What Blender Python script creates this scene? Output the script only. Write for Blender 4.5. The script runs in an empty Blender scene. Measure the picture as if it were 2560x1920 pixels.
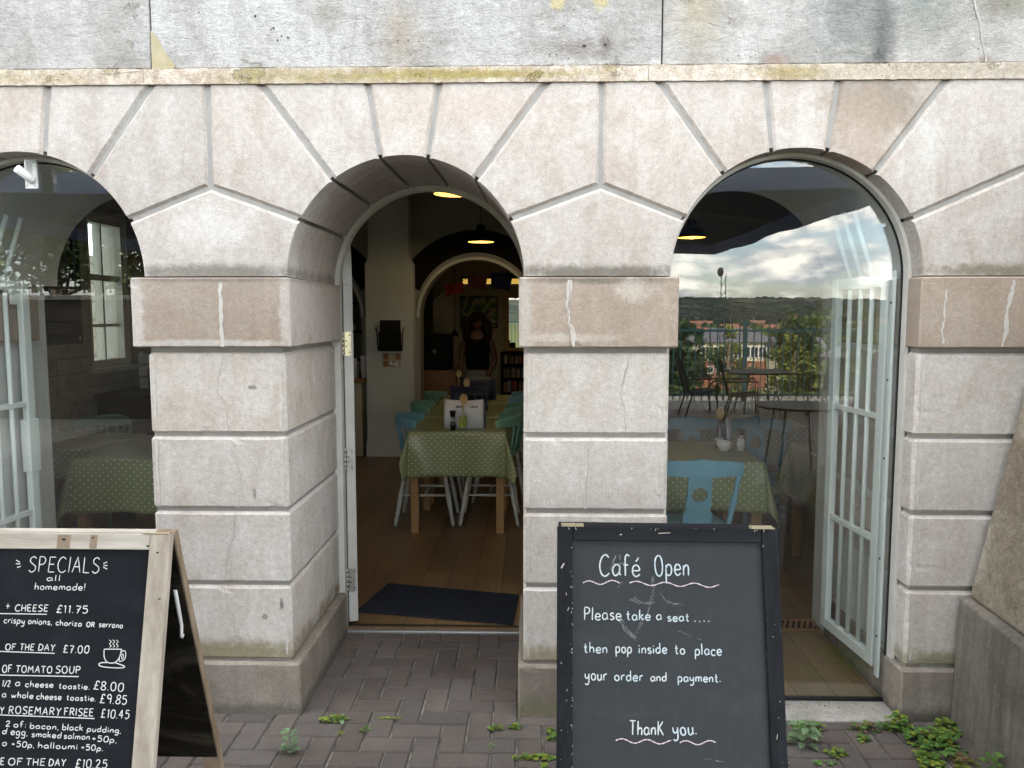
import bpy, bmesh, math, random
from mathutils import Vector, Matrix, noise as mnoise
R = math.radians
PI = math.pi
sc = bpy.context.scene
COL = sc.collection

# ------------------------------------------------------------------ camera, sky, sun, exposure
cam_d = bpy.data.cameras.new("camera")
cam = bpy.data.objects.new("camera", cam_d)
COL.objects.link(cam)
cam.location = (0.0, -3.05, 1.65)
cam.rotation_euler = (R(90 - 5.14), 0, R(1.335))
cam_d.sensor_width = 36.0
cam_d.lens = 36.0 * 1923.0 / 2560.0
cam_d.clip_start = 0.05
cam_d.clip_end = 20000
sc.camera = cam

SUN_EL, SUN_AZ = 50.0, -12.0          # azimuth from +y towards +x
w = bpy.data.worlds.new("World")
sc.world = w
w.use_nodes = True
nt = w.node_tree
nt.nodes.clear()
def wn(t, **k):
    n = nt.nodes.new(t)
    for a, b in k.items(): setattr(n, a, b)
    return n
sky = wn('ShaderNodeTexSky', sky_type='NISHITA', sun_disc=False)
sky.sun_elevation = R(SUN_EL); sky.sun_rotation = R(SUN_AZ)
sky.air_density = 1.0; sky.dust_density = 1.5
tc = wn('ShaderNodeTexCoord')
sep = wn('ShaderNodeSeparateXYZ'); nt.links.new(tc.outputs['Generated'], sep.inputs[0])
def wmath(op, a, b=None, clamp=False):
    n = wn('ShaderNodeMath', operation=op, use_clamp=clamp)
    for i, v in enumerate((a, b)):
        if v is None: continue
        if isinstance(v, (int, float)): n.inputs[i].default_value = v
        else: nt.links.new(v, n.inputs[i])
    return n.outputs[0]
cmb = wn('ShaderNodeCombineXYZ')
nt.links.new(sep.outputs['X'], cmb.inputs[0]); nt.links.new(sep.outputs['Y'], cmb.inputs[1])
nt.links.new(wmath('MULTIPLY', sep.outputs['Z'], 2.6), cmb.inputs[2])
n1 = wn('ShaderNodeTexNoise'); n1.inputs['Scale'].default_value = 7.5; n1.inputs['Detail'].default_value = 8; n1.inputs['Roughness'].default_value = 0.58
nt.links.new(cmb.outputs[0], n1.inputs['Vector'])
n2 = wn('ShaderNodeTexNoise'); n2.inputs['Scale'].default_value = 15.0; n2.inputs['Detail'].default_value = 7; n2.inputs['Roughness'].default_value = .55
nt.links.new(cmb.outputs[0], n2.inputs['Vector'])
r1 = wn('ShaderNodeValToRGB'); r1.color_ramp.elements[0].position = 0.40; r1.color_ramp.elements[1].position = 0.54
nt.links.new(n1.outputs['Fac'], r1.inputs[0])
r2 = wn('ShaderNodeValToRGB')
r2.color_ramp.elements[0].position = 0.40; r2.color_ramp.elements[0].color = (2.9, 3.3, 3.8, 1)
r2.color_ramp.elements[1].position = 0.60; r2.color_ramp.elements[1].color = (10.4, 9.9, 8.8, 1)
nt.links.new(n2.outputs['Fac'], r2.inputs[0])
mx = wn('ShaderNodeMix', data_type='RGBA')
nt.links.new(r1.outputs[0], mx.inputs['Factor'])
nt.links.new(sky.outputs[0], mx.inputs[6]); nt.links.new(r2.outputs[0], mx.inputs[7])
bg = wn('ShaderNodeBackground'); bg.inputs['Strength'].default_value = 0.10
nt.links.new(mx.outputs[2], bg.inputs['Color'])
wo = wn('ShaderNodeOutputWorld'); nt.links.new(bg.outputs[0], wo.inputs['Surface'])

sun_d = bpy.data.lights.new("sun", 'SUN')
sun_d.energy = 3.0; sun_d.angle = R(0.5); sun_d.color = (1.0, 0.95, 0.88)
sun = bpy.data.objects.new("sun", sun_d); COL.objects.link(sun)
sdir = Vector((math.sin(R(SUN_AZ)) * math.cos(R(SUN_EL)), math.cos(R(SUN_AZ)) * math.cos(R(SUN_EL)), math.sin(R(SUN_EL))))
sun.location = (0, 0, 30)
sun.rotation_euler = sdir.to_track_quat('Z', 'Y').to_euler()

vs = sc.view_settings
vs.view_transform = 'Standard'; vs.look = 'None'; vs.gamma = 1.0; vs.exposure = 3.1
sc.render.film_transparent = False
sc.cycles.use_denoising = True
sc.cycles.max_bounces = 10; sc.cycles.diffuse_bounces = 5; sc.cycles.glossy_bounces = 5; sc.cycles.transparent_max_bounces = 16; sc.cycles.transmission_bounces = 8
sc.cycles.caustics_reflective = False; sc.cycles.caustics_refractive = False

# ------------------------------------------------------------------ materials
class G:
    """small helper round a material's node tree"""
    def __init__(s, name):
        s.m = bpy.data.materials.new(name); s.m.use_nodes = True
        s.t = s.m.node_tree; s.t.nodes.clear()
        s.o = s.t.nodes.new('ShaderNodeOutputMaterial')
        s.tc = s.t.nodes.new('ShaderNodeTexCoord')
    def n(s, t, **k):
        x = s.t.nodes.new(t)
        for a, b in k.items(): setattr(x, a, b)
        return x
    def l(s, a, b): s.t.links.new(a, b)
    def put(s, sock, v):
        if v is None: return
        if isinstance(v, (int, float)): sock.default_value = v
        elif isinstance(v, (tuple, list)):
            if len(v) == 3 and len(sock.default_value) == 4: v = (*v, 1)
            sock.default_value = v
        else: s.l(v, sock)
    def math(s, op, a, b=None, clamp=False, c=None):
        x = s.n('ShaderNodeMath', operation=op, use_clamp=clamp)
        s.put(x.inputs[0], a); s.put(x.inputs[1], b); s.put(x.inputs[2], c)
        return x.outputs[0]
    def mix(s, f, a, b, blend='MIX'):
        x = s.n('ShaderNodeMix', data_type='RGBA', blend_type=blend)
        s.put(x.inputs[0], f); s.put(x.inputs[6], a); s.put(x.inputs[7], b)
        return x.outputs[2]
    def map(s, vec, scale=(1, 1, 1), loc=(0, 0, 0), rot=(0, 0, 0)):
        x = s.n('ShaderNodeMapping'); s.put(x.inputs[0], vec)
        x.inputs['Scale'].default_value = scale; x.inputs['Location'].default_value = loc; x.inputs['Rotation'].default_value = rot
        return x.outputs[0]
    def noise(s, vec, scale, detail=4, rough=.55, dist=0):
        x = s.n('ShaderNodeTexNoise'); s.put(x.inputs['Vector'], vec)
        x.inputs['Scale'].default_value = scale; x.inputs['Detail'].default_value = detail
        x.inputs['Roughness'].default_value = rough; x.inputs['Distortion'].default_value = dist
        return x.outputs['Fac']
    def rng(s, v, a, b, c=0.0, d=1.0, smooth=False):
        x = s.n('ShaderNodeMapRange', clamp=True)
        if smooth: x.interpolation_type = 'SMOOTHSTEP'
        s.put(x.inputs[0], v); x.inputs[1].default_value = a; x.inputs[2].default_value = b
        x.inputs[3].default_value = c; x.inputs[4].default_value = d
        return x.outputs[0]
    def attr(s, name):
        x = s.n('ShaderNodeAttribute', attribute_name=name); return x.outputs['Color']
    def bump(s, h, strength=.3, dist=.01, normal=None):
        x = s.n('ShaderNodeBump'); x.inputs['Strength'].default_value = strength; x.inputs['Distance'].default_value = dist
        s.put(x.inputs['Height'], h)
        if normal is not None: s.put(x.inputs['Normal'], normal)
        return x.outputs[0]
    def bsdf(s, col, rough=.6, bump=None, metal=0, spec=.5, coat=0, coat_rough=.1, emit=None, emit_s=0, alpha=None, sheen=0):
        p = s.n('ShaderNodeBsdfPrincipled')
        s.put(p.inputs['Base Color'], col); s.put(p.inputs['Roughness'], rough); s.put(p.inputs['Metallic'], metal)
        s.put(p.inputs['Specular IOR Level'], spec); s.put(p.inputs['Coat Weight'], coat); s.put(p.inputs['Coat Roughness'], coat_rough)
        if bump is not None: s.put(p.inputs['Normal'], bump)
        if emit is not None: s.put(p.inputs['Emission Color'], emit); s.put(p.inputs['Emission Strength'], emit_s)
        if sheen: s.put(p.inputs['Sheen Weight'], sheen)
        s.l(p.outputs[0], s.o.inputs[0]); return p
    def blob(s, col, P, c, r, color, amount=1.0, nz=None, soft=.5):
        """a stain with a shape of its own on the facade: centre and radii in metres (x, z)"""
        mp = s.map(P, scale=(1 / r[0], 0, 1 / r[1]), loc=(-c[0] / r[0], 0, -c[1] / r[1]))
        ln = s.n('ShaderNodeVectorMath', operation='LENGTH'); s.l(mp, ln.inputs[0])
        d = ln.outputs['Value']
        if nz is not None: d = s.math('ADD', d, s.math('MULTIPLY', s.math('SUBTRACT', nz, .5), 2.2))
        f = s.rng(d, 1.0 - soft, 1.0 + soft * .4, amount, 0.0, True)
        return s.mix(f, col, color)

def simple(name, c1, c2=None, scale=8, rough=.55, bump=0, bscale=80, metal=0, spec=.3, coat=0, stretch=(1, 1, 1), tone=False, bdist=.004, emit=None, emit_s=0):
    g = G(name); P = g.map(g.tc.outputs['Object'], scale=stretch)
    col = c1
    if c2 is not None:
        col = g.mix(g.rng(g.noise(P, scale, 6, .6), .32, .68), c1, c2)
    if tone: col = g.mix(1.0, col, g.attr('tone'), 'MULTIPLY')
    b = g.bump(g.noise(P, bscale, 5, .6), bump, bdist) if bump else None
    g.bsdf(col, rough, b, metal, spec, coat, emit=emit, emit_s=emit_s)
    return g.m

def stone_mat(name, ca, cb, rough=.88, speck=.27, bump=.5, blobs=(), streak=.25, tone=True, big=2.2, pits=0.0, veil=None, wash=(5.5, 1.0, .46, .72, .75), flakes=None, hammer=0, nzs=14):
    g = G(name); P = g.tc.outputs['Object']
    nb = g.noise(P, big, 9, .62, .4)
    col = g.mix(g.rng(nb, .34, .66, smooth=True), ca, cb)
    # whitish bloom in soft clouds
    nw = g.noise(g.map(P, loc=(3.1, 7, 2), scale=(1, 1, wash[1])), wash[0], 9, .70, .7)
    if veil: col = g.mix(g.rng(nw, wash[2], wash[3], 0, wash[4], True), col, veil)
    if flakes:
        nk = g.noise(g.map(P, loc=(11, 3, 5)), 5.0, 10, .66, .4)
        col = g.mix(g.rng(nk, flakes[1], flakes[1] + .02, 0, .85), col, flakes[0])
    # vertical weather streaks
    ns = g.noise(g.map(P, scale=(9, 9, .55)), 1.6, 6, .6)
    col = g.mix(g.rng(ns, .3, .7, 0, streak), col, tuple(v * .72 for v in ca))
    nz = g.noise(P, nzs, 10, .78)
    for b in blobs:
        col = g.blob(col, P, b[0], b[1], b[2], b[3] if len(b) > 3 else 1.0, nz, b[4] if len(b) > 4 else .5)
    if tone: col = g.mix(1.0, col, g.attr('tone'), 'MULTIPLY')
    nf = g.noise(P, 210, 3, .7)
    col = g.mix(1.0, col, g.mix(g.rng(nf, .25, .75), (1 - speck,) * 3, (1 + speck,) * 3), 'MULTIPLY')
    nm = g.noise(P, 46, 6, .7)
    col = g.mix(1.0, col, g.mix(g.rng(nm, .3, .7), (1 - speck * .6,) * 3, (1 + speck * .6,) * 3), 'MULTIPLY')
    if pits:
        v = g.n('ShaderNodeTexVoronoi'); v.inputs['Scale'].default_value = 38; g.l(P, v.inputs['Vector'])
        pm = g.math('MULTIPLY', g.rng(v.outputs['Distance'], .10, .2, 1, 0), g.rng(g.noise(P, 3.3, 3), .55, .66))
        col = g.mix(g.math('MULTIPLY', pm, pits), col, (.12, .1, .085))
    h = g.math('ADD', g.math('MULTIPLY', g.noise(P, 120, 5, .7), .6), g.math('MULTIPLY', g.noise(P, 22, 6, .65), 1.0))
    if hammer: h = g.math('ADD', h, g.math('MULTIPLY', g.noise(g.map(P, rot=(0, R(35), 0), scale=(1, 1, 2.2)), 13, 7, .72, .8), hammer))
    if flakes: h = g.math('ADD', h, g.rng(nk, flakes[1], flakes[1] + .02, .5, 0))
    g.bsdf(col, rough, g.bump(h, bump, .006), spec=.25)
    return g.m

LIME_A, LIME_B = (.385, .338, .305), (.44, .408, .38)
VEIL = (.565, .555, .54)
M = {}
M['arch_stone'] = stone_mat('arch_stone', LIME_A, LIME_B, veil=VEIL, wash=(9, .7, .34, .70, .55), blobs=[
    ((1.32, 2.46), (.24, .12), (.24, .205, .165), .8, .7),
    ((1.27, 2.33), (.16, .2), (.37, .30, .25), .6, .6),
    ((-.2, 2.45), (.22, .08), (.40, .325, .28), .5, .7),
    ((-1.26, 2.0), (.2, .1), (.60, .59, .58), .5, .7),
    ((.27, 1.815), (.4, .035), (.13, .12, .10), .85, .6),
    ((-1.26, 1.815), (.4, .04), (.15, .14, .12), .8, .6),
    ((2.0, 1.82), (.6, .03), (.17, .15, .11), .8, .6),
    ((1.52, 2.3), (.05, .2), (.52, .51, .49), .5, .9)])
M['pier_stone'] = stone_mat('pier_stone', (.47, .415, .37), (.555, .52, .485), wash=(7, .8, .32, .70, .65), veil=(.655, .645, .635), big=1.7, blobs=[
    ((-1.3, .25), (.5, .07), (.23, .20, .115), .85, .6),
    ((.25, .25), (.5, .06), (.25, .21, .12), .75, .6),
    ((1.8, .25), (.4, .05), (.20, .19, .10), .75, .6),
    ((-1.115, 1.36), (.020, .011), (.22, .21, .20), .9, .4),
    ((-1.118, .925), (.008, .026), (.25, .23, .21), .8, .4),
    ((-1.02, .46), (.009, .026), (.17, .16, .15), .9, .4),
    ((-1.09, .41), (.012, .012), (.24, .22, .2), .8, .4),
    ((1.93, .45), (.05, .06), (.2, .19, .18), .6, .6)])
M['impost_stone'] = stone_mat('impost_stone', (.325, .262, .212), (.385, .325, .275), veil=(.43, .385, .345), speck=.2, blobs=[
    ((-1.57, 1.66), (.045, .25), (.50, .46, .43), .9, .5),
    ((-1.26, 1.535), (.4, .018), (.50, .465, .43), .8, .5),
    ((-.96, 1.66), (.03, .2), (.47, .43, .40), .9, .5),
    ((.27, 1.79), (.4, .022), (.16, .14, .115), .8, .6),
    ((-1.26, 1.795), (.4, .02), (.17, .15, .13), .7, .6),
    ((.4, 1.74), (.08, .05), (.50, .46, .42), .7, .7),
    ((.15, 1.56), (.2, .02), (.5, .46, .42), .6, .6),
    ((-.02, 1.65), (.03, .2), (.45, .42, .39), .7, .6)])
M['plinth_stone'] = stone_mat('plinth_stone', (.215, .185, .155), (.30, .265, .225), streak=.5, speck=.24, veil=(.36, .33, .29), blobs=[
    ((-1.3, .0), (1.2, .05), (.10, .095, .085), .7, .6), ((.3, .02), (1.0, .07), (.16, .16, .09), .6, .7), ((1.8, .0), (1.0, .06), (.08, .075, .07), .7, .6)])
M['string_stone'] = stone_mat('string_stone', (.36, .29, .225), (.45, .385, .32), speck=.42, bump=1.1, wash=(16, 1, .42, .6, .8), veil=(.56, .51, .45), flakes=((.30, .26, .16), .60), nzs=42, streak=.15, blobs=[
    ((-.55, 2.567), (.62, .035), (.26, .22, .09), .7, 1.0),
    ((-1.02, 2.567), (.25, .03), (.28, .235, .12), .6, 1.0),
    ((-2.1, 2.567), (.5, .03), (.31, .265, .16), .55, .9),
    ((-.2, 2.57), (.5, .02), (.27, .22, .07), .8, .8),
    ((1.0, 2.567), (.16, .03), (.26, .20, .06), .85, .7),
    ((1.7, 2.567), (.9, .035), (.34, .31, .255), .7, .8)])
M['ashlar'] = stone_mat('ashlar', (.27, .258, .24), (.36, .352, .34), bump=1.0, speck=.26, streak=.3, veil=(.48, .475, .468), wash=(4.2, .85, .36, .64, .8), flakes=((.31, .285, .24), .635), hammer=1.6, pits=.85, big=2.6, blobs=[
    ((1.33, 2.74), (.06, .34), (.085, .09, .09), 1.0, 1.1),
    ((1.2, 2.80), (.17, .26), (.18, .195, .185), .9, 1.1),
    ((1.48, 2.84), (.15, .18), (.19, .21, .195), .85, 1.1),
    ((1.80, 2.84), (.13, .09), (.19, .185, .15), .9, .9),
    ((.64, 2.82), (.10, .2), (.33, .29, .20), .7, 1.1),
    ((-.50, 2.72), (.09, .14), (.28, .245, .20), .85, 1.0),
    ((-.78, 2.8), (.08, .08), (.25, .235, .205), .75, 1.0),
    ((.10, 2.855), (.032, .05), (.40, .345, .20), .98, .35),
    ((.265, 2.86), (.036, .055), (.40, .345, .20), .98, .35),
    ((.20, 2.665), (.17, .055), (.22, .20, .19), .85, 1.0),
    ((.29, 2.68), (.03, .045), (.17, .15, .145), .85, .7),
    ((-2.05, 2.78), (.05, .09), (.34, .335, .33), .8, .5),
    ((.93, 2.62), (.05, .02), (.26, .19, .16), .9, 1.0),
    ((1.72, 2.615), (.05, .013), (.25, .19, .16), .9, 1.0)])
M['buttress_stone'] = stone_mat('buttress_stone', (.185, .155, .115), (.30, .265, .215), speck=.42, bump=1.2, big=4.0, veil=(.40, .37, .31), pits=.5, streak=.35, tone=False)
M['buttress_base'] = stone_mat('buttress_base', (.14, .13, .115), (.275, .25, .215), speck=.3, bump=.7, streak=1.0, big=2.6, veil=(.27, .24, .20), tone=False)
M['mortar'] = simple('mortar', (.285, .28, .27), (.345, .34, .33), 14, .9, .3, 160)
M['dark_joint'] = simple('dark_joint', (.04, .036, .032), rough=.95)
M['crack'] = simple('crack', (.24, .215, .195), (.38, .35, .32), 60, .95)
M['scratch'] = simple('scratch', (.30, .285, .27), (.38, .37, .36), 60, .95)
M['lime_run'] = simple('lime_run', (.56, .54, .52), (.47, .44, .41), 40, .9, .4, 140)
M['ochre'] = simple('ochre', (.31, .27, .165), (.38, .34, .235), 22, .95, .5, 120)
M['pale_edge'] = simple('pale_edge', (.60, .58, .55), (.47, .43, .39), 30, .9, .3, 140)
M['white_paint'] = simple('white_paint', (.60, .60, .58), (.50, .50, .48), 6, .45, .12, 40)
M['frame_paint'] = simple('frame_paint', (.64, .63, .60), (.54, .53, .50), 9, .55, .2, 50)
M['gate_paint'] = simple('gate_paint', (.82, .87, .87), (.77, .83, .83), 5, .35, .06, 30)
M['black_gasket'] = simple('black_gasket', (.012, .014, .015), rough=.4)
M['plaster_reveal'] = simple('plaster_reveal', (.66, .67, .665), (.58, .59, .585), 4, .6, .7, 30, bdist=.01)
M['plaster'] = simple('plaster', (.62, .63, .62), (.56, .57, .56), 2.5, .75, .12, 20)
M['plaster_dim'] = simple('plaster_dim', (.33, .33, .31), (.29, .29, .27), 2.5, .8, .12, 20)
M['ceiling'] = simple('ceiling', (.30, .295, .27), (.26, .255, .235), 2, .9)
M['cream'] = simple('cream', (.52, .47, .35), (.45, .40, .30), 4, .6, .06, 30)
M['black_paint'] = simple('black_paint', (.009, .009, .009), (.016, .014, .013), 6, .7, spec=.06)
M['brass'] = simple('brass', (.78, .70, .48), (.60, .55, .40), 40, .35, metal=.85)
M['old_brass'] = simple('old_brass', (.42, .37, .24), (.30, .27, .19), 60, .5)
M['steel'] = simple('steel', (.55, .55, .54), (.38, .38, .37), 50, .35, metal=.9)
M['lock_black'] = simple('lock_black', (.01, .01, .011), rough=.3)
M['blue'] = simple('blue', (.14, .325, .43), (.17, .365, .47), 9, .42, .1, 40)
M['green'] = simple('green', (.15, .30, .23), (.175, .34, .26), 9, .42, .1, 40)
M['deep_green'] = simple('deep_green', (.045, .12, .09), (.055, .14, .105), 9, .42, .1, 40)
M['leg_white'] = simple('leg_white', (.58, .58, .54), (.48, .47, .43), 22, .45, .1, 40)
M['oak'] = simple('oak', (.30, .165, .065), (.36, .21, .095), 5, .5, .12, 60, stretch=(6, 6, .6))
M['weathered_wood'] = simple('weathered_wood', (.34, .285, .225), (.60, .545, .475), 5, .75, .5, 70, stretch=(5, 5, .5))
M['weathered_rail'] = simple('weathered_rail', (.38, .33, .275), (.66, .62, .56), 5, .75, .5, 70, stretch=(.5, 5, 5))
M['brown_wood'] = simple('brown_wood', (.22, .16, .105), (.36, .28, .205), 5, .7, .4, 70, stretch=(5, 5, .5))
M['black_wood'] = simple('black_wood', (.007, .008, .012), (.017, .019, .025), 6, .55, .5, 80, spec=.16, stretch=(6, 6, .5))
M['black_rail'] = simple('black_rail', (.007, .008, .012), (.017, .019, .025), 6, .55, .5, 80, spec=.16, stretch=(.5, 6, 6))
M['chip'] = simple('chip', (.50, .46, .38), (.62, .60, .55), 30, .8)
def chalk_board(name, c, smudge, hi=.5, sp=.3):
    g = G(name); P = g.tc.outputs['Object']
    a = g.rng(g.noise(g.map(P, scale=(1.2, 1.2, 3)), 2.0, 7, .65, 1.2), .42, .75, 0, hi, True)
    col = g.mix(a, c, smudge)
    b = g.rng(g.noise(g.map(P, scale=(30, 30, 4)), 2, 5, .6), .3, .7, .92, 1.08)
    col = g.mix(1.0, col, b, 'MULTIPLY')
    g.bsdf(col, .7, g.bump(g.noise(P, 150, 3), .08, .002), spec=sp)
    return g.m
M['slate'] = chalk_board('slate', (.037, .042, .048), (.056, .062, .069))
M['slate_dark'] = chalk_board('slate_dark', (.013, .015, .020), (.030, .034, .042), .6, .12)
M['grime'] = chalk_board('grime', (.008, .007, .006), (.075, .065, .045), .8, .08)
M['chalk'] = simple('chalk', (.82, .85, .87), (.50, .56, .60), 240, .9)
M['chalk_blue'] = simple('chalk_blue', (.45, .54, .62), (.74, .84, .88), 240, .9)
M['chalk_pink'] = simple('chalk_pink', (.70, .58, .70), (.75, .63, .66), 12, .9)
M['paint_white'] = simple('paint_white', (.84, .85, .85), (.74, .76, .77), 60, .7)
M['ghost'] = simple('ghost', (.15, .165, .18), (.34, .36, .38), 120, .95)
M['navy_mat'] = simple('navy_mat', (.012, .017, .030), (.020, .026, .042), 60, .95, .9, 260)
M['black'] = simple('black', (.009, .009, .010), rough=.6, spec=.12)
M['black_sling'] = simple('black_sling', (.018, .018, .02), (.026, .026, .028), 30, .8, .3, 300, spec=.08)
M['paper'] = simple('paper', (.70, .71, .78), (.66, .67, .74), 3, .5)
M['ink'] = simple('ink', (.03, .03, .05), rough=.7)
M['grey_ink'] = simple('grey_ink', (.36, .37, .42), rough=.7)
M['red_ink'] = simple('red_ink', (.25, .03, .02), rough=.7)
M['spoon_wood'] = simple('spoon_wood', (.50, .33, .15), (.56, .39, .19), 20, .6)
M['navy_card'] = simple('navy_card', (.018, .022, .045), (.026, .03, .055), 6, .45, spec=.3)
M['ceramic'] = simple('ceramic', (.72, .72, .68), rough=.25)
M['dark_bottle'] = simple('dark_bottle', (.02, .012, .008), rough=.12, coat=.5)
M['label_green'] = simple('label_green', (.33, .38, .06), (.40, .44, .10), 60, .6)
M['counter_top'] = simple('counter_top', (.22, .10, .04), (.28, .14, .06), 6, .4)
M['book'] = simple('book', (.9, .9, .9), None, tone=True, rough=.7)
M['dark_shelf'] = simple('dark_shelf', (.012, .010, .009), (.018, .015, .012), 6, .7, spec=.08)
M['mirror_wood'] = simple('mirror_wood', (.52, .27, .08), (.60, .34, .12), 6, .45)
M['skin'] = simple('skin', (.085, .042, .031), (.10, .052, .038), 10, .55)
M['hair'] = simple('hair', (.012, .007, .006), (.020, .012, .009), 40, .7, .9, 90, spec=.08)
M['vest'] = simple('vest', (.006, .006, .008), rough=.9, spec=.03)
M['trousers'] = simple('trousers', (.12, .122, .13), (.15, .152, .16), 10, .85, .3, 60)
M['valance'] = simple('valance', (.32, .43, .80), (.36, .48, .86), 6, .8)  # far paler than the canopy: sunlight on the fabric is put into the colour
M['canopy'] = simple('canopy', (.035, .055, .13), (.045, .068, .15), 6, .8)
M['alu'] = simple('alu', (.30, .31, .32), rough=.4, metal=.6)
M['teal_iron'] = simple('teal_iron', (.010, .045, .055), (.014, .06, .07), 8, .5)
M['dark_iron'] = simple('dark_iron', (.012, .016, .018), rough=.6)
M['trunk'] = simple('trunk', (.10, .08, .06), (.16, .13, .10), 14, .9, .6, 40)
M['roof_slate'] = simple('roof_slate', (.085, .085, .095), (.11, .11, .12), 3, .7)
M['roof_brown'] = simple('roof_brown', (.14, .075, .055), (.18, .10, .07), 3, .8)
M['roof_red'] = simple('roof_red', (.17, .075, .05), (.22, .11, .075), .5, .8)
M['cream_wall'] = simple('cream_wall', (.62, .57, .40), (.66, .61, .46), 1, .8)
M['brick_red'] = simple('brick_red', (.26, .10, .065), (.32, .14, .09), 2, .85)
M['white_pvc'] = simple('white_pvc', (.78, .78, .76), rough=.5)
M['window_dark'] = simple('window_dark', (.03, .035, .04), rough=.1)
M['bunting_red'] = simple('bunting_red', (.16, .015, .018), rough=.8)
M['bunting_maroon'] = simple('bunting_maroon', (.09, .022, .03), rough=.8)
M['bunting_blue'] = simple('bunting_blue', (.008, .013, .06), rough=.8)
M['painting'] = None
M['bead'] = simple('bead', (.035, .022, .015), rough=.5)
M['crate_paint'] = simple('crate_paint', (.34, .345, .355), (.27, .275, .285), 8, .7)
M['amber'] = simple('amber', (.22, .12, .02), rough=.25)
M['red_label'] = simple('red_label', (.30, .02, .02), rough=.5)
M['plastic_white'] = simple('plastic_white', (.72, .74, .74), rough=.35)
M['concrete'] = stone_mat('concrete', (.30, .285, .26), (.42, .40, .37), speck=.3, tone=False, veil=(.48, .46, .43))

def leaf_mat(name, a, b, trans=.35):
    g = G(name)
    col = g.mix(g.rng(g.noise(g.tc.outputs['Object'], 9, 3), .3, .7), a, b)
    col = g.mix(1.0, col, g.attr('tone'), 'MULTIPLY')
    d = g.n('ShaderNodeBsdfPrincipled'); g.put(d.inputs['Base Color'], col); d.inputs['Roughness'].default_value = .5
    d.inputs['Specular IOR Level'].default_value = .3
    t = g.n('ShaderNodeBsdfTranslucent'); g.put(t.inputs[0], col)
    m = g.n('ShaderNodeMixShader'); m.inputs[0].default_value = trans
    g.l(d.outputs[0], m.inputs[1]); g.l(t.outputs[0], m.inputs[2]); g.l(m.outputs[0], g.o.inputs[0])
    return g.m
M['leaf'] = leaf_mat('leaf', (.075, .11, .03), (.11, .15, .045))
M['leaf_dark'] = leaf_mat('leaf_dark', (.04, .065, .022), (.06, .09, .03))
M['far_forest'] = leaf_mat('far_forest', (.020, .034, .030), (.032, .048, .036))  # darker, bluer copy of the leaves: distance haze is put into the colour
M['leaf_yellow'] = leaf_mat('leaf_yellow', (.14, .165, .04), (.19, .20, .05))
M['weed_lime'] = leaf_mat('weed_lime', (.19, .26, .035), (.25, .30, .05), .25)
M['weed_green'] = leaf_mat('weed_green', (.10, .22, .045), (.15, .28, .07), .25)
M['weed_blue'] = leaf_mat('weed_blue', (.16, .25, .13), (.20, .30, .17), .25)
M['weed_dry'] = leaf_mat('weed_dry', (.16, .11, .06), (.22, .15, .09), .2)

def glass_mat(name, tint, refl=1.0, tr=1.0):
    g = G(name)
    lw = g.n('ShaderNodeLayerWeight'); lw.inputs['Blend'].default_value = .5
    f = g.math('POWER', lw.outputs['Facing'], 5.0)
    f = g.math('ADD', g.math('MULTIPLY', f, .9), .045 * refl, True)
    t = g.n('ShaderNodeBsdfTransparent'); g.put(t.inputs[0], tint)
    s = g.n('ShaderNodeBsdfGlossy'); s.inputs['Roughness'].default_value = 0.0; g.put(s.inputs[0], (1, 1, 1))
    m = g.n('ShaderNodeMixShader'); g.l(f, m.inputs[0]); g.l(t.outputs[0], m.inputs[1]); g.l(s.outputs[0], m.inputs[2])
    g.l(m.outputs[0], g.o.inputs[0]); return g.m
M['pane'] = glass_mat('pane', (.97, .985, .98), 1.45)
M['clear_glass'] = glass_mat('clear_glass', (.90, .95, .92), 1.0)
g = G('mirror_glass'); x = g.n('ShaderNodeBsdfGlossy'); x.inputs['Roughness'].default_value = 0.01; x.inputs[0].default_value = (.24, .23, .22, 1); g.l(x.outputs[0], g.o.inputs[0]); M['mirror_glass'] = g.m

def emit_mat(name, c, s):
    g = G(name); e = g.n('ShaderNodeEmission'); g.put(e.inputs[0], c); e.inputs[1].default_value = s; g.l(e.outputs[0], g.o.inputs[0]); return g.m
M['bulb'] = emit_mat('bulb', (1.0, .62, .10), .16)
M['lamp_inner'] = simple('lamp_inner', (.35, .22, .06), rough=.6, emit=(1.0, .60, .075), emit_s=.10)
M['tube_light'] = emit_mat('tube_light', (1.0, .60, .13), .075)

# planks
def plank_mat(name, ca, cb):
    g = G(name); P = g.tc.outputs['Object']
    V = g.map(P, rot=(0, 0, R(90)))
    b = g.n('ShaderNodeTexBrick'); g.l(V, b.inputs['Vector'])
    b.offset = .37; b.inputs['Scale'].default_value = 1; b.inputs['Brick Width'].default_value = 1.25; b.inputs['Row Height'].default_value = .165
    b.inputs['Mortar Size'].default_value = .0022; b.inputs['Mortar Smooth'].default_value = .2
    b.inputs['Color1'].default_value = (.72, .72, .72, 1); b.inputs['Color2'].default_value = (1.12, 1.12, 1.12, 1); b.inputs['Mortar'].default_value = (.16, .16, .16, 1)
    grain = g.noise(g.map(P, scale=(16, .9, 1)), 3, 8, .65, .8)
    col = g.mix(g.rng(grain, .3, .7), ca, cb)
    col = g.mix(1.0, col, b.outputs['Color'], 'MULTIPLY')
    g.bsdf(col, g.rng(grain, .3, .7, .28, .42), g.bump(g.math('SUBTRACT', 1.0, b.outputs['Fac']), .25, .002), spec=.5)
    return g.m
M['floor_planks'] = plank_mat('floor_planks', (.15, .09, .045), (.26, .165, .088))
M['bay_planks'] = plank_mat('bay_planks', (.19, .125, .06), (.31, .22, .12))

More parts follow.
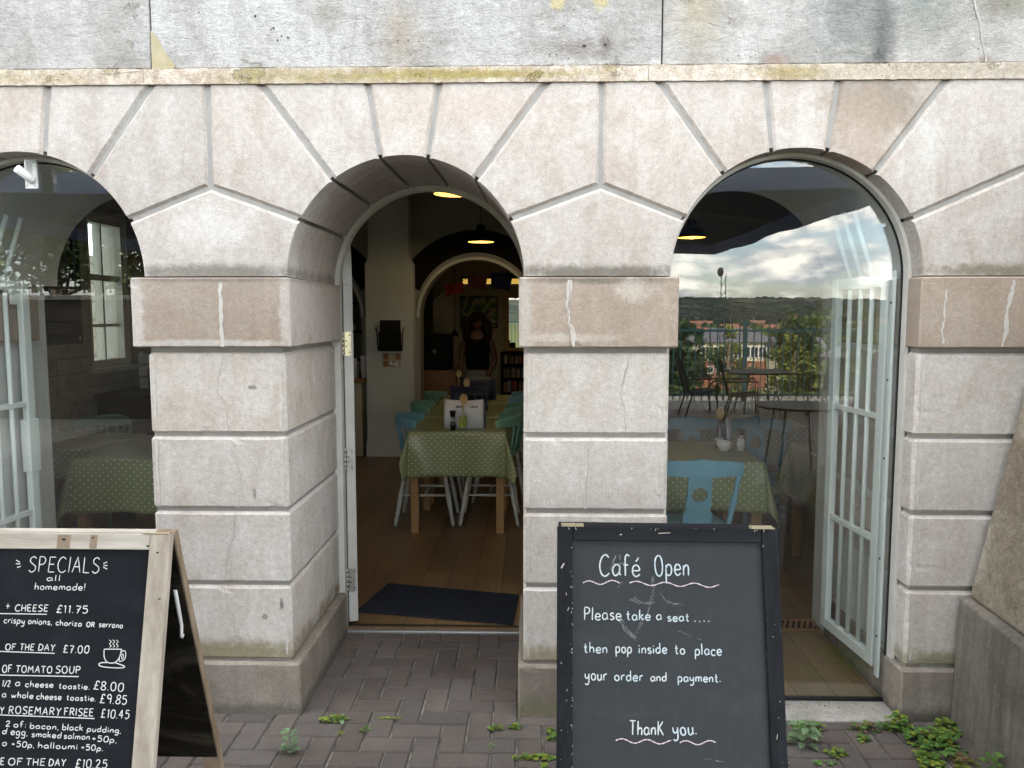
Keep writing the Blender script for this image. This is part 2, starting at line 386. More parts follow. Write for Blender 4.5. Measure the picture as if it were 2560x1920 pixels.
def brickwall_mat(name, c1, c2, mort, w=.23, h=.075, bump=.6, rough=.7, ms=.006):
    g = G(name); P = g.tc.outputs['UV']
    b = g.n('ShaderNodeTexBrick'); g.l(P, b.inputs['Vector'])
    b.inputs['Scale'].default_value = 1; b.inputs['Brick Width'].default_value = w; b.inputs['Row Height'].default_value = h
    b.inputs['Mortar Size'].default_value = ms; b.inputs['Mortar Smooth'].default_value = .4
    g.put(b.inputs['Color1'], c1); g.put(b.inputs['Color2'], c2); g.put(b.inputs['Mortar'], mort)
    n = g.noise(P, 12, 6, .6)
    col = g.mix(1.0, b.outputs['Color'], g.rng(n, .3, .7, .8, 1.15), 'MULTIPLY')
    hgt = g.math('ADD', g.math('MULTIPLY', b.outputs['Fac'], -1.0), g.math('MULTIPLY', n, .5))
    g.bsdf(col, rough, g.bump(hgt, bump, .008)); return g.m
M['yard_stone'] = brickwall_mat('yard_stone', (.36, .33, .30), (.42, .39, .36), (.26, .25, .23), .4, .2, .8, .9, .012)
M['white_brick'] = brickwall_mat('white_brick', (.36, .355, .33), (.31, .305, .285), (.25, .245, .23), .3, .12, .7)
M['stone_blocks'] = brickwall_mat('stone_blocks', (.060, .054, .048), (.085, .075, .064), (.035, .033, .03), .45, .22, .8, .9, .012)

def cloth_mat(name, c, dot, sp=.0465, rad=.10):
    g = G(name); U = g.tc.outputs['UV']
    def lattice(off):
        v = g.map(U, scale=(1 / sp, 1 / sp, 0), loc=(off, off, 0))
        fr = g.n('ShaderNodeVectorMath', operation='FRACTION'); g.l(v, fr.inputs[0])
        sb = g.n('ShaderNodeVectorMath', operation='SUBTRACT'); g.l(fr.outputs[0], sb.inputs[0]); sb.inputs[1].default_value = (.5, .5, 0)
        ln = g.n('ShaderNodeVectorMath', operation='LENGTH'); g.l(sb.outputs[0], ln.inputs[0])
        return g.rng(ln.outputs['Value'], rad * .85, rad * 1.15, 1, 0)
    d = g.math('MAXIMUM', lattice(0.0), lattice(.5))
    col = g.mix(g.rng(g.noise(U, 4, 4), .3, .7), c, tuple(v * 1.12 for v in c))
    col = g.mix(d, col, dot)
    g.bsdf(col, .30, g.bump(g.noise(U, 9, 4, .6), .2, .008), spec=.35, coat=.06, coat_rough=.1); return g.m
M['oilcloth'] = cloth_mat('oilcloth', (.235, .265, .13), (.66, .68, .48))
M['oilcloth_back'] = simple('oilcloth_back', (.5, .5, .47), rough=.8)

def paver_mat():
    g = G('pavers'); P = g.tc.outputs['Object']
    col = g.mix(g.rng(g.noise(P, 3.1, 6, .6), .3, .7), (.096, .081, .075), (.142, .123, .114))
    col = g.mix(1.0, col, g.attr('tone'), 'MULTIPLY')
    nf = g.noise(P, 240, 2, .6)
    col = g.mix(g.rng(nf, .60, .72, 0, .8), col, (.22, .205, .195))
    col = g.mix(g.rng(g.noise(g.map(P, loc=(4, 1, 0)), 190, 2), .3, .42, .6, 0), col, (.05, .045, .042))
    # grime patches with their own outline
    col = g.mix(g.rng(g.noise(g.map(P, loc=(9, 2, 0)), 2.3, 7, .7), .52, .72, 0, .5), col, (.075, .07, .066))
    h = g.math('ADD', nf, g.math('MULTIPLY', g.noise(P, 40, 5), 1.2))
    g.bsdf(col, .85, g.bump(h, .5, .004), spec=.3); return g.m
M['pavers'] = paver_mat()
def ground_mat():
    g = G('ground'); P = g.tc.outputs['Object']
    sx = g.n('ShaderNodeSeparateXYZ'); g.l(P, sx.inputs[0])
    far = g.rng(sx.outputs['Y'], -1500, -350, 1, 0)
    grass = g.mix(g.rng(g.noise(P, .08, 8, .7), .35, .65), (.06, .085, .025), (.12, .13, .05))
    hill = g.mix(g.rng(g.noise(P, .006, 12, .75), .46, .62), (.016, .028, .024), (.075, .078, .05))
    veg = g.mix(far, grass, hill)
    sand = g.mix(g.rng(g.noise(P, 14, 5), .35, .65), (.10, .095, .085), (.30, .285, .255))
    near = g.rng(sx.outputs['Y'], -13, -12, 0, 1)
    g.bsdf(g.mix(near, veg, sand), .95, spec=.1); return g.m
M['ground'] = ground_mat()
def painting_mat():
    g = G('painting'); P = g.tc.outputs['Object']
    n = g.n('ShaderNodeTexNoise'); g.l(P, n.inputs['Vector']); n.inputs['Scale'].default_value = 5; n.inputs['Detail'].default_value = 3
    r = g.n('ShaderNodeValToRGB'); cr = r.color_ramp; cr.interpolation = 'CONSTANT'
    stops = [(0, (.02, .06, .03)), (.38, (.05, .14, .05)), (.46, (.30, .27, .04)), (.5, (.36, .33, .25)), (.55, (.03, .10, .05)), (.62, (.22, .03, .03)), (.7, (.06, .05, .10))]
    while len(cr.elements) < len(stops): cr.elements.new(.5)
    for e, (p, c) in zip(cr.elements, stops): e.position = p; e.color = (*c, 1)
    g.l(n.outputs['Fac'], r.inputs[0]); g.bsdf(r.outputs[0], .6); return g.m
M['painting'] = painting_mat()

# ------------------------------------------------------------------ geometry helpers
class MB:
    """collects shapes and links them as ONE mesh object"""
    def __init__(s):
        s.v = []; s.f = []; s.mi = []; s.tone = []; s.uv = {}; s.mats = []; s.sm = []; s.cm = 0; s.ct = 1.0; s.smooth = False
    def use(s, mat):
        if mat not in s.mats: s.mats.append(mat)
        s.cm = s.mats.index(mat); return s
    def vert(s, p):
        s.v.append(tuple(p)); s.tone.append(s.ct); return len(s.v) - 1
    def face(s, idx, uvs=None):
        s.f.append(tuple(idx)); s.mi.append(s.cm); s.sm.append(s.smooth)
        if uvs: s.uv[len(s.f) - 1] = uvs
    def box(s, lo, hi, mtx=None):
        P = [Vector((x, y, z)) for z in (lo[2], hi[2]) for y in (lo[1], hi[1]) for x in (lo[0], hi[0])]
        if mtx is not None: P = [mtx @ p for p in P]
        i = [s.vert(p) for p in P]
        for q in ((0, 2, 3, 1), (4, 5, 7, 6), (0, 1, 5, 4), (2, 6, 7, 3), (0, 4, 6, 2), (1, 3, 7, 5)): s.face([i[k] for k in q])
        return s
    def worn(s, lo, hi, c, seed, amp=.0013):
        """chamfered block whose arrises are worn and chipped"""
        r_ = random.Random(seed); bm = bmesh.new(); bmesh.ops.create_cube(bm, size=1)
        for v in bm.verts: v.co = Vector([lo[k] + (v.co[k] + .5) * (hi[k] - lo[k]) for k in range(3)])
        bmesh.ops.bevel(bm, geom=bm.edges[:], offset=c, segments=1, affect='EDGES', profile=.5)
        bmesh.ops.subdivide_edges(bm, edges=[e for e in bm.edges if e.calc_length() > .1], cuts=13, use_grid_fill=True)
        mid = Vector([(lo[k] + hi[k]) / 2 for k in range(3)])
        for v in bm.verts:
            on = sum(1 for k in range(3) if min(abs(v.co[k] - lo[k]), abs(v.co[k] - hi[k])) < 1e-5)
            edge = any(abs(min(abs(v.co[k] - lo[k]), abs(v.co[k] - hi[k])) - c) < 1e-4 for k in (0, 2)) or on != 1
            if not edge: continue
            d = Vector((r_.uniform(-amp, amp), r_.uniform(-amp, amp) * .3, r_.uniform(-amp, amp)))
            if r_.random() < .05: d += (mid - v.co).normalized() * r_.uniform(.002, .005)
            v.co += d
        bmesh.ops.triangulate(bm, faces=[f for f in bm.faces if len(f.verts) > 4])
        s.add_bm(bm); return s
    def bbox(s, lo, hi, c, mtx=None):
        """box with chamfered edges"""
        bm = bmesh.new(); bmesh.ops.create_cube(bm, size=1)
        for v in bm.verts:
            v.co = Vector([lo[k] + (v.co[k] + .5) * (hi[k] - lo[k]) for k in range(3)])
        bmesh.ops.bevel(bm, geom=bm.edges[:], offset=c, segments=1, affect='EDGES', profile=.5)
        s.add_bm(bm, mtx); return s
    def add_bm(s, bm, mtx=None):
        bm.verts.ensure_lookup_table(); base = len(s.v)
        for v in bm.verts: s.vert(mtx @ v.co if mtx is not None else v.co)
        for f in bm.faces: s.face([base + v.index for v in f.verts])
        bm.free()
    def tube(s, pts, rad, n=8, cap=True, sm=True):
        pts = [Vector(p) for p in pts]
        if isinstance(rad, (int, float)): rad = [rad] * len(pts)
        rings = []; prev = None
        for k, p in enumerate(pts):
            d = (pts[min(k + 1, len(pts) - 1)] - pts[max(k - 1, 0)])
            if d.length < 1e-9: d = Vector((0, 0, 1))
            d.normalize()
            if prev is None:
                a = Vector((0, 0, 1)) if abs(d.z) < .9 else Vector((1, 0, 0))
                u = d.cross(a).normalized()
            else:
                u = (prev - d * prev.dot(d)); u = u.normalized() if u.length > 1e-6 else d.orthogonal().normalized()
            prev = u; w_ = d.cross(u)
            rings.append([s.vert(p + (u * math.cos(2 * PI * j / n) + w_ * math.sin(2 * PI * j / n)) * rad[k]) for j in range(n)])
        o = s.smooth; s.smooth = sm
        for a, b in zip(rings, rings[1:]):
            for j in range(n): s.face((a[j], a[(j + 1) % n], b[(j + 1) % n], b[j]))
        s.smooth = o
        if cap: s.face(rings[0][::-1]); s.face(rings[-1])
        return s
    def lathe(s, prof, o=(0, 0, 0), n=20, cap=True, mtx=None):
        rings = []
        for r_, z in prof:
            rings.append([s.vert((mtx @ Vector((o[0] + r_ * math.cos(2 * PI * j / n), o[1] + r_ * math.sin(2 * PI * j / n), o[2] + z))) if mtx is not None else (o[0] + r_ * math.cos(2 * PI * j / n), o[1] + r_ * math.sin(2 * PI * j / n), o[2] + z)) for j in range(n)])
        q = s.smooth; s.smooth = True
        for a, b in zip(rings, rings[1:]):
            for j in range(n): s.face((a[j], a[(j + 1) % n], b[(j + 1) % n], b[j]))
        s.smooth = q
        if cap: s.face(rings[0][::-1]); s.face(rings[-1])
        return s
    def prism(s, poly, y0, y1, back=True):
        """(x, z) outline pushed from y0 to y1"""
        a = [s.vert((x, y0, z)) for x, z in poly]; b = [s.vert((x, y1, z)) for x, z in poly]; n = len(poly)
        s.face(a)
        if back: s.face(b[::-1])
        for k in range(n): s.face((a[k], b[k], b[(k + 1) % n], a[(k + 1) % n]))
        return s
    def stone(s, poly, y0, y1, c, gap, flush=()):
        """dressed stone: outline drawn in by the joint, front arris chamfered"""
        n = len(poly); out = inset_edges(poly, [.0004 if k in flush else gap for k in range(n)]); fr = inset_edges(poly, [.0024 if k in flush else gap + c for k in range(n)])
        o2, f2 = [], []                                  # worn arrises: the straight edges wander a little
        for k in range(n):
            j = (k + 1) % n; o2.append(out[k]); f2.append(fr[k])
            if k in flush: continue
            L_ = math.hypot(out[j][0] - out[k][0], out[j][1] - out[k][1]); q = int(L_ / .022)
            if q < 2: continue
            nx, nz = -(out[j][1] - out[k][1]) / L_, (out[j][0] - out[k][0]) / L_
            for t in range(1, q):
                e = random.uniform(-.0011, .0011) * (2.6 if random.random() < .06 else 1); u = t / q
                o2.append((out[k][0] + (out[j][0] - out[k][0]) * u + nx * e * .5, out[k][1] + (out[j][1] - out[k][1]) * u + nz * e * .5))
                f2.append((fr[k][0] + (fr[j][0] - fr[k][0]) * u + nx * e, fr[k][1] + (fr[j][1] - fr[k][1]) * u + nz * e))
        out, fr, n = o2, f2, len(o2)
        A = [s.vert((x, y0, z)) for x, z in fr]; B = [s.vert((x, y0 + c, z)) for x, z in out]; D_ = [s.vert((x, y1, z)) for x, z in out]
        s.face(A); s.face(D_[::-1])
        for k in range(n):
            j = (k + 1) % n
            s.face((A[k], B[k], B[j], A[j])); s.face((B[k], D_[k], D_[j], B[j]))
        return s
    def ribbon(s, pts, wid, nrm=(0, -1, 0)):
        """flat strip along points, wid a number or a list"""
        pts = [Vector(p) for p in pts]; nrm = Vector(nrm)
        if isinstance(wid, (int, float)): wid = [wid] * len(pts)
        L = []
        for k, p in enumerate(pts):
            d = pts[min(k + 1, len(pts) - 1)] - pts[max(k - 1, 0)]
            u = nrm.cross(d)
            u = u.normalized() if u.length > 1e-9 else Vector((1, 0, 0))
            L.append((s.vert(p + u * wid[k] / 2), s.vert(p - u * wid[k] / 2)))
        for a, b in zip(L, L[1:]): s.face((a[0], a[1], b[1], b[0]))
        return s
    def build(s, name, mat=None, parent=None, loc=None, rot=None, bevel=0):
        me = bpy.data.meshes.new(name)
        me.from_pydata(s.v, [], s.f)
        mats = s.mats if s.mats else [mat]
        for m in mats: me.materials.append(m if not isinstance(m, str) else M[m])
        me.polygons.foreach_set('material_index', s.mi)
        me.polygons.foreach_set('use_smooth', s.sm)
        ca = me.color_attributes.new('tone', 'FLOAT_COLOR', 'POINT')
        fl = []
        for t in s.tone:
            if isinstance(t, (int, float)): fl += [t, t, t, 1]
            else: fl += [*t, 1]
        ca.data.foreach_set('color', fl)
        if s.uv:
            ul = me.uv_layers.new(name='UVMap')
            for fi, uvs in s.uv.items():
                p = me.polygons[fi]
                for k, li in enumerate(p.loop_indices): ul.data[li].uv = uvs[k]
        me.update()
        o = bpy.data.objects.new(name, me); COL.objects.link(o)
        if parent is not None: o.parent = parent
        if loc: o.location = loc
        if rot: o.rotation_euler = rot
        if bevel:
            b = o.modifiers.new('bevel', 'BEVEL'); b.width = bevel; b.segments = 2; b.limit_method = 'ANGLE'; b.angle_limit = R(40)
        return o

def inset(poly, d):
    if d == 0: return list(poly)
    n = len(poly)
    area = sum(poly[k][0] * poly[(k + 1) % n][1] - poly[(k + 1) % n][0] * poly[k][1] for k in range(n))
    sg = 1 if area > 0 else -1
    out = []
    for k in range(n):
        p0, p, p1 = Vector(poly[k - 1]), Vector(poly[k]), Vector(poly[(k + 1) % n])
        e0 = (p - p0); e1 = (p1 - p); e0.normalize(); e1.normalize()
        n0 = Vector((-e0.y, e0.x)) * sg; n1 = Vector((-e1.y, e1.x)) * sg
        m = n0 + n1
        if m.length < 1e-6: m = n0
        m.normalize(); c = max(.25, m.dot(n0))
        q = p + m * d / c; out.append((q.x, q.y))
    return out

def inset_edges(poly, d):
    """outline drawn in by its own distance along each edge"""
    n = len(poly); ar_ = sum(poly[k][0] * poly[(k + 1) % n][1] - poly[(k + 1) % n][0] * poly[k][1] for k in range(n)); sg = 1 if ar_ > 0 else -1
    nn = []
    for k in range(n):
        e = Vector(poly[(k + 1) % n]) - Vector(poly[k]); e.normalize(); nn.append(Vector((-e.y, e.x)) * sg)
    out = []
    for k in range(n):
        n0, n1, d0, d1 = nn[k - 1], nn[k], d[k - 1], d[k]; c = n0.dot(n1); p = Vector(poly[k])
        q = p + n0 * ((d0 + d1) / 2) if 1 - c * c < 1e-3 and c > 0 and d0 == d1 else p + n0 * ((d0 - c * d1) / max(1e-3, 1 - c * c)) + n1 * ((d1 - c * d0) / max(1e-3, 1 - c * c))
        out.append((q.x, q.y))
    return out

def tag(o, label=None, cat=None, group=None, kind=None):
    if label: o['label'] = label
    if cat: o['category'] = cat
    if group: o['group'] = group
    if kind: o['kind'] = kind
    return o
def thing(name, label, cat, loc=(0, 0, 0), rz=0, group=None):
    o = bpy.data.objects.new(name, None); COL.objects.link(o); o.empty_display_size = .1
    o.location = loc; o.rotation_euler = (0, 0, rz)
    return tag(o, label, cat, group)
def kids(o): return [x for x in COL.objects if x.parent == o]
def dup(o, parent=None, recolour=None):
    c = o.copy(); COL.objects.link(c); c.parent = parent
    if recolour:
        for sl in c.material_slots:
            if sl.material and sl.material.name in recolour:
                nm = recolour[sl.material.name]; sl.link = 'OBJECT'; sl.material = M[nm]
    for ch in kids(o): dup(ch, c, recolour)
    return c
def arc(cx, cz, r, a0, a1, n):
    return [(cx + r * math.cos(R(a0 + (a1 - a0) * k / n)), cz + r * math.sin(R(a0 + (a1 - a0) * k / n))) for k in range(n + 1)]
def jit(pts, amp, seed, y=None):
    r_ = random.Random(seed); return [(p[0] + r_.uniform(-amp, amp), p[1], p[2] + r_.uniform(-amp, amp) * .4) for p in pts]
def wander(p0, p1, n, amp, seed, y):
    """a wandering line on the facade between two (x, z) points"""
    r_ = random.Random(seed); out = []; o = 0
    for k in range(n + 1):
        t = k / n; o = o * .6 + r_.uniform(-amp, amp)
        out.append((p0[0] + (p1[0] - p0[0]) * t + (o if 0 < k < n else 0), y, p0[1] + (p1[1] - p0[1]) * t))
    return out

# ------------------------------------------------------------------ the stone building
XD, XL, XR = -.4925, -2.0225, 1.0375      # centres of the doorway and the two arched windows
RD, RW = .4675, .488
ZS = 1.80                                  # springing
ZT = 2.540                                 # underside of the string course
FLOOR = .02
CH, GAP = .012, .0075
TQ = GAP + CH
bld = thing('stone_building', 'pale rusticated stone arcade front of the cafe with arched doorway and arched windows', 'building')

def radii(x): return RD if abs(x - XD) < .01 else RW
JA = {True: (78.6, 53.4, 28.4), False: (77.4, 53.7, 27.0)}
TOPX = {True: (.140, .555), False: (.137, .545)}
random.seed(4)
ar = MB().use('arch_stone')
def tone_rand(lo=.93, hi=1.05):
    t = random.uniform(lo, hi); k = random.uniform(-.012, .014); return (t + k, t, t - k)
cents = [XL - 1.53, XL, XD, XR]
apex_z = 2.150
def joint_pt(xc, a, side):
    r_ = radii(xc); return (xc + side * r_ * math.cos(R(a)), ZS + r_ * math.sin(R(a)))
def apex_between(i):   # apex of the pier right of centre i
    if i == len(cents) - 1: return (2.02, 2.262)
    return ((cents[i] + cents[i + 1]) / 2, apex_z)
for i, xc in enumerate(cents):
    d = abs(xc - XD) < .01
    a1, a2, a3 = JA[d]; t1, t2 = TOPX[d]; r_ = radii(xc)
    # keystone
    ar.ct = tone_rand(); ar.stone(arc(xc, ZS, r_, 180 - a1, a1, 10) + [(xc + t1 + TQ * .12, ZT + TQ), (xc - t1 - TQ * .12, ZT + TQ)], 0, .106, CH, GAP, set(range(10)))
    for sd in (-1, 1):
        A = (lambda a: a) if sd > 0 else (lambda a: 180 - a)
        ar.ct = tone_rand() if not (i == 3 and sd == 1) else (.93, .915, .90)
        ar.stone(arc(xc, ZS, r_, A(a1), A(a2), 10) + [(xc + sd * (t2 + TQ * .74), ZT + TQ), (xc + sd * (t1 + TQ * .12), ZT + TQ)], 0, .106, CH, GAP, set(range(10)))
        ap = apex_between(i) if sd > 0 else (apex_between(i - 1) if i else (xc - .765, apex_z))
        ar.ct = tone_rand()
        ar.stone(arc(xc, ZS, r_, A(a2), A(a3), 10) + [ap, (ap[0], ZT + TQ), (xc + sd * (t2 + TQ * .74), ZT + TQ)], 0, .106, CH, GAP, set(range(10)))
# springer stones over the piers
for i in range(len(cents)):
    xc = cents[i]; r_ = radii(xc); a3 = JA[abs(xc - XD) < .01][2]; ap = apex_between(i)
    L_ = arc(xc, ZS, r_, a3, 0, 12)
    if i < len(cents) - 1:
        xn = cents[i + 1]; rn = radii(xn); b3 = JA[abs(xn - XD) < .01][2]
        poly = L_ + arc(xn, ZS, rn, 180, 180 - b3, 12) + [ap]
    else:
        poly = L_ + [(3.2, ZS), (3.2, 2.262), ap]
    ar.ct = tone_rand(1.0, 1.06); ar.stone(poly, 0, .106, CH, GAP, set(range(25 if i < len(cents) - 1 else 13)))
ar.ct = .97; ar.stone([(2.02, 2.262), (3.2, 2.262), (3.2, ZT + TQ), (2.02, ZT + TQ)], 0, .106, CH, GAP)
# mortar bed seen at the bottom of the joints
ar.use('mortar'); ar.ct = 1
poly = [(-3.25, ZS + .002)]
poly = []
for xc in cents:
    r_ = radii(xc) + GAP + .004
    poly += arc(xc, ZS + .004, r_, 180, 0, 28)
poly += [(3.2, ZS + .004), (3.2, ZT - .003), (-4.04, ZT - .003)]
poly = [(-4.2, ZS + .004)] + poly
ar.prism(poly, .0112, .100)
arcade = ar.build('arch_stones', None, bld)

# core of the wall above the arches (behind the face stones)
co = MB().use('plaster_reveal')
poly = [(-4.3, ZS)]
for xc in cents: poly += arc(xc, ZS, radii(xc) + .17, 180, 0, 28)
poly += [(3.4, ZS), (3.4, 2.6), (-4.3, 2.6)]
co.prism(poly, .1075, 1.0)
co.build('wall_core', None, bld)
# doorway tunnel of stone
dt = MB().use('arch_stone')
angs = [180, 180 - JA[True][2], 180 - JA[True][1], 180 - JA[True][0], JA[True][0], JA[True][1], JA[True][2], 0]
for a0, a1 in zip(angs, angs[1:]):
    dt.ct = tone_rand(.86, .98); gp = 1.15
    a0_, a1_ = (a0 - gp if a0 < 180 else a0), (a1 + gp if a1 > 0 else a1)
    A = arc(XD, ZS, RD + .001, a0_, a1_, 8) + arc(XD, ZS, RD + .1685, a1_, a0_, 8); B = arc(XD, ZS, RD + .016, a0_, a1_, 8) + arc(XD, ZS, RD + .1685, a1_, a0_, 8)
    i0 = [dt.vert((x, .1063, z)) for x, z in A]; i1 = [dt.vert((x, .80, z)) for x, z in B]; dt.face(i0); dt.face(i1[::-1])
    for k in range(len(A)): j = (k + 1) % len(A); dt.face((i0[k], i1[k], i1[j], i0[j]))
dt.use('mortar'); dt.ct = .6
dt.prism(arc(XD, ZS, RD + .029, 180, 0, 30) + arc(XD, ZS, RD + .165, 0, 180, 30), .11, .797)
dt.build('doorway_vault', None, bld)

# piers
def pier(x0, x1, imp, seed):
    random.seed(seed)
    m = MB().use('pier_stone')
    js = [.225, .546, .856, 1.165, 1.517]
    for a, b in zip(js, js[1:]):
        m.ct = tone_rand(.95, 1.05)
        m.worn((x0 + random.uniform(-.002, .002), random.uniform(-.001, .001), a + (.006 if a > .3 else .001)), (x1 + random.uniform(-.002, .002), .799, b - .006 - (.012 if b > 1.5 else 0)), CH, seed * 10 + int(b * 10))
    m.use('mortar'); m.ct = 1
    m.box((x0 + .0118, .0118, .03), (x1 - .0118, .79, 1.53))
    return m
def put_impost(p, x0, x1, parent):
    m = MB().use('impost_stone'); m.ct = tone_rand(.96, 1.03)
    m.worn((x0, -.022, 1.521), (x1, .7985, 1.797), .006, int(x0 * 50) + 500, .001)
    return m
def put_plinth(x0, x1):
    m = MB().use('plinth_stone'); m.ct = tone_rand(.97, 1.05)
    m.worn((x0, -.02, -.06), (x1, .7985, .219), .009, int(x0 * 50) + 900, .0016); return m
# pier left of the door
p = pier(-1.536, -.980, True, 11)
p.use('crack'); y_ = -.0012
def poly_line(m, pts, y, wid, seed=1, amp=.004, sub=5):
    r_ = random.Random(seed); out = []; ws = []
    for a, b in zip(pts, pts[1:]):
        for k in range(sub):
            t = k / sub; out.append((a[0] + (b[0] - a[0]) * t + r_.uniform(-amp, amp), y, a[1] + (b[1] - a[1]) * t + r_.uniform(-amp, amp) * .5)); ws.append(wid * r_.uniform(.35, 1.05))
    out.append((pts[-1][0], y, pts[-1][1])); ws.append(wid)
    m.ribbon(out, ws)
poly_line(p, [(-1.225, 1.495), (-1.235, 1.45), (-1.255, 1.37), (-1.257, 1.335), (-1.225, 1.295), (-1.218, 1.25), (-1.222, 1.215), (-1.21, 1.18)], y_, .0022, 3, .0025)
poly_line(p, [(-1.21, 1.09), (-1.19, 1.05), (-1.175, 1.02), (-1.178, .95)], y_, .0018, 4, .0025)
poly_line(p, [(-1.20, .84), (-1.205, .74), (-1.235, .70), (-1.25, .56)], y_, .0018, 5, .003)
poly_line(p, [(-1.255, .53), (-1.25, .46), (-1.225, .42), (-1.21, .30)], y_, .0014, 6, .003)
p.use('lime_run')
poly_line(p, [(-1.212, 1.49), (-1.222, 1.44), (-1.228, 1.42)], y_, .01, 8, .003)
poly_line(p, [(-1.205, 1.145), (-1.205, 1.09), (-1.185, 1.06)], y_, .010, 9, .003)
poly_line(p, [(-1.185, .93), (-1.19, .87)], y_, .008, 10, .003)
poly_line(p, [(-1.21, .835), (-1.212, .75), (-1.23, .71)], y_, .012, 12, .004)
p.use('pale_edge')
for z0, z1 in ((.24, .53), (.565, .84), (.875, 1.15), (1.185, 1.49)):
    poly_line(p, [(-1.512, z0 + .01), (-1.515, z1)], y_, .016, int(z0 * 100), .003)
    poly_line(p, [(-1.0, z0 + .01), (-.9985, z1)], y_, .014, int(z0 * 77), .003)
pl = p.build('pier', None, bld)
m = put_impost(pl, -1.582, -.948, bld)
m.use('lime_run')
r_ = random.Random(2); pts = [(-1.222 + r_.uniform(-.0025, .0025), -.0232, 1.775 - k * .0148) for k in range(18)]
m.ribbon(pts, [.008 + .007 * abs(math.sin(k * .8 + .4)) + r_.uniform(0, .006) for k in range(18)])
m.build('impost', None, pl)
put_plinth(-1.555, -.945).build('plinth', None, pl)
# pier between the door and the right window
p = pier(-.026, .553, True, 15)
p.use('crack')
poly_line(p, [(.40, 1.50), (.385, 1.44), (.365, 1.36), (.355, 1.335), (.378, 1.28), (.378, 1.22), (.388, 1.18)], y_, .0018, 3, .002)
poly_line(p, [(.235, 1.145), (.235, 1.05), (.225, .95), (.228, .88)], y_, .0015, 4, .003)
p.use('lime_run')
poly_line(p, [(.385, 1.45), (.37, 1.39)], y_, .008, 5, .003); poly_line(p, [(.25, 1.09), (.235, .98), (.222, .92), (.222, .87)], y_, .009, 7, .003)
p.use('pale_edge')
for z0, z1 in ((.24, .53), (.565, .84), (.875, 1.15), (1.185, 1.48)):
    poly_line(p, [(-.006, z0 + .01), (-.004, z1)], y_, .014, int(z0 * 100), .003)
    poly_line(p, [(.533, z0 + .01), (.531, z1)], y_, .010, int(z0 * 77), .003)
pm = p.build('pier', None, bld)
m = put_impost(pm, -.044, .580, bld)
m.use('lime_run')
r_ = random.Random(5); pts = [(.155 + (.012 if k > 11 else 0) + r_.uniform(-.004, .004) - .008 * math.sin(k * .25), -.0232, 1.785 - k * .0152) for k in range(18)]
m.ribbon(pts, [.006 + .016 * (math.exp(-((k - 2) / 2.5) ** 2) + math.exp(-((k - 14) / 2.0) ** 2)) * r_.uniform(.7, 1.2) + r_.uniform(0, .004) for k in range(18)])
m.use('crack'); poly_line(m, [(.158, 1.79), (.155, 1.72), (.147, 1.66), (.150, 1.6), (.157, 1.53)], -.0240, .0025, 3, .003)
m.build('impost', None, pm)
put_plinth(-.046, .573).build('plinth', None, pm)
# pier right of the right window
p = pier(1.522, 3.1, True, 19)
p.use('pale_edge')
for z0, z1 in ((.24, .53), (.565, .84), (.875, 1.15), (1.185, 1.48)):
    poly_line(p, [(1.545, z0 + .01), (1.545, z1)], y_, .014, int(z0 * 100), .003)
pr = p.build('pier', None, bld)
m = put_impost(pr, 1.512, 3.12, bld)
m.use('lime_run')
r_ = random.Random(8); pts = [(1.862 - .028 * (k / 17) ** .7 + .004 * math.sin(k * .6) + r_.uniform(-.003, .003), -.0232, 1.785 - k * .0152) for k in range(18)]
m.ribbon(pts, [.005 + .012 * abs(math.sin(k * .4)) + r_.uniform(0, .004) for k in range(18)])
pts = [(1.605 - .006 * (k / 17) + .003 * math.sin(k * .9) + r_.uniform(-.003, .003), -.0232, 1.75 - k * .0132) for k in range(17)]
m.ribbon(pts, [.003 + .006 * abs(math.sin(k * .7)) for k in range(17)])
m.build('impost', None, pr)
put_plinth(1.504, 3.12).build('plinth', None, pr)
# pier left of the left window, mostly out of the frame
p = pier(-3.07, -2.511, True, 23); pf = p.build('pier', None, bld)
put_impost(pf, -3.1, -2.48, bld).build('impost', None, pf); put_plinth(-3.09, -2.49).build('plinth', None, pf)
# white efflorescence over the voussoirs is in the stone itself; the string course
st = MB().use('string_stone'); random.seed(7)
xs = [-4.3, -2.9, -1.50, .45, 2.2, 3.4]
for a, b in zip(xs, xs[1:]):
    n_ = 120; prof_t = []; prof_b = []
    for k in range(n_ + 1):
        x = a + .0008 + (b - a - .0016) * k / n_
        prof_t.append((x, 2.5985 + .0035 * mnoise.noise(Vector((x * 9, 1, 2))) + random.uniform(-.0015, .0015))); prof_b.append((x, ZT + random.uniform(-.0012, .0012)))
    st.prism(prof_b + prof_t[::-1], -.009 + random.uniform(-.0004, .0004), .9)
st.use('crack')
st.ribbon([(-1.69, -.0112, 2.584), (-1.64, -.0112, 2.580), (-1.58, -.0112, 2.583), (-1.54, -.0112, 2.588), (-1.50, -.0112, 2.589)], [.001, .0025, .002, .003, .002], (0, -1, 0))
st.build('string_course', None, bld)

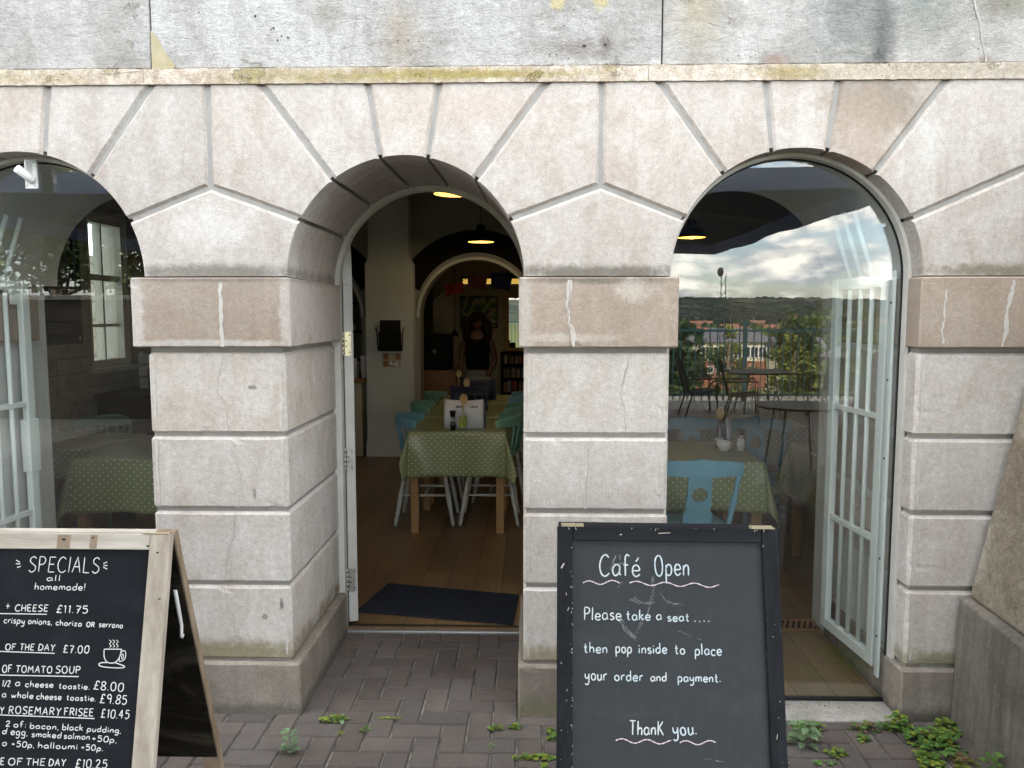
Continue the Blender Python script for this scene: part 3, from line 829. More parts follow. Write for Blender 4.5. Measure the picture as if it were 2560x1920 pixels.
# ashlar above
up = MB().use('ashlar'); random.seed(12)
vx = [-11, -9, -7, -5, -3.4, -1.4725, .503, 2.4, 4.4, 6.4, 8.4, 10]
for row, (z0, z1) in enumerate([(2.6 + .75 * k, 3.35 + .75 * k) for k in range(15)]):  # unseen upper courses are stacked this high to shade the terrace
    off = 0 if row % 2 == 0 else .9
    xs = vx if row % 2 == 0 else [-11, -8.5, -6.5, -4.5, -2.5, -.5, 1.5, 3.5, 5.5, 7.5, 10]
    for a, b in zip(xs, xs[1:]):
        up.ct = tone_rand(.95, 1.04)
        up.bbox((a + .0028, .004 + random.uniform(0, .003), z0 + .003), (b - .0028, 1.0, z1 - .003), .004)
up.use('dark_joint'); up.ct = 1
up.box((-10.95, .02, 2.62), (9.95, .98, 13.83))
up.use('ashlar'); up.box((-11, .004, -.05), (-4.3, 1.0, 2.598)); up.box((3.401, .004, -.05), (10, 1.0, 2.598)); up.use('dark_joint')  # unseen side stretches added so the terrace lies in shade
yk = .0015
up.use('scratch')
poly_line(up, [(-1.545, 2.86), (-1.50, 2.73), (-1.475, 2.66)], yk, .004, 21, .003)
poly_line(up, [(-1.375, 2.86), (-1.33, 2.78), (-1.27, 2.70), (-1.235, 2.605)], yk, .005, 22, .003, 8)
poly_line(up, [(-1.192, 2.86), (-1.19, 2.60)], yk, .0022, 23, .0012)
poly_line(up, [(-.665, 2.86), (-.68, 2.75), (-.70, 2.60)], yk, .003, 24, .002)
poly_line(up, [(-.645, 2.75), (-.65, 2.62)], yk, .0015, 25, .002)
poly_line(up, [(1.66, 2.86), (1.69, 2.75), (1.725, 2.605)], yk, .009, 26, .003)
up.use('crack')
poly_line(up, [(.29, 2.80), (.295, 2.72), (.285, 2.67)], yk, .002, 27, .003)
poly_line(up, [(.42, 2.72), (.44, 2.64)], yk, .0015, 28, .003)
up.use('ochre')
a = [up.vert(q) for q in ((-1.4695, yk, 2.745), (-1.452, yk, 2.73), (-1.43, yk, 2.69), (-1.412, yk, 2.66), (-1.395, yk, 2.635), (-1.377, yk, 2.612), (-1.385, yk, 2.603), (-1.4695, yk, 2.6))]
up.face(a[::-1])
up.use('dark_joint')
for x, z, r_ in ((.205, 2.675, .0075), (.285, 2.678, .007), (.075, 2.645, .0035), (.10, 2.643, .003), (-1.06, 2.795, .006), (-.99, 2.75, .005), (-1.0, 2.745, .004), (-1.01, 2.725, .003), (-.975, 2.705, .004), (-.96, 2.72, .004), (-.935, 2.715, .005), (-1.28, 2.81, .003), (-.47, 2.70, .004), (-.43, 2.695, .003), (-.51, 2.70, .003), (-.46, 2.65, .003)):
    rr = random.Random(int(x * 1000)); k = [up.vert((x + r_ * rr.uniform(.6, 1.3) * math.cos(q), yk, z + r_ * rr.uniform(.5, 1.1) * math.sin(q))) for q in [j * PI / 4 for j in range(8)]]
    up.face(k[::-1])
up.build('ashlar_wall', None, bld)

# roof of the building and its other outer walls
ro = MB().use('roof_slate'); ro.box((-11.1, -.05, 13.852), (10.1, 10.6, 14.1)); ro.box((-3.7, 1.001, 3.45), (3.5, 10.6, 3.6)); ro.build('roof', None, bld)  # unseen upper slab raised and widened with the wall to shade the terrace

# ------------------------------------------------------------------ inside walls, floor, ceiling
fl = MB().use('floor_planks'); fl.box((-3.6, .83, -.05), (3.4, 10.4, FLOOR))
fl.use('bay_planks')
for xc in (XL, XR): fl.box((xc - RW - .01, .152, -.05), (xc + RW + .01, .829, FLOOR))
tag(fl.build('floor'), kind='structure')
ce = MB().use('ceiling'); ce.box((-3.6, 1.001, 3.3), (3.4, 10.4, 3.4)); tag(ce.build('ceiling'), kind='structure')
# reveals behind the two windows
for xc in (XL, XR):
    m = MB().use('plaster_reveal')
    for s_ in (-1, 1):
        xa, xb = sorted((xc + s_ * (RW - .004), xc + s_ * (RW + .03)))
        m.box((xa, .152, FLOOR), (xb, .885 if xc == XL else 1.003, ZS))
    m.prism(arc(xc, ZS + .0005, RW - .004, 180, 0, 30) + arc(xc, ZS + .0005, RW + .172, 0, 180, 30), .152, 1.003)
    m.build('window_reveal', None, bld)
# lining behind the door frame
m = MB().use('plaster')
m.box((XD - .66, .86, FLOOR), (XD - .60, 1.003, ZS)); m.build('door_lining', None, bld)
MB().use('plaster').box((XD + .60, .86, FLOOR), (XD + .66, 1.003, ZS)).build('door_lining', None, bld)
# inner faces of the piers
m = MB().use('plaster')
m.box((-3.6, .801, FLOOR), (XL - RW - .03, .882, ZS))
for a, b in ((XL + RW + .03, XD - .60), (XD + .60, XR - RW - .03), (XR + RW + .03, 3.4)): m.box((a, .801, FLOOR), (b, 1.0, ZS))
m.box((-3.6, .9, 2.601), (3.4, 1.0, 3.3))
m.build('inner_front_wall', None, bld)
# left wall with an opening for the sash window (painted brick)
def uvwall(m, x, y0, y1, z0, z1, thick):
    for (ya, yb, za, zb) in rects:
        pass
lw = MB().use('white_brick')
X0 = -3.5
def quad_x(x, ya, yb, za, zb, flip=False):
    i = [lw.vert((x, ya, za)), lw.vert((x, yb, za)), lw.vert((x, yb, zb)), lw.vert((x, ya, zb))]
    uv = [(ya, za), (yb, za), (yb, zb), (ya, zb)]
    if flip: i = i[::-1]; uv = uv[::-1]
    lw.face(i, uv)
SY0, SY1, SZ0, SZ1 = 3.02, 3.62, 1.22, 2.47
for ya, yb, za, zb in ((1.0, SY0, 0, 3.3), (SY1, 5.9, 0, 3.3), (SY0, SY1, 0, SZ0), (SY0, SY1, SZ1, 3.3)): quad_x(X0, ya, yb, za, zb)
lw.use('plaster')
for (a, b) in (((SY0, SZ0), (SY1, SZ0)), ((SY1, SZ0), (SY1, SZ1)), ((SY1, SZ1), (SY0, SZ1)), ((SY0, SZ1), (SY0, SZ0))):
    i = [lw.vert((X0, a[0], a[1])), lw.vert((X0 - .3, a[0], a[1])), lw.vert((X0 - .3, b[0], b[1])), lw.vert((X0, b[0], b[1]))]; lw.face(i)
for ya, yb, za, zb in ((1.0, SY0, -.05, 3.3), (SY1, 5.9, -.05, 3.3), (SY0, SY1, -.05, SZ0), (SY0, SY1, SZ1, 3.3)): quad_x(X0 - .3, ya, yb, za, zb, True)
lw.build('side_wall', None, bld)
# sash window in that wall
sw = MB().use('frame_paint')
fx0, fx1 = X0 - .13, X0 - .02
sw.box((fx0, SY0 + .002, SZ0 + .002), (fx1, SY0 + .062, SZ1 - .002)); sw.box((fx0, SY1 - .062, SZ0 + .002), (fx1, SY1 - .002, SZ1 - .002))
sw.box((fx0, SY0 + .062, SZ1 - .075), (fx1, SY1 - .062, SZ1 - .002)); sw.box((fx0, SY0 + .062, SZ0 + .002), (fx1, SY1 - .062, SZ0 + .06))
for z in (1.55, 1.93): sw.box((fx0 + .03, SY0 + .062, z), (fx1 - .03, SY1 - .062, z + (.05 if z > 1.9 else .025)))
sw.box((fx0 + .035, (SY0 + SY1) / 2 - .012, SZ0 + .06), (fx1 - .035, (SY0 + SY1) / 2 + .012, 1.93))
sw.box((fx0 + .035, (SY0 + SY1) / 2 - .012, 1.98), (fx1 - .035, (SY0 + SY1) / 2 + .012, SZ1 - .075))
swo = sw.build('sash_window', None, bld)
MB().use('clear_glass').box((X0 - .078, SY0 + .062, SZ0 + .06), (X0 - .074, SY1 - .062, SZ1 - .075)).build('pane', None, swo)
sl_ = MB().use('frame_paint'); sl_.box((X0 - .02, SY0 - .06, SZ0 - .04), (X0 + .05, SY1 + .06, SZ0)); sl_.build('sill', None, swo)
# neighbour wall outside that window
# right wall, cross wall with inner arches, back room
m = MB().use('plaster'); m.box((3.3, 1.0, FLOOR), (3.4, 10.4, 3.3)); m.build('side_wall', None, bld)
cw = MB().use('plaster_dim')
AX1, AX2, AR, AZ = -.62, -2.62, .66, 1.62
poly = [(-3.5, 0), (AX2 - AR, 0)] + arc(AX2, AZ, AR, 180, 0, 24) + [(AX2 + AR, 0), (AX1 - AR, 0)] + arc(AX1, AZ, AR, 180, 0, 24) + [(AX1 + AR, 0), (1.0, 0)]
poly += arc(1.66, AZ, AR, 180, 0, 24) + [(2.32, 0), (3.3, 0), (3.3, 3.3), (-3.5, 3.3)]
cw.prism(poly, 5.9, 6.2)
cwo = cw.build('cross_wall', None, bld)
# white arch edging and black painted bands
ed = MB().use('plaster')
for ax in (AX1, AX2): ed.prism(arc(ax, AZ, AR, 180, 0, 30) + arc(ax, AZ, AR + .035, 0, 180, 30), 5.86, 5.899)
ed.build('arch_edging', None, cwo)
bd = MB().use('black_paint')
for ax in (AX1, AX2): bd.prism(arc(ax, AZ + .03, AR + .055, 157, 23, 24) + arc(ax, AZ + .03, AR + .31, 23, 157, 24), 5.885, 5.899)
bd.build('arch_band', None, cwo)
# pilaster between the arches
pi_ = MB().use('plaster'); pi_.box((-1.87, 5.70, FLOOR), (-1.33, 5.899, 2.22))
pi_.prism([(-1.87, 2.22), (-1.33, 2.22), (-1.37, 2.30), (-1.37, 3.3), (-1.83, 3.3), (-1.83, 2.30)], 5.70, 5.899)
pi_.box((-1.885, 5.685, FLOOR), (-1.315, 5.70, .17)); pi_.box((-1.88, 5.69, .17), (-1.32, 5.70, .20))
pi_.build('pilaster', None, cwo)
# back room
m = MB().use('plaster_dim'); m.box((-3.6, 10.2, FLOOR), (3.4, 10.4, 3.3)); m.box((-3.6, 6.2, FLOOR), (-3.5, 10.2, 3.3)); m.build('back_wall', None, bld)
m = MB().use('cream'); m.box((-1.5, 8.9, FLOOR), (.9, 9.0, 2.6))
m.box((-.5, 8.875, FLOOR), (-.35, 8.9, 2.6)); m.box((-1.5, 8.88, .3), (.9, 8.9, .36)); m.box((-1.5, 8.88, 1.32), (.9, 8.9, 1.34)); m.build('panelled_screen', None, bld)

# ------------------------------------------------------------------ windows, door, gates
def arched_window(xc, parent):
    g0, g1 = .128, .134
    fr = MB().use('frame_paint')
    ro_, ri = RW - .0008, RW - .015
    out = [(xc + ro_, .05)] + arc(xc, ZS, ro_, 0, 180, 40) + [(xc - ro_, .05)]
    inn = [(xc - ri, .05)] + arc(xc, ZS, ri, 180, 0, 40) + [(xc + ri, .05)]
    fr.prism(out + inn, .086, .150)
    o = fr.build('arched_window', None, parent)
    gk = MB().use('black_gasket')
    a_ = [(xc + ri - .0005, .024)] + arc(xc, ZS, ri - .0005, 0, 180, 40) + [(xc - ri + .0005, .024)]
    b_ = [(xc - ri + .006, .024)] + arc(xc, ZS, ri - .006, 180, 0, 40) + [(xc + ri - .006, .024)]
    gk.prism(a_ + b_, .1262, .1365)
    gk.box((xc - ri, .122, .012), (xc + ri, .140, .024))
    gk.build('gasket', None, o)
    pa = MB().use('pane'); pa.prism([(xc - ri + .010, .05), (xc + ri - .010, .05)] + arc(xc, ZS, ri - .010, 0, 180, 40)[1:-1] + [], g0, g1) if False else None
    pts = [(xc - ri + .005, .024), (xc + ri - .005, .024)] + arc(xc, ZS, ri - .005, 0, 180, 40)
    pa.prism(pts, g0, g1); pa.build('pane', None, o)
    si = MB().use('concrete'); si.bbox((xc - RW + .003, -.028, -.05), (xc + RW - .003, .1515, .011), .006); si.build('sill', None, o)
    return o
winL = arched_window(XL, bld); winR = arched_window(XR, bld)

def gate(hx, hy, fx, fy, parent):
    """barred security gate from hinge (hx, hy) to free edge (fx, fy)"""
    d = Vector((fx - hx, fy - hy, 0)); L = d.length; ang = math.atan2(d.y, d.x)
    mt = Matrix.Translation((hx, hy, 0)) @ Matrix.Rotation(ang, 4, 'Z')
    m = MB().use('gate_paint'); zb, zt = .128, 1.815; t = .016
    m.bbox((0, -t, zb), (.05, t, zt), .003, mt); m.bbox((L - .05, -t, zb), (L, t, zt), .003, mt)
    m.bbox((.05, -t, zt - .05), (L - .05, t, zt), .003, mt); m.bbox((.05, -t, zb), (L - .05, t, zb + .05), .003, mt)
    for z in (.67, 1.205): m.bbox((.05, -.011, z), (L - .05, .011, z + .025), .002, mt)
    # upstand above the gate, leaning in under the arch
    o = m.build('security_gate', None, parent)
    n = 3
    for k in range(n):
        x = .05 + (L - .10) * (k + 1) / (n + 1)
        MB().use('gate_paint').tube([mt @ Vector((x, 0, zb + .04)), mt @ Vector((x, 0, zt - .04))], .0105, 10).build('bar', None, o)
        sg = -1 if hx > (XL + XR) / 2 else 1
        p0 = mt @ Vector((x, 0, zt - .002)); p1 = p0 + Vector((sg * .085, .02, .29))
        MB().use('gate_paint').tube([p0, p1], .0105, 10).build('bar', None, o)
    return o, mt, L
gR, mtR, LR = gate(1.500, .205, 1.452, .672, winR)
hg = MB().use('gate_paint')
for z in (.40, 1.50):
    for k in range(4): hg.tube([(1.507, .192, z + k * .032), (1.507, .192, z + k * .032 + .029)], .009, 10)
hg.build('hinge', None, gR)
fp = MB().use('gate_paint'); fp.bbox((1.487, .154, .10), (1.4995, .186, 1.83), .003)
fp.use('black_gasket')
for z in (.28, .62, 1.05, 1.38, 1.70): fp.lathe([(.0001, 0), (.005, 0), (.005, .003)], (0, 0, 0), 8, True, Matrix.Translation((1.487, .17, z)) @ Matrix.Rotation(R(-90), 4, 'Y'))
fp.build('gate_post', None, gR)
gL, mtL, LL = gate(XL - .4675, .205, XL - .436, .672, winL)
lk = MB().use('gate_paint'); lk.bbox((LL - .062, -.024, .88), (LL + .010, .024, 1.14), .004, mtL)
lk.build('lock_case', None, gL)
lk = MB().use('lock_black'); lk.bbox((LL + .0105, -.016, .925), (LL + .014, .010, 1.005), .0012, mtL)
lk.use('steel'); lk.bbox((LL + .0142, -.008, .955), (LL + .019, .004, .975), .001, mtL)
lk.build('lock_plate', None, gL)
pd = MB().use('gate_paint'); pd.bbox((LL - .11, -.004, 1.70), (LL - .06, .004, 1.765), .002, mtL); pd.build('latch_eye', None, gL)

# doorway: white frame, open door leaf seen edge on, threshold
df = MB().use('frame_paint')
ro_, ri = RD + .06, RD - .006
out = [(XD + ro_, .0)] + arc(XD, ZS, ro_, 0, 180, 40) + [(XD - ro_, .0)]
inn = [(XD - ri, .0)] + arc(XD, ZS, ri, 180, 0, 40) + [(XD + ri, .0)]
df.prism(out + inn, .8005, .855)
dfo = df.build('door_frame', None, bld)
th = MB().use('alu'); th.bbox((XD - ri, .8, -.02), (XD + ri, .848, .012), .004); th.use('black_gasket'); th.box((XD - ri, .8485, 0), (XD + ri, .866, .024)); th.build('threshold', None, dfo)
# leaf: hinged on the left, swung inwards past a right angle
hx, hy = -.951, .862
dm = Matrix.Translation((hx, hy, 0)) @ Matrix.Rotation(R(107), 4, 'Z')
lf = MB().use('white_paint')
lf.bbox((0, -.048, .035), (.86, 0, 1.80), .003, dm)
lt = [(.0, 1.801)] + [(.43 - .43 * math.cos(R(a)), 1.801 + .43 * math.sin(R(a))) for a in range(0, 181, 6)] + [(.86, 1.801)]
i0 = [lf.vert(dm @ Vector((x, -.047, z))) for x, z in lt[1:-1]]; i1 = [lf.vert(dm @ Vector((x, -.001, z))) for x, z in lt[1:-1]]
lf.face(i0); lf.face(i1[::-1])
for k in range(len(i0)):
    j = (k + 1) % len(i0); lf.face((i0[k], i1[k], i1[j], i0[j]))
leaf = lf.build('door', None, dfo)
for z in (1.44, .84, .20):
    h_ = MB().use('brass' if z > 1.4 else 'steel')
    h_.bbox((-.0035, -.036, z), (-.0005, -.004, z + .125), .0008, dm)
    for k in range(5): h_.tube([dm @ Vector((-.006, .004, z + .025 * k + .001)), dm @ Vector((-.006, .004, z + .025 * k + .024))], .0065, 8)
    h_.use('black')
    for k, (a, b) in enumerate(((.2, .15), (.75, .4), (.75, .62), (.2, .86))): h_.lathe([(.0001, 0), (.0038, 0), (.0038, .001)], (0, 0, 0), 8, True, dm @ Matrix.Translation((-.0036, -.036 + .032 * a, z + .125 * b)) @ Matrix.Rotation(R(-90), 4, 'Y'))
    h_.build('hinge', None, leaf)

# ------------------------------------------------------------------ handwriting
GL = {}
def gl(ch, w_, *strokes): GL[ch] = (w_, strokes)
# strokes: lists of (x, y) in hundredths; x-height 52, capitals 100, descender -38; ~ marks a curved stroke
S_ = lambda t: (t[0] == '~', [tuple(float(q) / 100 for q in p.split(',')) for p in t.lstrip('~').split()])
def G_(ch, w_, *st): GL[ch] = (w_ / 100, [S_(s) for s in st])
G_('a', 46, '~42,44 26,52 8,42 3,22 12,3 26,2 40,18 42,44', '42,48 42,12 48,2')
G_('b', 46, '3,100 4,2', '~4,36 18,52 38,46 44,26 36,5 18,0 4,12')
G_('c', 40, '~40,42 26,52 9,44 3,24 11,5 26,0 41,10')
G_('d', 46, '42,100 42,2', '~42,40 26,52 9,44 3,24 11,4 26,2 42,20')
G_('e', 44, '~4,26 40,28 38,44 24,52 8,44 3,22 12,4 28,0 44,10')
G_('f', 34, '~36,92 24,100 14,88 13,60 13,2', '2,52 30,52')
G_('g', 46, '~42,44 26,52 8,44 3,26 12,6 26,4 40,20 42,48', '~42,48 42,-10 36,-32 20,-38 6,-28')
G_('h', 42, '3,100 4,2', '~4,32 18,50 32,48 38,34 38,2')
G_('i', 10, '5,50 5,2', '5,74 5,70')
G_('k', 40, '4,100 4,2', '36,54 5,24', '12,30 38,2')
G_('l', 12, '5,100 5,6 9,2')
G_('m', 66, '4,50 4,2', '~4,32 16,50 28,46 33,30 33,2', '~33,32 46,50 58,46 62,30 62,2')
G_('n', 42, '4,50 4,2', '~4,32 18,50 32,48 38,34 38,2')
G_('o', 44, '~24,52 8,44 3,26 10,6 24,0 38,8 42,26 36,44 24,52')
G_('p', 46, '4,50 4,-38', '~4,36 18,52 36,47 43,27 36,6 18,0 4,12')
G_('q', 46, '42,50 42,-38', '~42,40 26,52 9,44 3,24 11,4 26,2 42,20')
G_('r', 32, '4,50 4,2', '~4,28 14,46 26,52 32,48')
G_('s', 36, '~34,46 22,52 8,46 8,34 20,27 32,20 33,8 20,0 4,6')
G_('t', 34, '15,84 15,10 22,2 32,4', '2,55 30,55')
G_('u', 42, '~4,50 4,18 12,2 26,2 38,18', '38,50 38,12 42,2')
G_('v', 40, '3,50 20,2 38,50')
G_('w', 60, '3,50 16,2 30,40 44,2 58,50')
G_('y', 44, '~4,50 6,24 18,12 32,20 40,36', '~40,50 40,-6 34,-30 18,-38 4,-28')
G_('z', 38, '4,50 36,50 4,2 38,2')
G_('é', 44, '~4,26 40,28 38,44 24,52 8,44 3,22 12,4 28,0 44,10', '22,68 38,86')
G_('A', 56, '2,0 28,100 54,0', '11,36 45,36')
G_('C', 58, '~54,86 36,100 14,84 4,48 14,12 36,0 58,14')
G_('D', 56, '5,100 5,0', '~5,100 36,90 52,54 40,12 5,0')
G_('E', 46, '44,98 5,98 5,2 46,2', '5,52 38,52')
G_('F', 46, '46,98 5,98 5,0', '5,54 36,54')
G_('H', 52, '5,100 5,0', '48,100 48,0', '5,50 48,50')
G_('I', 10, '5,100 5,0')
G_('L', 44, '5,100 5,2 44,2')
G_('M', 66, '4,0 10,100 33,40 56,100 62,0')
G_('O', 60, '~32,100 12,86 4,50 12,14 30,0 50,12 57,48 50,86 32,100')
G_('P', 48, '5,100 5,0', '~5,98 32,96 45,76 34,52 5,46')
G_('R', 52, '5,100 5,0', '~5,98 32,96 44,76 34,54 5,48', '20,50 50,0')
G_('S', 48, '~44,88 28,100 8,88 8,66 26,52 44,36 42,12 22,0 3,12')
G_('T', 54, '2,98 54,98', '28,98 28,0')
G_('U', 54, '~5,100 5,30 16,4 36,4 48,30 48,100')
G_('Y', 52, '3,100 26,50', '50,100 26,50 24,0')
G_('K', 50, '5,100 5,0', '46,98 6,42', '16,52 50,0')
G_('0', 52, '~28,100 10,86 4,50 10,12 26,0 44,12 49,48 44,86 28,100')
G_('1', 22, '4,82 14,100 14,0')
G_('2', 46, '~4,80 18,100 38,92 38,66 22,36 4,4', '4,4 46,4')
G_('4', 50, '34,0 34,100 4,34 48,34')
G_('5', 48, '44,98 10,98 8,58', '~8,58 28,64 44,48 42,16 22,0 4,12')
G_('7', 46, '4,98 44,98 18,0', '14,52 38,52')
G_('8', 46, '~24,52 8,66 8,86 24,100 40,86 38,66 24,52 6,34 5,12 24,0 42,12 42,34 24,52')
G_('9', 46, '~42,80 26,100 8,90 6,66 22,52 40,64 42,84', '42,84 38,0')
G_('£', 54, '~48,84 34,100 20,86 20,50 16,16 4,4', '4,3 52,3', '6,48 40,48')
G_('+', 40, '20,62 20,18', '2,40 38,40')
G_('/', 34, '4,-6 32,100')
G_('.', 10, '4,5 6,3')
G_(',', 12, '7,6 3,-12')
G_('!', 12, '6,100 6,28', '6,5 6,2')
G_(':', 12, '6,48 6,44', '6,8 6,4')
def smooth(pts, n=5):
    P = [pts[0]] + pts + [pts[-1]]; out = []
    for i in range(1, len(P) - 2):
        p0, p1, p2, p3 = P[i - 1:i + 3]
        for k in range(n):
            t = k / n
            out.append(tuple(.5 * (2 * p1[a] + (p2[a] - p0[a]) * t + (2 * p0[a] - 5 * p1[a] + 4 * p2[a] - p3[a]) * t * t + (3 * p1[a] - p0[a] - 3 * p2[a] + p3[a]) * t ** 3) for a in (0, 1)))
    out.append(pts[-1]); return out
ASC = set('bdfhklt0123456789£/!ABCDEFGHIJKLMNOPQRSTUVWXYZé')
def write(mb, text, u0, v0, u1, v1, hgt, wid, put, seed=0, gap=.16):
    """strokes of text between two baseline points on a board; put(u, v) gives the 3-D point"""
    r_ = random.Random(text + str(seed))
    tot = sum(GL[c][0] for c in text) + gap * (len(text) - 1)
    L = math.hypot(u1 - u0, v1 - v0); sx = L / tot
    sy = hgt if any(c in ASC for c in text) else hgt / .54
    du, dv = (u1 - u0) / L, (v1 - v0) / L; x = 0
    for c in text:
        wd, st = GL[c]; dy = r_.uniform(-.03, .03); sk = r_.uniform(-.03, .05)
        for curved, pts in st:
            q = smooth(pts) if curved and len(pts) > 2 else pts
            if not curved:
                qq = []
                for a, b in zip(q, q[1:]):
                    qq += [a, ((a[0] * 2 + b[0]) / 3 + r_.uniform(-.012, .012), (a[1] * 2 + b[1]) / 3), ((a[0] + 2 * b[0]) / 3, (a[1] + 2 * b[1]) / 3)]
                q = qq + [q[-1]]
            P = []
            for px, py in q:
                ax = (x + px + sk * py) * sx; ay = (py + dy) * sy
                P.append(put(u0 + du * ax + dv * ay, v0 + dv * ax - du * ay))
            n_ = put(0, 0, True)
            if (P[-1] - P[0]).length < wid * .8 and len(P) <= 4:
                P = [P[0] - (P[-1] - P[0]).normalized() * wid * .3, P[-1] + (P[-1] - P[0]).normalized() * wid * .3]
            ws = [wid * r_.uniform(.8, 1.12) for _ in P]
            ws[0] *= .75; ws[-1] *= .75
            mb.ribbon(P, ws, n_)
        x += wd + gap
RT = [('Café', .1198, .1390, .2365, .1380, .0606), ('Open', .2789, .1345, .3759, .1335, .0583), ('Please', .0769, .2598, .1822, .259, .0348), ('take', .1969, .2584, .264, .2575, .0286), ('a', .2808, .2568, .2954, .2565, .0143), ('seat', .312, .2603, .3726, .2588, .0245), ('....', .3871, .2597, .43, .2588, .0163), ('then', .0766, .3498, .1415, .349, .029), ('pop', .1657, .348, .2104, .3475, .0161), ('inside', .2303, .3487, .3089, .3475, .0282), ('to', .3309, .3478, .3587, .3475, .0281), ('place', .3867, .3494, .4602, .3497, .0301), ('your', .0784, .4238, .14, .423, .0179), ('order', .1616, .4232, .2404, .4220, .0279), ('and', .2619, .4217, .3056, .4222, .0238), ('payment.', .3374, .422, .4554, .4205, .0250), ('ThanK', .2012, .5643, .2944, .565, .037), ('you.', .3206, .5632, .3859, .5590, .0213)]
LT = [('SPECIALS', -.4292, .1146, -.2131, .1175, .0458), ('all', -.3708, .1405, -.3292, .1402, .0172), ('homemade!', -.4045, .1666, -.2508, .1677, .0203), ('+', -.4865, .2282, -.4733, .2281, .0175), ('CHEESE', -.4579, .2302, -.3576, .2300, .0189), ('£11.75', -.3323, .2327, -.2362, .235, .0215), ('crispy', -.4871, .2641, -.4242, .2666, .0105), ('onions,', -.4134, .2665, -.3408, .2686, .0105), ('chorizo', -.329, .2693, -.2513, .2722, .0172), ('OR', -.2367, .273, -.2114, .2736, .0134), ('serrano', -.1983, .2735, -.1265, .2764, .0097), ('OF', -.4743, .3417, -.4424, .3423, .0177), ('THE', -.4309, .3413, -.3877, .3422, .0177), ('DAY', -.3747, .3421, -.3245, .3434, .0186), ('£7.00', -.2998, .348, -.2214, .349, .0212), ('OF', -.4763, .4056, -.4474, .4053, .0211), ('TOMATO', -.4363, .4051, -.3263, .4062, .0192), ('SOUP', -.3157, .4061, -.2414, .4053, .0201), ('1/2', -.4718, .4448, -.4475, .4454, .0174), ('a', -.4325, .4431, -.4185, .4429, .0109), ('cheese', -.402, .4454, -.3184, .4462, .0174), ('toastie.', -.302, .4486, -.2092, .4507, .0165), ('£8.00', -.1992, .4497, -.1085, .4561, .0239), ('a', -.4682, .4752, -.4567, .4751, .0108), ('whole', -.4412, .4762, -.3753, .4776, .0173), ('cheese', -.3649, .4797, -.2908, .4806, .0182), ('toastie.', -.2755, .4809, -.1877, .4829, .0165), ('£9.85', -.1766, .488, -.0957, .4918, .0251), ('Y', -.4690, .5214, -.4574, .5213, .0194), ('ROSEMARY', -.4436, .5203, -.2882, .5237, .0207), ('FRISEE', -.2781, .5236, -.1915, .5251, .0207), ('£10.45', -.1691, .5279, -.0853, .5312, .0236), ('2', -.4486, .5569, -.4358, .5567, .015), ('of:', -.4241, .5579, -.3872, .5583, .0163), ('bacon,', -.3755, .5603, -.2901, .5636, .0163), ('black', -.2795, .5634, -.2187, .5657, .0171), ('pudding,', -.2058, .5668, -.1047, .5707, .0162), ('d', -.4564, .5771, -.4435, .5778, .0171), ('egg,', -.4309, .5789, -.38, .5817, .0111), ('smoked', -.3683, .5837, -.2808, .5869, .0171), ('salmon', -.2725, .5876, -.1957, .5901, .017), ('+50p,', -.1886, .5934, -.1151, .5976, .0161), ('o', -.4527, .609, -.4399, .6093, .0102), ('+50p,', -.425, .6108, -.3567, .6142, .0153), ('halloumi', -.3457, .614, -.2297, .6169, .0169), ('+50p.', -.2182, .618, -.154, .6202, .0153), ('E', -.4520, .6619, -.4411, .6618, .019), ('OF', -.4293, .6616, -.3871, .6624, .0189), ('THE', -.378, .6622, -.3209, .6624, .0189), ('DAY', -.3095, .6626, -.2593, .6628, .0189), ('£10.25', -.2316, .6667, -.1382, .6676, .0232)]

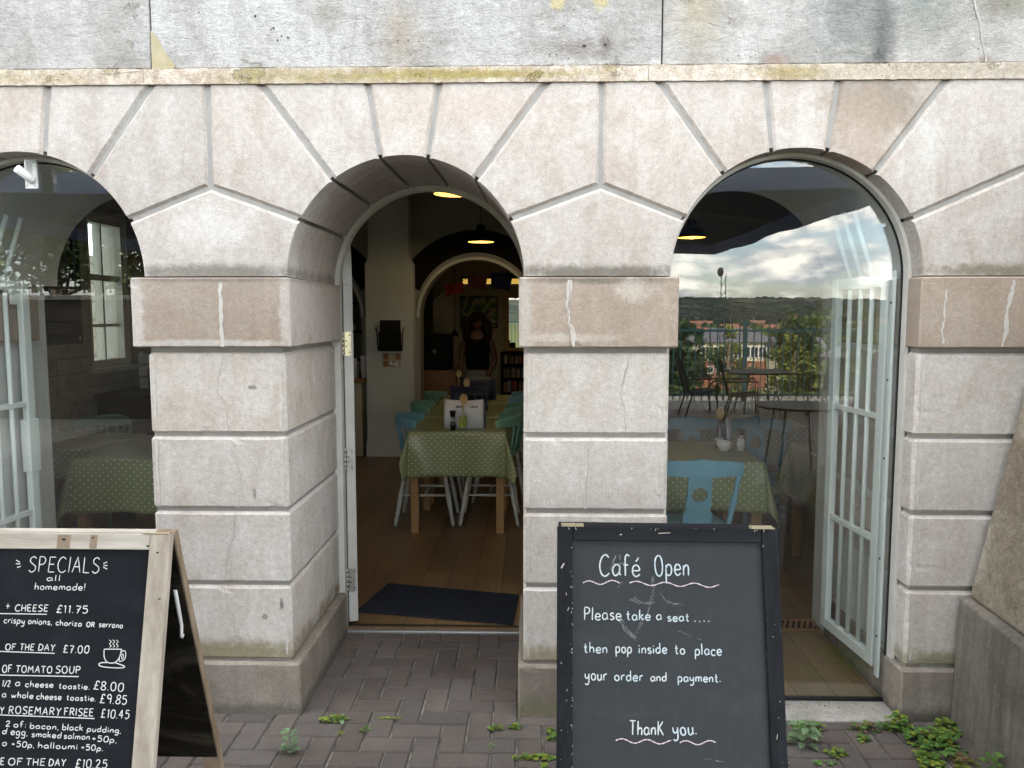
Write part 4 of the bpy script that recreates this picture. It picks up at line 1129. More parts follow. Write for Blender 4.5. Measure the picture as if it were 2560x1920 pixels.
# ------------------------------------------------------------------ the two A-boards
def a_board(name, label, A, width, yaw, tilt, slope_len, stile, rail, wood, railmat, slate, backwood, brail, back_panel, back_tilt):
    """A = top front corner (left end of the board); u runs right, v runs down the front slope"""
    d = Vector((math.cos(R(yaw)), math.sin(R(yaw)), 0)); n0 = Vector((d.y, -d.x, 0))
    dn = n0 * math.sin(R(tilt)) - Vector((0, 0, 1)) * math.cos(R(tilt)); nf = dn.cross(d) * -1
    if nf.dot(n0) < 0: nf = -nf
    base = Vector((A[0], A[1], 0)) + d * width / 2
    root = thing(name, label, 'sandwich board', base)
    A = Vector(A)
    def put(u, v, nrm=False, out=.0018): return nf if nrm else A + d * u + dn * v - nf * .010 + nf * out - base
    mt = Matrix((( d.x, dn.x, nf.x, A.x - base.x), (d.y, dn.y, nf.y, A.y - base.y), (d.z, dn.z, nf.z, A.z), (0, 0, 0, 1)))
    th_ = .026
    b = MB().use(wood)
    b.bbox((0, 0, -th_), (stile, slope_len, 0), .002, mt); b.bbox((width - stile, 0, -th_), (width, slope_len, 0), .002, mt)
    b.use(railmat); b.bbox((stile + .0006, .0, -th_), (width - stile - .0006, rail, -.0015), .002, mt); b.bbox((stile + .0006, slope_len - .14, -th_), (width - stile - .0006, slope_len - .08, -.0015), .002, mt)
    fr = b.build('front_frame', None, root)
    MB().use(slate).box((stile - .004, rail - .004, -.016), (width - stile + .004, slope_len - .085, -.010), mt).build('chalk_panel', None, root)
    # back leaf: mirrored about the top hinge
    dn2 = -n0 * math.sin(R(back_tilt)) - Vector((0, 0, 1)) * math.cos(R(back_tilt)); nb = d.cross(dn2)
    if nb.dot(n0) > 0: nb = -nb
    O2 = A - nf * (th_ + .004) - n0 * .004 - base
    mt2 = Matrix(((d.x, dn2.x, nb.x, O2.x), (d.y, dn2.y, nb.y, O2.y), (d.z, dn2.z, nb.z, O2.z), (0, 0, 0, 1)))
    l2 = (A.z - .005) / math.cos(R(back_tilt))
    b = MB().use(backwood)
    b.bbox((.004, 0, 0), (stile + .004, l2, th_), .002, mt2); b.bbox((width - stile - .004, 0, 0), (width - .004, l2, th_), .002, mt2)
    b.use(railmat); b.bbox((stile + .0046, 0, .0008), (width - stile - .0046, rail, th_), .002, mt2); b.use(brail); b.bbox((stile + .0046, l2 - .17, .0008), (width - stile - .0046, l2 - .11, th_), .002, mt2)
    b.build('back_frame', None, root)
    MB().use(back_panel).box((.010, .030, -.0075), (width - .010, l2 - .115, -.0008), mt2).build('back_panel', None, root)
    return root, put, mt, mt2, fr

rb, put, mt, mt2, fr = a_board('chalkboard_sign', 'black framed sandwich board chalked with Café Open, in front of the right-hand pillar', (.080, -.866, 1.040), .628, -1.5, 15, 1.06, .0445, .040, 'black_wood', 'black_rail', 'slate', 'black_wood', 'black_rail', 'slate_dark', 15)
lt_ = MB().use('chalk_blue')
for k, t in enumerate(RT):
    if t[0] in ('Please', 'your', 'ThanK', 'Café'): lt_.use('chalk')
    else: lt_.use('chalk_blue' if k % 2 else 'chalk')
    write(lt_, *t, .0042 if t[5] > .05 else (.0040 if t[0] in ('ThanK', 'you.') else .0036), put, 1)
lt_.use('chalk_pink')
for (u0, v0, u1, v1, nw) in ((.0742, .1585, .1804, .1545, 1.6), (.2066, .1565, .4599, .1600, 3.1), (.1633, .5808, .3153, .5815, 2.2), (.3389, .582, .4371, .5790, 1.5)):
    pts = []; n_ = 44
    for k in range(n_ + 1):
        t = k / n_; pts.append(put(u0 + (u1 - u0) * t, v0 + (v1 - v0) * t - .0052 * math.sin(2 * PI * nw * t)))
    lt_.ribbon(pts, [.0034 * (.8 + .3 * math.sin(k * 1.7)) for k in range(n_ + 1)], put(0, 0, True))
lt_.build('lettering', None, rb)
# half-wiped chalk marks and chips of paint
gh = MB().use('ghost'); r_ = random.Random(31)
def smear(pts, wid, n):
    for a, b in zip(pts, pts[1:]):
        for k in range(n):
            t = r_.random(); off = r_.uniform(-1, 1) * wid
            x, y = a[0] + (b[0] - a[0]) * t, a[1] + (b[1] - a[1]) * t
            dx, dy = (b[0] - a[0]), (b[1] - a[1]); L_ = math.hypot(dx, dy); q = r_.uniform(.004, .014)
            gh.ribbon([put(x - dy / L_ * off, y + dx / L_ * off, out=.0012), put(x - dy / L_ * off + dx / L_ * q, y + dx / L_ * off + dy / L_ * q, out=.0012)], r_.uniform(.0004, .0011), put(0, 0, True))
smear([(.176, .252), (.195, .285), (.219, .307)], .006, 38)
smear([(.219, .307), (.24, .262), (.262, .225), (.276, .175), (.272, .14)], .0045, 16)
smear([(.17, .078), (.158, .104), (.190, .102)], .002, 12); smear([(.183, .072), (.182, .088)], .003, 8)
smear([(.150, .108), (.168, .132)], .004, 8); smear([(.205, .2), (.235, .21), (.268, .21)], .004, 14); smear([(.215, .19), (.228, .205)], .004, 10)
smear([(.29, .18), (.31, .205), (.33, .212), (.35, .213)], .002, 8); smear([(.19, .152), (.178, .166)], .002, 8); smear([(.3, .27), (.395, .305)], .0006, 5)
smear([(.40, .62), (.45, .628)], .0008, 8)
gh.build('chalk_smears', None, rb)
ch_ = MB().use('chip'); r_ = random.Random(6)
for k in range(58):
    if k < 30: u, v = .0425 + r_.uniform(-.003, .002), r_.uniform(.05, .66)
    elif k < 42: u, v = r_.uniform(.0, .628), r_.uniform(.0005, .003)
    elif k < 51: u, v = r_.uniform(.584, .628), r_.uniform(.02, .64)
    else: u, v = r_.uniform(.005, .04), r_.uniform(.03, .64)
    s_ = r_.uniform(.0006, .0022)
    ch_.ribbon([put(u, v, out=.0108), put(u + r_.uniform(-.003, .003), v + s_ * r_.uniform(1, 4), out=.0108)], s_ * .8, put(0, 0, True))
for (u, v, l_, q) in ((.012, .118, .014, .004), (.03, .235, .009, .002), (.60, .565, .014, .0015), (.29, .016, .03, .002), (.18, .022, .003, .003)):
    ch_.ribbon([put(u, v, out=.0108), put(u + q * 2 + (l_ if q < .0021 and v < .05 else 0), v + (-l_ if v > .05 else -.002), out=.0108)], q, put(0, 0, True))
ch_.build('paint_chips', None, rb)
for u in (.012, .555):
    hb = MB().use('old_brass'); hb.bbox((u, -.0045, -.030), (u + .065, .0005, .0012), .001, mt); hb.tube([mt @ Vector((u, -.006, -.026)), mt @ Vector((u + .065, -.006, -.026))], .004, 8); hb.build('hinge', None, rb)

WL = .66
lb, putL0, mt, mt2, fr = a_board('specials_board', 'pale wooden sandwich board with a white painted menu headed SPECIALS', (-1.085 - WL, -.80, .990), WL, 0, 14.5, 1.015, .062, .047, 'weathered_wood', 'weathered_rail', 'slate_dark', 'brown_wood', 'brown_wood', 'grime', 17)
putL = lambda u, v, nrm=False, out=.0018: putL0(u + WL, v, nrm, out)
lt_ = MB().use('paint_white')
for t in LT: write(lt_, *t, .0030 if t[0] == 'SPECIALS' else (.0030 if t[5] > .0205 or t[0].isupper() else .0028), putL, 2)
def lineL(pts, wdt=.0028): lt_.ribbon([putL(*p) for p in pts], wdt, putL(0, 0, True))
for a, b in (((-.53, .2372), (-.359, .2383)), ((-.53, .345), (-.3238, .35)), ((-.53, .4125), (-.2451, .415)), ((-.53, .523), (-.1862, .5315))): lineL([a, b])
for a, b in (((-.4701, .0806), (-.458, .0868)), ((-.4697, .0915), (-.4564, .0919)), ((-.4647, .1025), (-.4537, .0988)), ((-.1901, .084), (-.2014, .0890)), ((-.1882, .0945), (-.201, .0946)), ((-.1882, .105), (-.2006, .0998))): lineL([a, b])
lineL(smooth([(-.176, .3366), (-.174, .358), (-.165, .372), (-.150, .376), (-.136, .371), (-.127, .356), (-.1239, .3361)])); lineL([(-.176, .3366), (-.1239, .3361)])
lineL(smooth([(-.1245, .345), (-.117, .340), (-.1105, .346), (-.1120, .364), (-.1265, .371), (-.128, .362)])); lineL(smooth([(-.121, .349), (-.1165, .353), (-.1175, .363), (-.1215, .362), (-.121, .349)]), .002)
lineL(smooth([(-.160, .3745), (-.180, .375), (-.188, .380), (-.178, .386), (-.145, .389), (-.116, .389), (-.112, .384), (-.138, .375)]))
for k in range(3):
    x = -.1625 + k * .0105; lineL(smooth([(x - .001, .310), (x + .006, .315), (x + .001, .321), (x + .007, .3275), (x + .002, .331)], 4), .0018)
lt_.build('lettering', None, lb)
# metal stay hanging inside, hinge, knots
hk = MB().use('plastic_white')
q = [mt2 @ Vector((WL - .030, v, y_)) for v, y_ in ((.200, -.014), (.24, -.016), (.30, -.018), (.335, -.020), (.355, -.028), (.365, -.034), (.372, -.030), (.368, -.020))]
hk.tube(q, [.006, .0065, .006, .0055, .005, .005, .0045, .004], 8); hk.build('stay_hook', None, lb)
nb_ = MB().use('black'); nb_.lathe([(.0001, -.012), (.007, -.012), (.007, .002)], (0, 0, 0), 10, True, mt2 @ Matrix.Translation((WL - .030, .196, 0))); nb_.build('bolt', None, lb)
kn = MB().use('brown_wood')
for (u, v, a, b) in ((WL - .345, .004, .040, .040), (WL - .245, .004, .022, .040)): kn.box((u, v, -.0012), (u + a, v + b, -.0005), mt)
kn.use('dark_joint')
for (u, v, a, b) in ((WL - .325, .018, .010, .006), (WL - .236, .012, .006, .004), (WL - .066, .036, .008, .004), (WL - .035, .055, .007, .004), (WL - .018, .19, .006, .004)): kn.lathe([(.0001, 0), (a * .6, 0), (a * .6, .0009)], (0, 0, 0), 9, True, mt @ Matrix.Translation((u, v, -.0003)) @ Matrix.Diagonal((1, .6, 1, 1)))
kn.use('brass'); kn.bbox((WL - .085, -.004, -.028), (WL - .004, .0004, .001), .001, mt)
kn.build('hinge', None, lb)

# ------------------------------------------------------------------ chairs and tables
def turned(m, p0, p1, r=.014, bead=True):
    p0, p1 = Vector(p0), Vector(p1); prof = ((0, .75), (.10, .9), (.2, 1.0), (.24, 1.25), (.27, .95), (.45, 1.3), (.62, 1.25), (.74, .85), (.77, 1.2), (.80, .9), (.92, .95), (1, .7))
    m.tube([p0.lerp(p1, t) for t, _ in prof], [r * k for _, k in prof], 10)
def make_chair(name, seatm, legm, splat):
    """seat centre at origin, sitter faces +x"""
    t = thing(name, 'chair', 'chair')
    W2, D2, H = .205, .20, .43
    m = MB().use(seatm); n = 28; ring = []
    for k in range(n):
        a = 2 * PI * k / n; ca, sa = math.cos(a), math.sin(a); e = .62
        ring.append((D2 * math.copysign(abs(ca) ** e, ca), W2 * (1 - .06 * ca * -1) * math.copysign(abs(sa) ** e, sa)))
    prof = ((.93, H), (1, H + .008), (1, H + .026), (.95, H + .034))
    rows = [[m.vert((x * s_, y * s_, z)) for x, y in ring] for s_, z in prof]
    m.smooth = True
    for a, b in zip(rows, rows[1:]):
        for k in range(n): m.face((a[k], a[(k + 1) % n], b[(k + 1) % n], b[k]))
    m.smooth = False; m.face(rows[0][::-1])
    c = m.vert((0.02, 0, H + .022))
    for k in range(n): m.face((rows[-1][k], rows[-1][(k + 1) % n], c))
    m.build('seat', None, t)
    for sx in (1, -1):
        for sy in (1, -1):
            l = MB().use(legm); turned(l, (sx * .15, sy * .145, H + .004), (sx * .225, sy * .20, 0), .0155); l.build('leg', None, t)
    for sy in (1, -1):
        s_ = MB().use(legm); turned(s_, (.18, sy * .17, .235), (-.18, sy * .17, .235), .0085); s_.build('stretcher', None, t)
    s_ = MB().use(legm); turned(s_, (0, .17, .235), (0, -.17, .235), .0085); s_.build('stretcher', None, t)
    # crest rail: a deep bowed board curving round the sitter
    cr = MB().use(seatm); pr = []
    bx = -.24 if splat else -.235; zr = .80; K = 24
    for k in range(K + 1):
        u = -1 + 2 * k / K
        wrap = .085 if splat else .17
        pr.append((bx + wrap * u * u, u * (.245 if splat else .235), zr + (.022 * (1 - u * u) if splat else .012 * (1 - u * u)) + (.005 * math.cos(3 * PI * u) * (1 - abs(u)) if splat else 0), (.088 - .018 * u * u) if splat else (.085 - .03 * u * u)))
    A = []
    for (x, y, z, h_) in pr:
        A.append([cr.vert(q) for q in ((x - .013, y, z - h_ / 2), (x + .013, y, z - h_ / 2), (x + .016, y, z + h_ / 2 - .006), (x + .008, y, z + h_ / 2), (x - .006, y, z + h_ / 2), (x - .014, y, z + h_ / 2 - .006))])
    cr.smooth = False
    for a, b in zip(A, A[1:]):
        for k in range(6): cr.face((a[k], a[(k + 1) % 6], b[(k + 1) % 6], b[k]))
    cr.face(A[0][::-1]); cr.face(A[-1]); cr.build('crest_rail', None, t)
    if splat:
        sp = MB().use(seatm); o, i_ = [], []
        w0 = [(-.075, 0), (-.078, .10), (-.070, .112), (-.058, .125), (-.070, .14), (-.064, .20), (-.062, .31)]
        pts = w0 + [(-a, b) for a, b in w0[::-1]]
        N_ = 26; hole = [(.042 * math.cos(2 * PI * k / N_), .205 + .042 * math.sin(2 * PI * k / N_)) for k in range(N_)]
        bm = bmesh.new(); vs_ = [bm.verts.new((0, x, z)) for x, z in pts]; hs = [bm.verts.new((0, x, z)) for x, z in hole]
        es = [bm.edges.new((vs_[k], vs_[(k + 1) % len(vs_)])) for k in range(len(vs_))] + [bm.edges.new((hs[k], hs[(k + 1) % N_])) for k in range(N_)]
        bmesh.ops.triangle_fill(bm, edges=es, use_beauty=True, use_dissolve=False)
        ex = bmesh.ops.extrude_face_region(bm, geom=bm.faces[:]); bmesh.ops.translate(bm, vec=(.018, 0, 0), verts=[v for v in ex['geom'] if isinstance(v, bmesh.types.BMVert)])
        bmesh.ops.recalc_face_normals(bm, faces=bm.faces[:])
        p0, p1 = Vector((-.165, 0, H + .028)), Vector((bx - .008, 0, zr - .02)); ang = math.atan2(p1.x - p0.x, p1.z - p0.z); sc_ = (p1 - p0).length / .31
        sp.add_bm(bm, Matrix.Translation(p0) @ Matrix.Rotation(ang, 4, 'Y') @ Matrix.Diagonal((1, 1, sc_, 1))); sp.build('splat', None, t)
        for sy in (1, -1):
            q = MB().use(seatm); turned(q, (-.155, sy * .165, H + .025), (bx + .05, sy * .215, zr - .025), .0145); q.build('spindle', None, t)
    else:
        for yy in (-.21, -.11, -.04, .04, .11, .21):
            u = yy / .235; q = MB().use(seatm); turned(q, (-.17 + .10 * u * u * .9, yy * .78, H + .025), (bx + .17 * u * u, yy, zr - .03), .0095); q.build('spindle', None, t)
    return t
ch_blue_splat = make_chair('kitchen_chair', 'blue', 'blue', True)
ch_blue = make_chair('bow_back_chair', 'blue', 'leg_white', False)
ch_green = dup(ch_blue, None, {'blue': 'green'})
used = set()
def chair(proto, x, y, rz, label, group, recol=None, z=FLOOR):
    if proto in used or recol: c = dup(proto, None, recol)
    else: c = proto; used.add(proto)
    c.location = (x, y, z); c.rotation_euler = (0, 0, R(rz)); tag(c, label, 'chair', group); return c
GC = 'painted chairs round the cafe tables'

def cloth(name, W_, L_, ztop, h, seed, label, loc, rz=0, group='green spotted oilcloths', flare=.03, hd=None):
    """oilcloth: flat top, hanging sides, corner folds; hd = drop of (near -y, far +y, left, right) sides"""
    hd = hd or (h, h, h, h); r_ = random.Random(seed); m = MB().use('oilcloth'); step = .025
    def ax(a, lo, hi): 
        n1_ = max(2, int(lo / step)); n2_ = max(2, int(hi / step)); nm = max(2, int(a / .05))
        return [-a / 2 - lo + lo * k / n1_ for k in range(n1_)] + [-a / 2 - .006] + [-a / 2, -a / 2 + .004] + [-a / 2 + a * k / nm for k in range(1, nm)] + [a / 2 - .004] + [a / 2, a / 2 + .006] + [a / 2 + hi * k / n2_ for k in range(1, n2_ + 1)]
    us, vs2 = ax(W_, hd[2], hd[3]), ax(L_, hd[0], hd[1]); ph = [r_.uniform(0, 6.28) for _ in range(6)]
    idx = {}; uvm = {}
    for i, u in enumerate(us):
        for j, v in enumerate(vs2):
            cx = max(-W_ / 2, min(W_ / 2, u)); cy = max(-L_ / 2, min(L_ / 2, v)); du, dv = u - cx, v - cy
            z = ztop + .0015 * math.sin(u * 9 + ph[0]) * math.sin(v * 7 + ph[1]); x, y = cx, cy
            if du and dv:
                d_ = math.hypot(du, dv); th = math.atan2(abs(dv), abs(du)); f = .06 + .24 * abs(math.sin(2 * th)) ** 1.5 + .05 * math.sin(6 * th + ph[4]) * abs(math.sin(2 * th))
                x += math.copysign(math.cos(th) * d_ * f, du); y += math.copysign(math.sin(th) * d_ * f, dv); z -= d_ * (.97 - .06 * math.sin(2 * th))
                x += math.copysign(.006, du) * math.cos(th); y += math.copysign(.006, dv) * math.sin(th)
            elif du or dv:
                d_ = abs(du) + abs(dv); s_ = v if du else u
                o = min(.006, d_) + d_ * (.03 + flare * math.sin(s_ * 9 + ph[2] + (1 if du > 0 else 2)) + .02 * math.sin(s_ * 23 + ph[3]))
                e = (abs(s_) / ((L_ if du else W_) / 2)) ** 6 * .16 * d_
                if du: x += math.copysign(o + e, du)
                else: y += math.copysign(o + e, dv)
                z -= d_ * .975 + .004 * math.sin(s_ * 17 + ph[5])
            idx[i, j] = m.vert((x, y, z)); uvm[i, j] = (u, v)
    m.smooth = True
    for i in range(len(us) - 1):
        for j in range(len(vs2) - 1):
            k = ((i, j), (i + 1, j), (i + 1, j + 1), (i, j + 1)); m.face([idx[q] for q in k], [uvm[q] for q in k])
    o = m.build(name, None, None, loc, (0, 0, R(rz)))
    sd = o.modifiers.new('thickness', 'SOLIDIFY'); sd.thickness = .0012; sd.offset = -1
    return tag(o, label, 'tablecloth', group)
def table(W_, L_, loc, label, rz=0, ztop=.765):
    t = thing('wooden_table', label, 'table', loc, R(rz), 'wooden cafe tables')
    MB().use('oak').bbox((-W_ / 2 + .004, -L_ / 2 + .004, ztop - .028), (W_ / 2 - .004, L_ / 2 - .004, ztop - .003), .002).build('tabletop', None, t)
    MB().use('oak').box((-W_ / 2 + .06, -L_ / 2 + .06, ztop - .11), (W_ / 2 - .06, L_ / 2 - .06, ztop - .0285)).build('apron', None, t)
    for sx in (-1, 1):
        for sy in (-1, 1):
            x, y = sx * (W_ / 2 - .035), sy * (L_ / 2 - .035)
            MB().use('oak').bbox((x - .03, y - .03, 0), (x + .03, y + .03, ztop - .0286), .003).build('leg', None, t)
    return t
TH = .765
def setting(W_, L_, x, y, tl, cl, seed, rz=0, **k):
    table(W_, L_, (x, y, FLOOR), tl, rz); return cloth('oilcloth', W_, L_, TH + .004, k.pop('h', .36), seed, cl, (x, y, FLOOR), rz, **k)
# the row through the doorway
setting(.71, .74, -.54, 2.945, 'wooden table nearest the open doorway, number 8', 'green spotted oilcloth on the table nearest the doorway', 3, hd=(.345, .05, .19, .25))
setting(.72, .90, -.53, 3.87, 'wooden table behind table 8 in the doorway row', 'green spotted oilcloth on the second table seen through the doorway', 5, h=.12)
setting(.72, .80, -.53, 4.80, 'wooden table third back in the doorway row', 'green spotted oilcloth on the third table seen through the doorway', 7, h=.12)
chair(ch_blue, -.815, 2.97, 0, 'blue bow backed chair with white legs at the left of the nearest doorway table', GC)
c = ch_green; used.discard(ch_green); 
chair(ch_green, -.83, 3.85, 2, 'green bow backed chair behind the blue one left of the doorway tables', GC)
chair(ch_green, -.83, 4.72, -3, 'dull green chair furthest back at the left of the doorway tables', GC)
chair(ch_green, -.315, 2.99, 180, 'green bow backed chair with white legs at the right of the nearest doorway table', GC)
chair(ch_green, -.27, 3.72, 180, 'green chair at the right of the second doorway table', GC)
chair(ch_blue, -.25, 4.72, 178, 'blue chair at the right of the third doorway table', GC)
# right window
setting(.74, .74, 1.005, 1.80, 'wooden table with pale leg just behind the right-hand window', 'green spotted oilcloth on the table behind the right-hand window', 9, h=.30, flare=.02)
setting(.78, .75, 2.16, 1.76, 'dark wooden table by the right-hand window gate', 'shaded green spotted oilcloth beside the white barred gate', 11, h=.36)
chair(ch_blue_splat, .905, 1.22, 90, 'bright blue chair with round hole in its back splat, facing the window table', GC)
chair(ch_blue_splat, 1.69, 2.48, -90, 'shaded blue splat back chair behind the window table, right of the bottle', GC)
chair(ch_blue_splat, 1.22, 2.50, -90, 'shaded blue splat back chair behind the window table, left of the bottle', GC)
chair(ch_blue, .90, 1.98, 0, 'pale blue chair side on at the left of the window table', GC, {'leg_white': 'blue'})
chair(ch_blue, 1.72, 3.75, -90, 'deep green chair far behind the right-hand window', GC, {'blue': 'deep_green', 'leg_white': 'deep_green'})
setting(.8, .8, 1.75, 3.25, 'wooden table deep in the room behind the right-hand window', 'shaded green spotted oilcloth deep in the room at right', 13, h=.3)
# left window
setting(.80, .90, -2.36, 1.92, 'wooden table just behind the left-hand window', 'green spotted oilcloth with long corner folds behind the left-hand window', 15, h=.34, flare=.04)
setting(.62, .62, -3.12, 2.15, 'wooden table against the left side wall', 'dark green spotted oilcloth on the table against the left wall', 17, h=.22)
chair(ch_green, -3.27, 2.62, -90, 'green chair behind the table by the left wall', GC, {'leg_white': 'green'})
chair(ch_blue, -3.15, 3.05, -90, 'deep blue chair below the sash window', GC, {'leg_white': 'blue'})

# ------------------------------------------------------------------ things on the tables
TZ = FLOOR + TH + .0075
def grinder(x, y, label, pale=False):
    t = thing('pepper_grinder', label, 'grinder', (x, y, TZ), 0, 'salt and pepper grinders')
    MB().use('ceramic' if pale else 'clear_glass').lathe([(.024, 0), (.0245, .045), (.019, .072), (.0155, .08)], n=18).build('jar', None, t)
    if not pale: MB().use('black').lathe([(.019, .002), (.019, .04), (.015, .06)], n=14).build('peppercorns', None, t)
    MB().use('steel').lathe([(.0158, .0802), (.0158, .100)], n=18).build('collar', None, t)
    MB().use('black').lathe([(.0175, .1002), (.021, .125), (.0235, .138), (.0225, .145)], n=18).build('grinder_cap', None, t)
def spoon_sign(x, y, num, label, z0=.20, tilt=0):
    s_ = thing('numbered_spoon', label, 'spoon', (x, y, TZ + z0), 0, 'wooden spoons with table numbers')
    m = MB().use('spoon_wood'); pts = []
    for k in range(25):
        a = PI * k / 24; pts.append(.024 * math.sin(a) ** .8 * (1 if a < PI / 2 else .55 + .45 * math.sin(a)))
    zs = [.058 * (1 - math.cos(PI * k / 24)) / 2 * 1.3 + .02 for k in range(25)]
    out = [(-w_ - .0045, z) for w_, z in zip(pts, zs)] + [(w_ + .0045, z) for w_, z in zip(pts[::-1], zs[::-1])]
    out = [(-.0045, -.12)] + out + [(.0045, -.12)]
    m.prism(out, -.003, .003); m.build('bowl', None, s_)
    d = MB().use('red_ink')
    put = lambda u, v, nrm=False: Vector((0, -1, 0)) if nrm else Vector((u, -.0036, .085 - v))
    n_ = len(num); write(d, num, -.008 * n_, .018, .008 * n_, .018, .034, .0032, put, 3); d.build('number', None, s_)
    s_.rotation_euler = (0, R(tilt), 0); return s_
def oil_bottle(x, y, label, dark=False):
    t = thing('sauce_bottle' if dark else 'oil_bottle', label, 'bottle', (x, y, TZ))
    MB().use('dark_bottle' if dark else 'clear_glass').lathe([(.026, 0), (.028, .01), (.028, .105), (.022, .125), (.0125, .142), (.0115, .18), (.013, .186)], n=20).build('bottle_body', None, t)
    if not dark:
        m = MB().use('label_green'); m.lathe([(.0286, .022), (.0286, .098)], n=20, cap=False); m.build('label', None, t)
        m = MB().use('ink')
        for k in range(7): m.box((.006 + .0, -.0295, .035 + k * .0075), (.013, -.0284, .039 + k * .0075))
        m.build('barcode', None, t)
    else:
        m = MB().use('chalk_blue'); m.lathe([(.0285, .05), (.0285, .07)], n=20, cap=False); m.build('label', None, t)
def menu_stand(x, y, label, mat='paper', h=.215, w_=.30, writing=True, yaw=0):
    t = thing('menu_stand', label, 'menu', (x, y, TZ), R(yaw), 'menus standing on the tables')
    m = MB().use(mat); n = 10
    rows = []
    for k in range(n + 1):
        u = -w_ / 2 + w_ * k / n; yy = .010 * math.sin(k / n * PI) + (.02 * (abs(k / n - .5) * 2) ** 3)
        rows.append((m.vert((u, yy, .0)), m.vert((u, yy + .02, h + .004 * math.cos(k * .6)))))
    m.smooth = True
    for a, b in zip(rows, rows[1:]): m.face((a[0], b[0], b[1], a[1]))
    o = m.build('card', None, t); sd = o.modifiers.new('thickness', 'SOLIDIFY'); sd.thickness = .001; sd.offset = 1
    b_ = MB().use('navy_card'); b_.bbox((-w_ / 2 + .03, .045, 0), (w_ / 2 + .018, .049, h - .012), .001, Matrix.Rotation(R(-4), 4, 'X')); b_.build('backing_board', None, t)
    if writing:
        d = MB().use('ink')
        put = lambda u, v, nrm=False: Vector((0, -1, 0)) if nrm else Vector((-u, (-.0030 + .010 * math.sin((-u + w_ / 2) / w_ * PI) + .02 * (abs(-u / w_) * 2) ** 3 + .02 * (h - v) / h), h - v))
        for u0 in (-.105, .008): write(d, 'drinks', u0, .058, u0 + .052, .058, .020, .0042, put, 4, .08)
        d.use('grey_ink'); r_ = random.Random(3)
        for u0, n_ in ((-.105, 9), (.005, 10)):
            for k in range(n_):
                for q in range(5):
                    a = u0 + q * .013
                    d.ribbon([put(a, .085 + k * .009), put(a + r_.uniform(.004, .011), .085 + k * .009)], .0022, Vector((0, -1, 0)))
        d.build('print', None, t)
    return t
menu_stand(-.50, 2.70, 'white drinks menu standing on table 8, print showing through reversed')
grinder(-.575, 2.635, 'black capped pepper grinder in front of the white drinks menu')
oil_bottle(-.500, 2.635, 'clear oil bottle with yellow green label, in front of the drinks menu')
spoon_sign(-.497, 2.640, '8', 'wooden spoon numbered 8 stuck in the oil bottle', .175, 4)
menu_stand(-.56, 3.82, 'dark navy menu board on the second doorway table', 'navy_card', .215, .32, False)
b_ = None
grinder(-.52, 3.74, 'pepper grinder left of its pair on the second doorway table'); grinder(-.455, 3.74, 'white bodied grinder right of its pair on the second doorway table', True)
spoon_sign(-.57, 3.86, '9', 'wooden spoon numbered 9 above the navy menu board', .19)
menu_stand(-.53, 4.66, 'dark menu board on the third doorway table', 'navy_card', .23, .34, False)
spoon_sign(-.72, 4.70, '10', 'wooden spoon numbered 10 on the third doorway table', .21)
# right-hand window table
def bowl(x, y, label, r_=.05, h=.062):
    t = thing('sugar_bowl', label, 'bowl', (x, y, TZ), 0, 'white sugar bowls'); MB().use('ceramic').lathe([(r_ * .5, 0), (r_ * .62, .008), (r_ * .9, h * .55), (r_, h), (r_ * .93, h), (r_ * .8, h * .55), (r_ * .4, .012)], n=24).build('pot', None, t)
bowl(1.225, 1.78, 'white sugar bowl on the right-hand window table, before the dark bottle')
oil_bottle(1.225, 1.90, 'dark sauce bottle behind the white sugar bowl', True)
spoon_sign(1.222, 1.905, '2', 'wooden spoon in the dark sauce bottle', .17, 5)
menu_stand(1.315, 1.90, 'grey menu card standing edge on beside the dark bottle', 'paper', .2, .2, False, 70)
grinder(1.335, 1.80, 'white salt grinder right of the sugar bowl', True)
bowl(1.72, 3.1, 'small white bowl on the far table behind the right-hand window', .045, .055)

# ------------------------------------------------------------------ mat, floor grate, wall fittings
m = MB().use('navy_mat')
q = [(-.955, 1.03), (-.085, .872), (-.062, 1.30), (-.86, 1.47)]
bm = bmesh.new(); vs_ = [bm.verts.new((x, y, FLOOR + .001)) for x, y in q]; f = bm.faces.new(vs_); ex = bmesh.ops.extrude_face_region(bm, geom=[f])
bmesh.ops.translate(bm, vec=(0, 0, .009), verts=[v for v in ex['geom'] if isinstance(v, bmesh.types.BMVert)]); bmesh.ops.recalc_face_normals(bm, faces=bm.faces[:]); bmesh.ops.bevel(bm, geom=bm.edges[:], offset=.003, segments=1, affect='EDGES')
m.add_bm(bm); tag(m.build('door_mat'), 'dark navy door mat lying askew inside the doorway', 'door mat')
m = MB().use('black'); m.box((.58, .835, FLOOR + .0005), (1.5, .975, FLOOR + .003)); m.use('counter_top')
m.bbox((.58, .83, FLOOR + .001), (1.5, .848, FLOOR + .010), .002); m.bbox((.58, .962, FLOOR + .001), (1.5, .98, FLOOR + .010), .002)
for k in range(31):
    x = .585 + k * .03
    m.box((x, .848, FLOOR + .0035), (x + .014, .962, FLOOR + .009), Matrix.Translation((x, .9, 0)) @ Matrix.Rotation(R(-22), 4, 'Z') @ Matrix.Translation((-x, -.9, 0)))
tag(m.build('floor_grate'), 'slotted brown floor grate inside the right-hand window', 'grate')

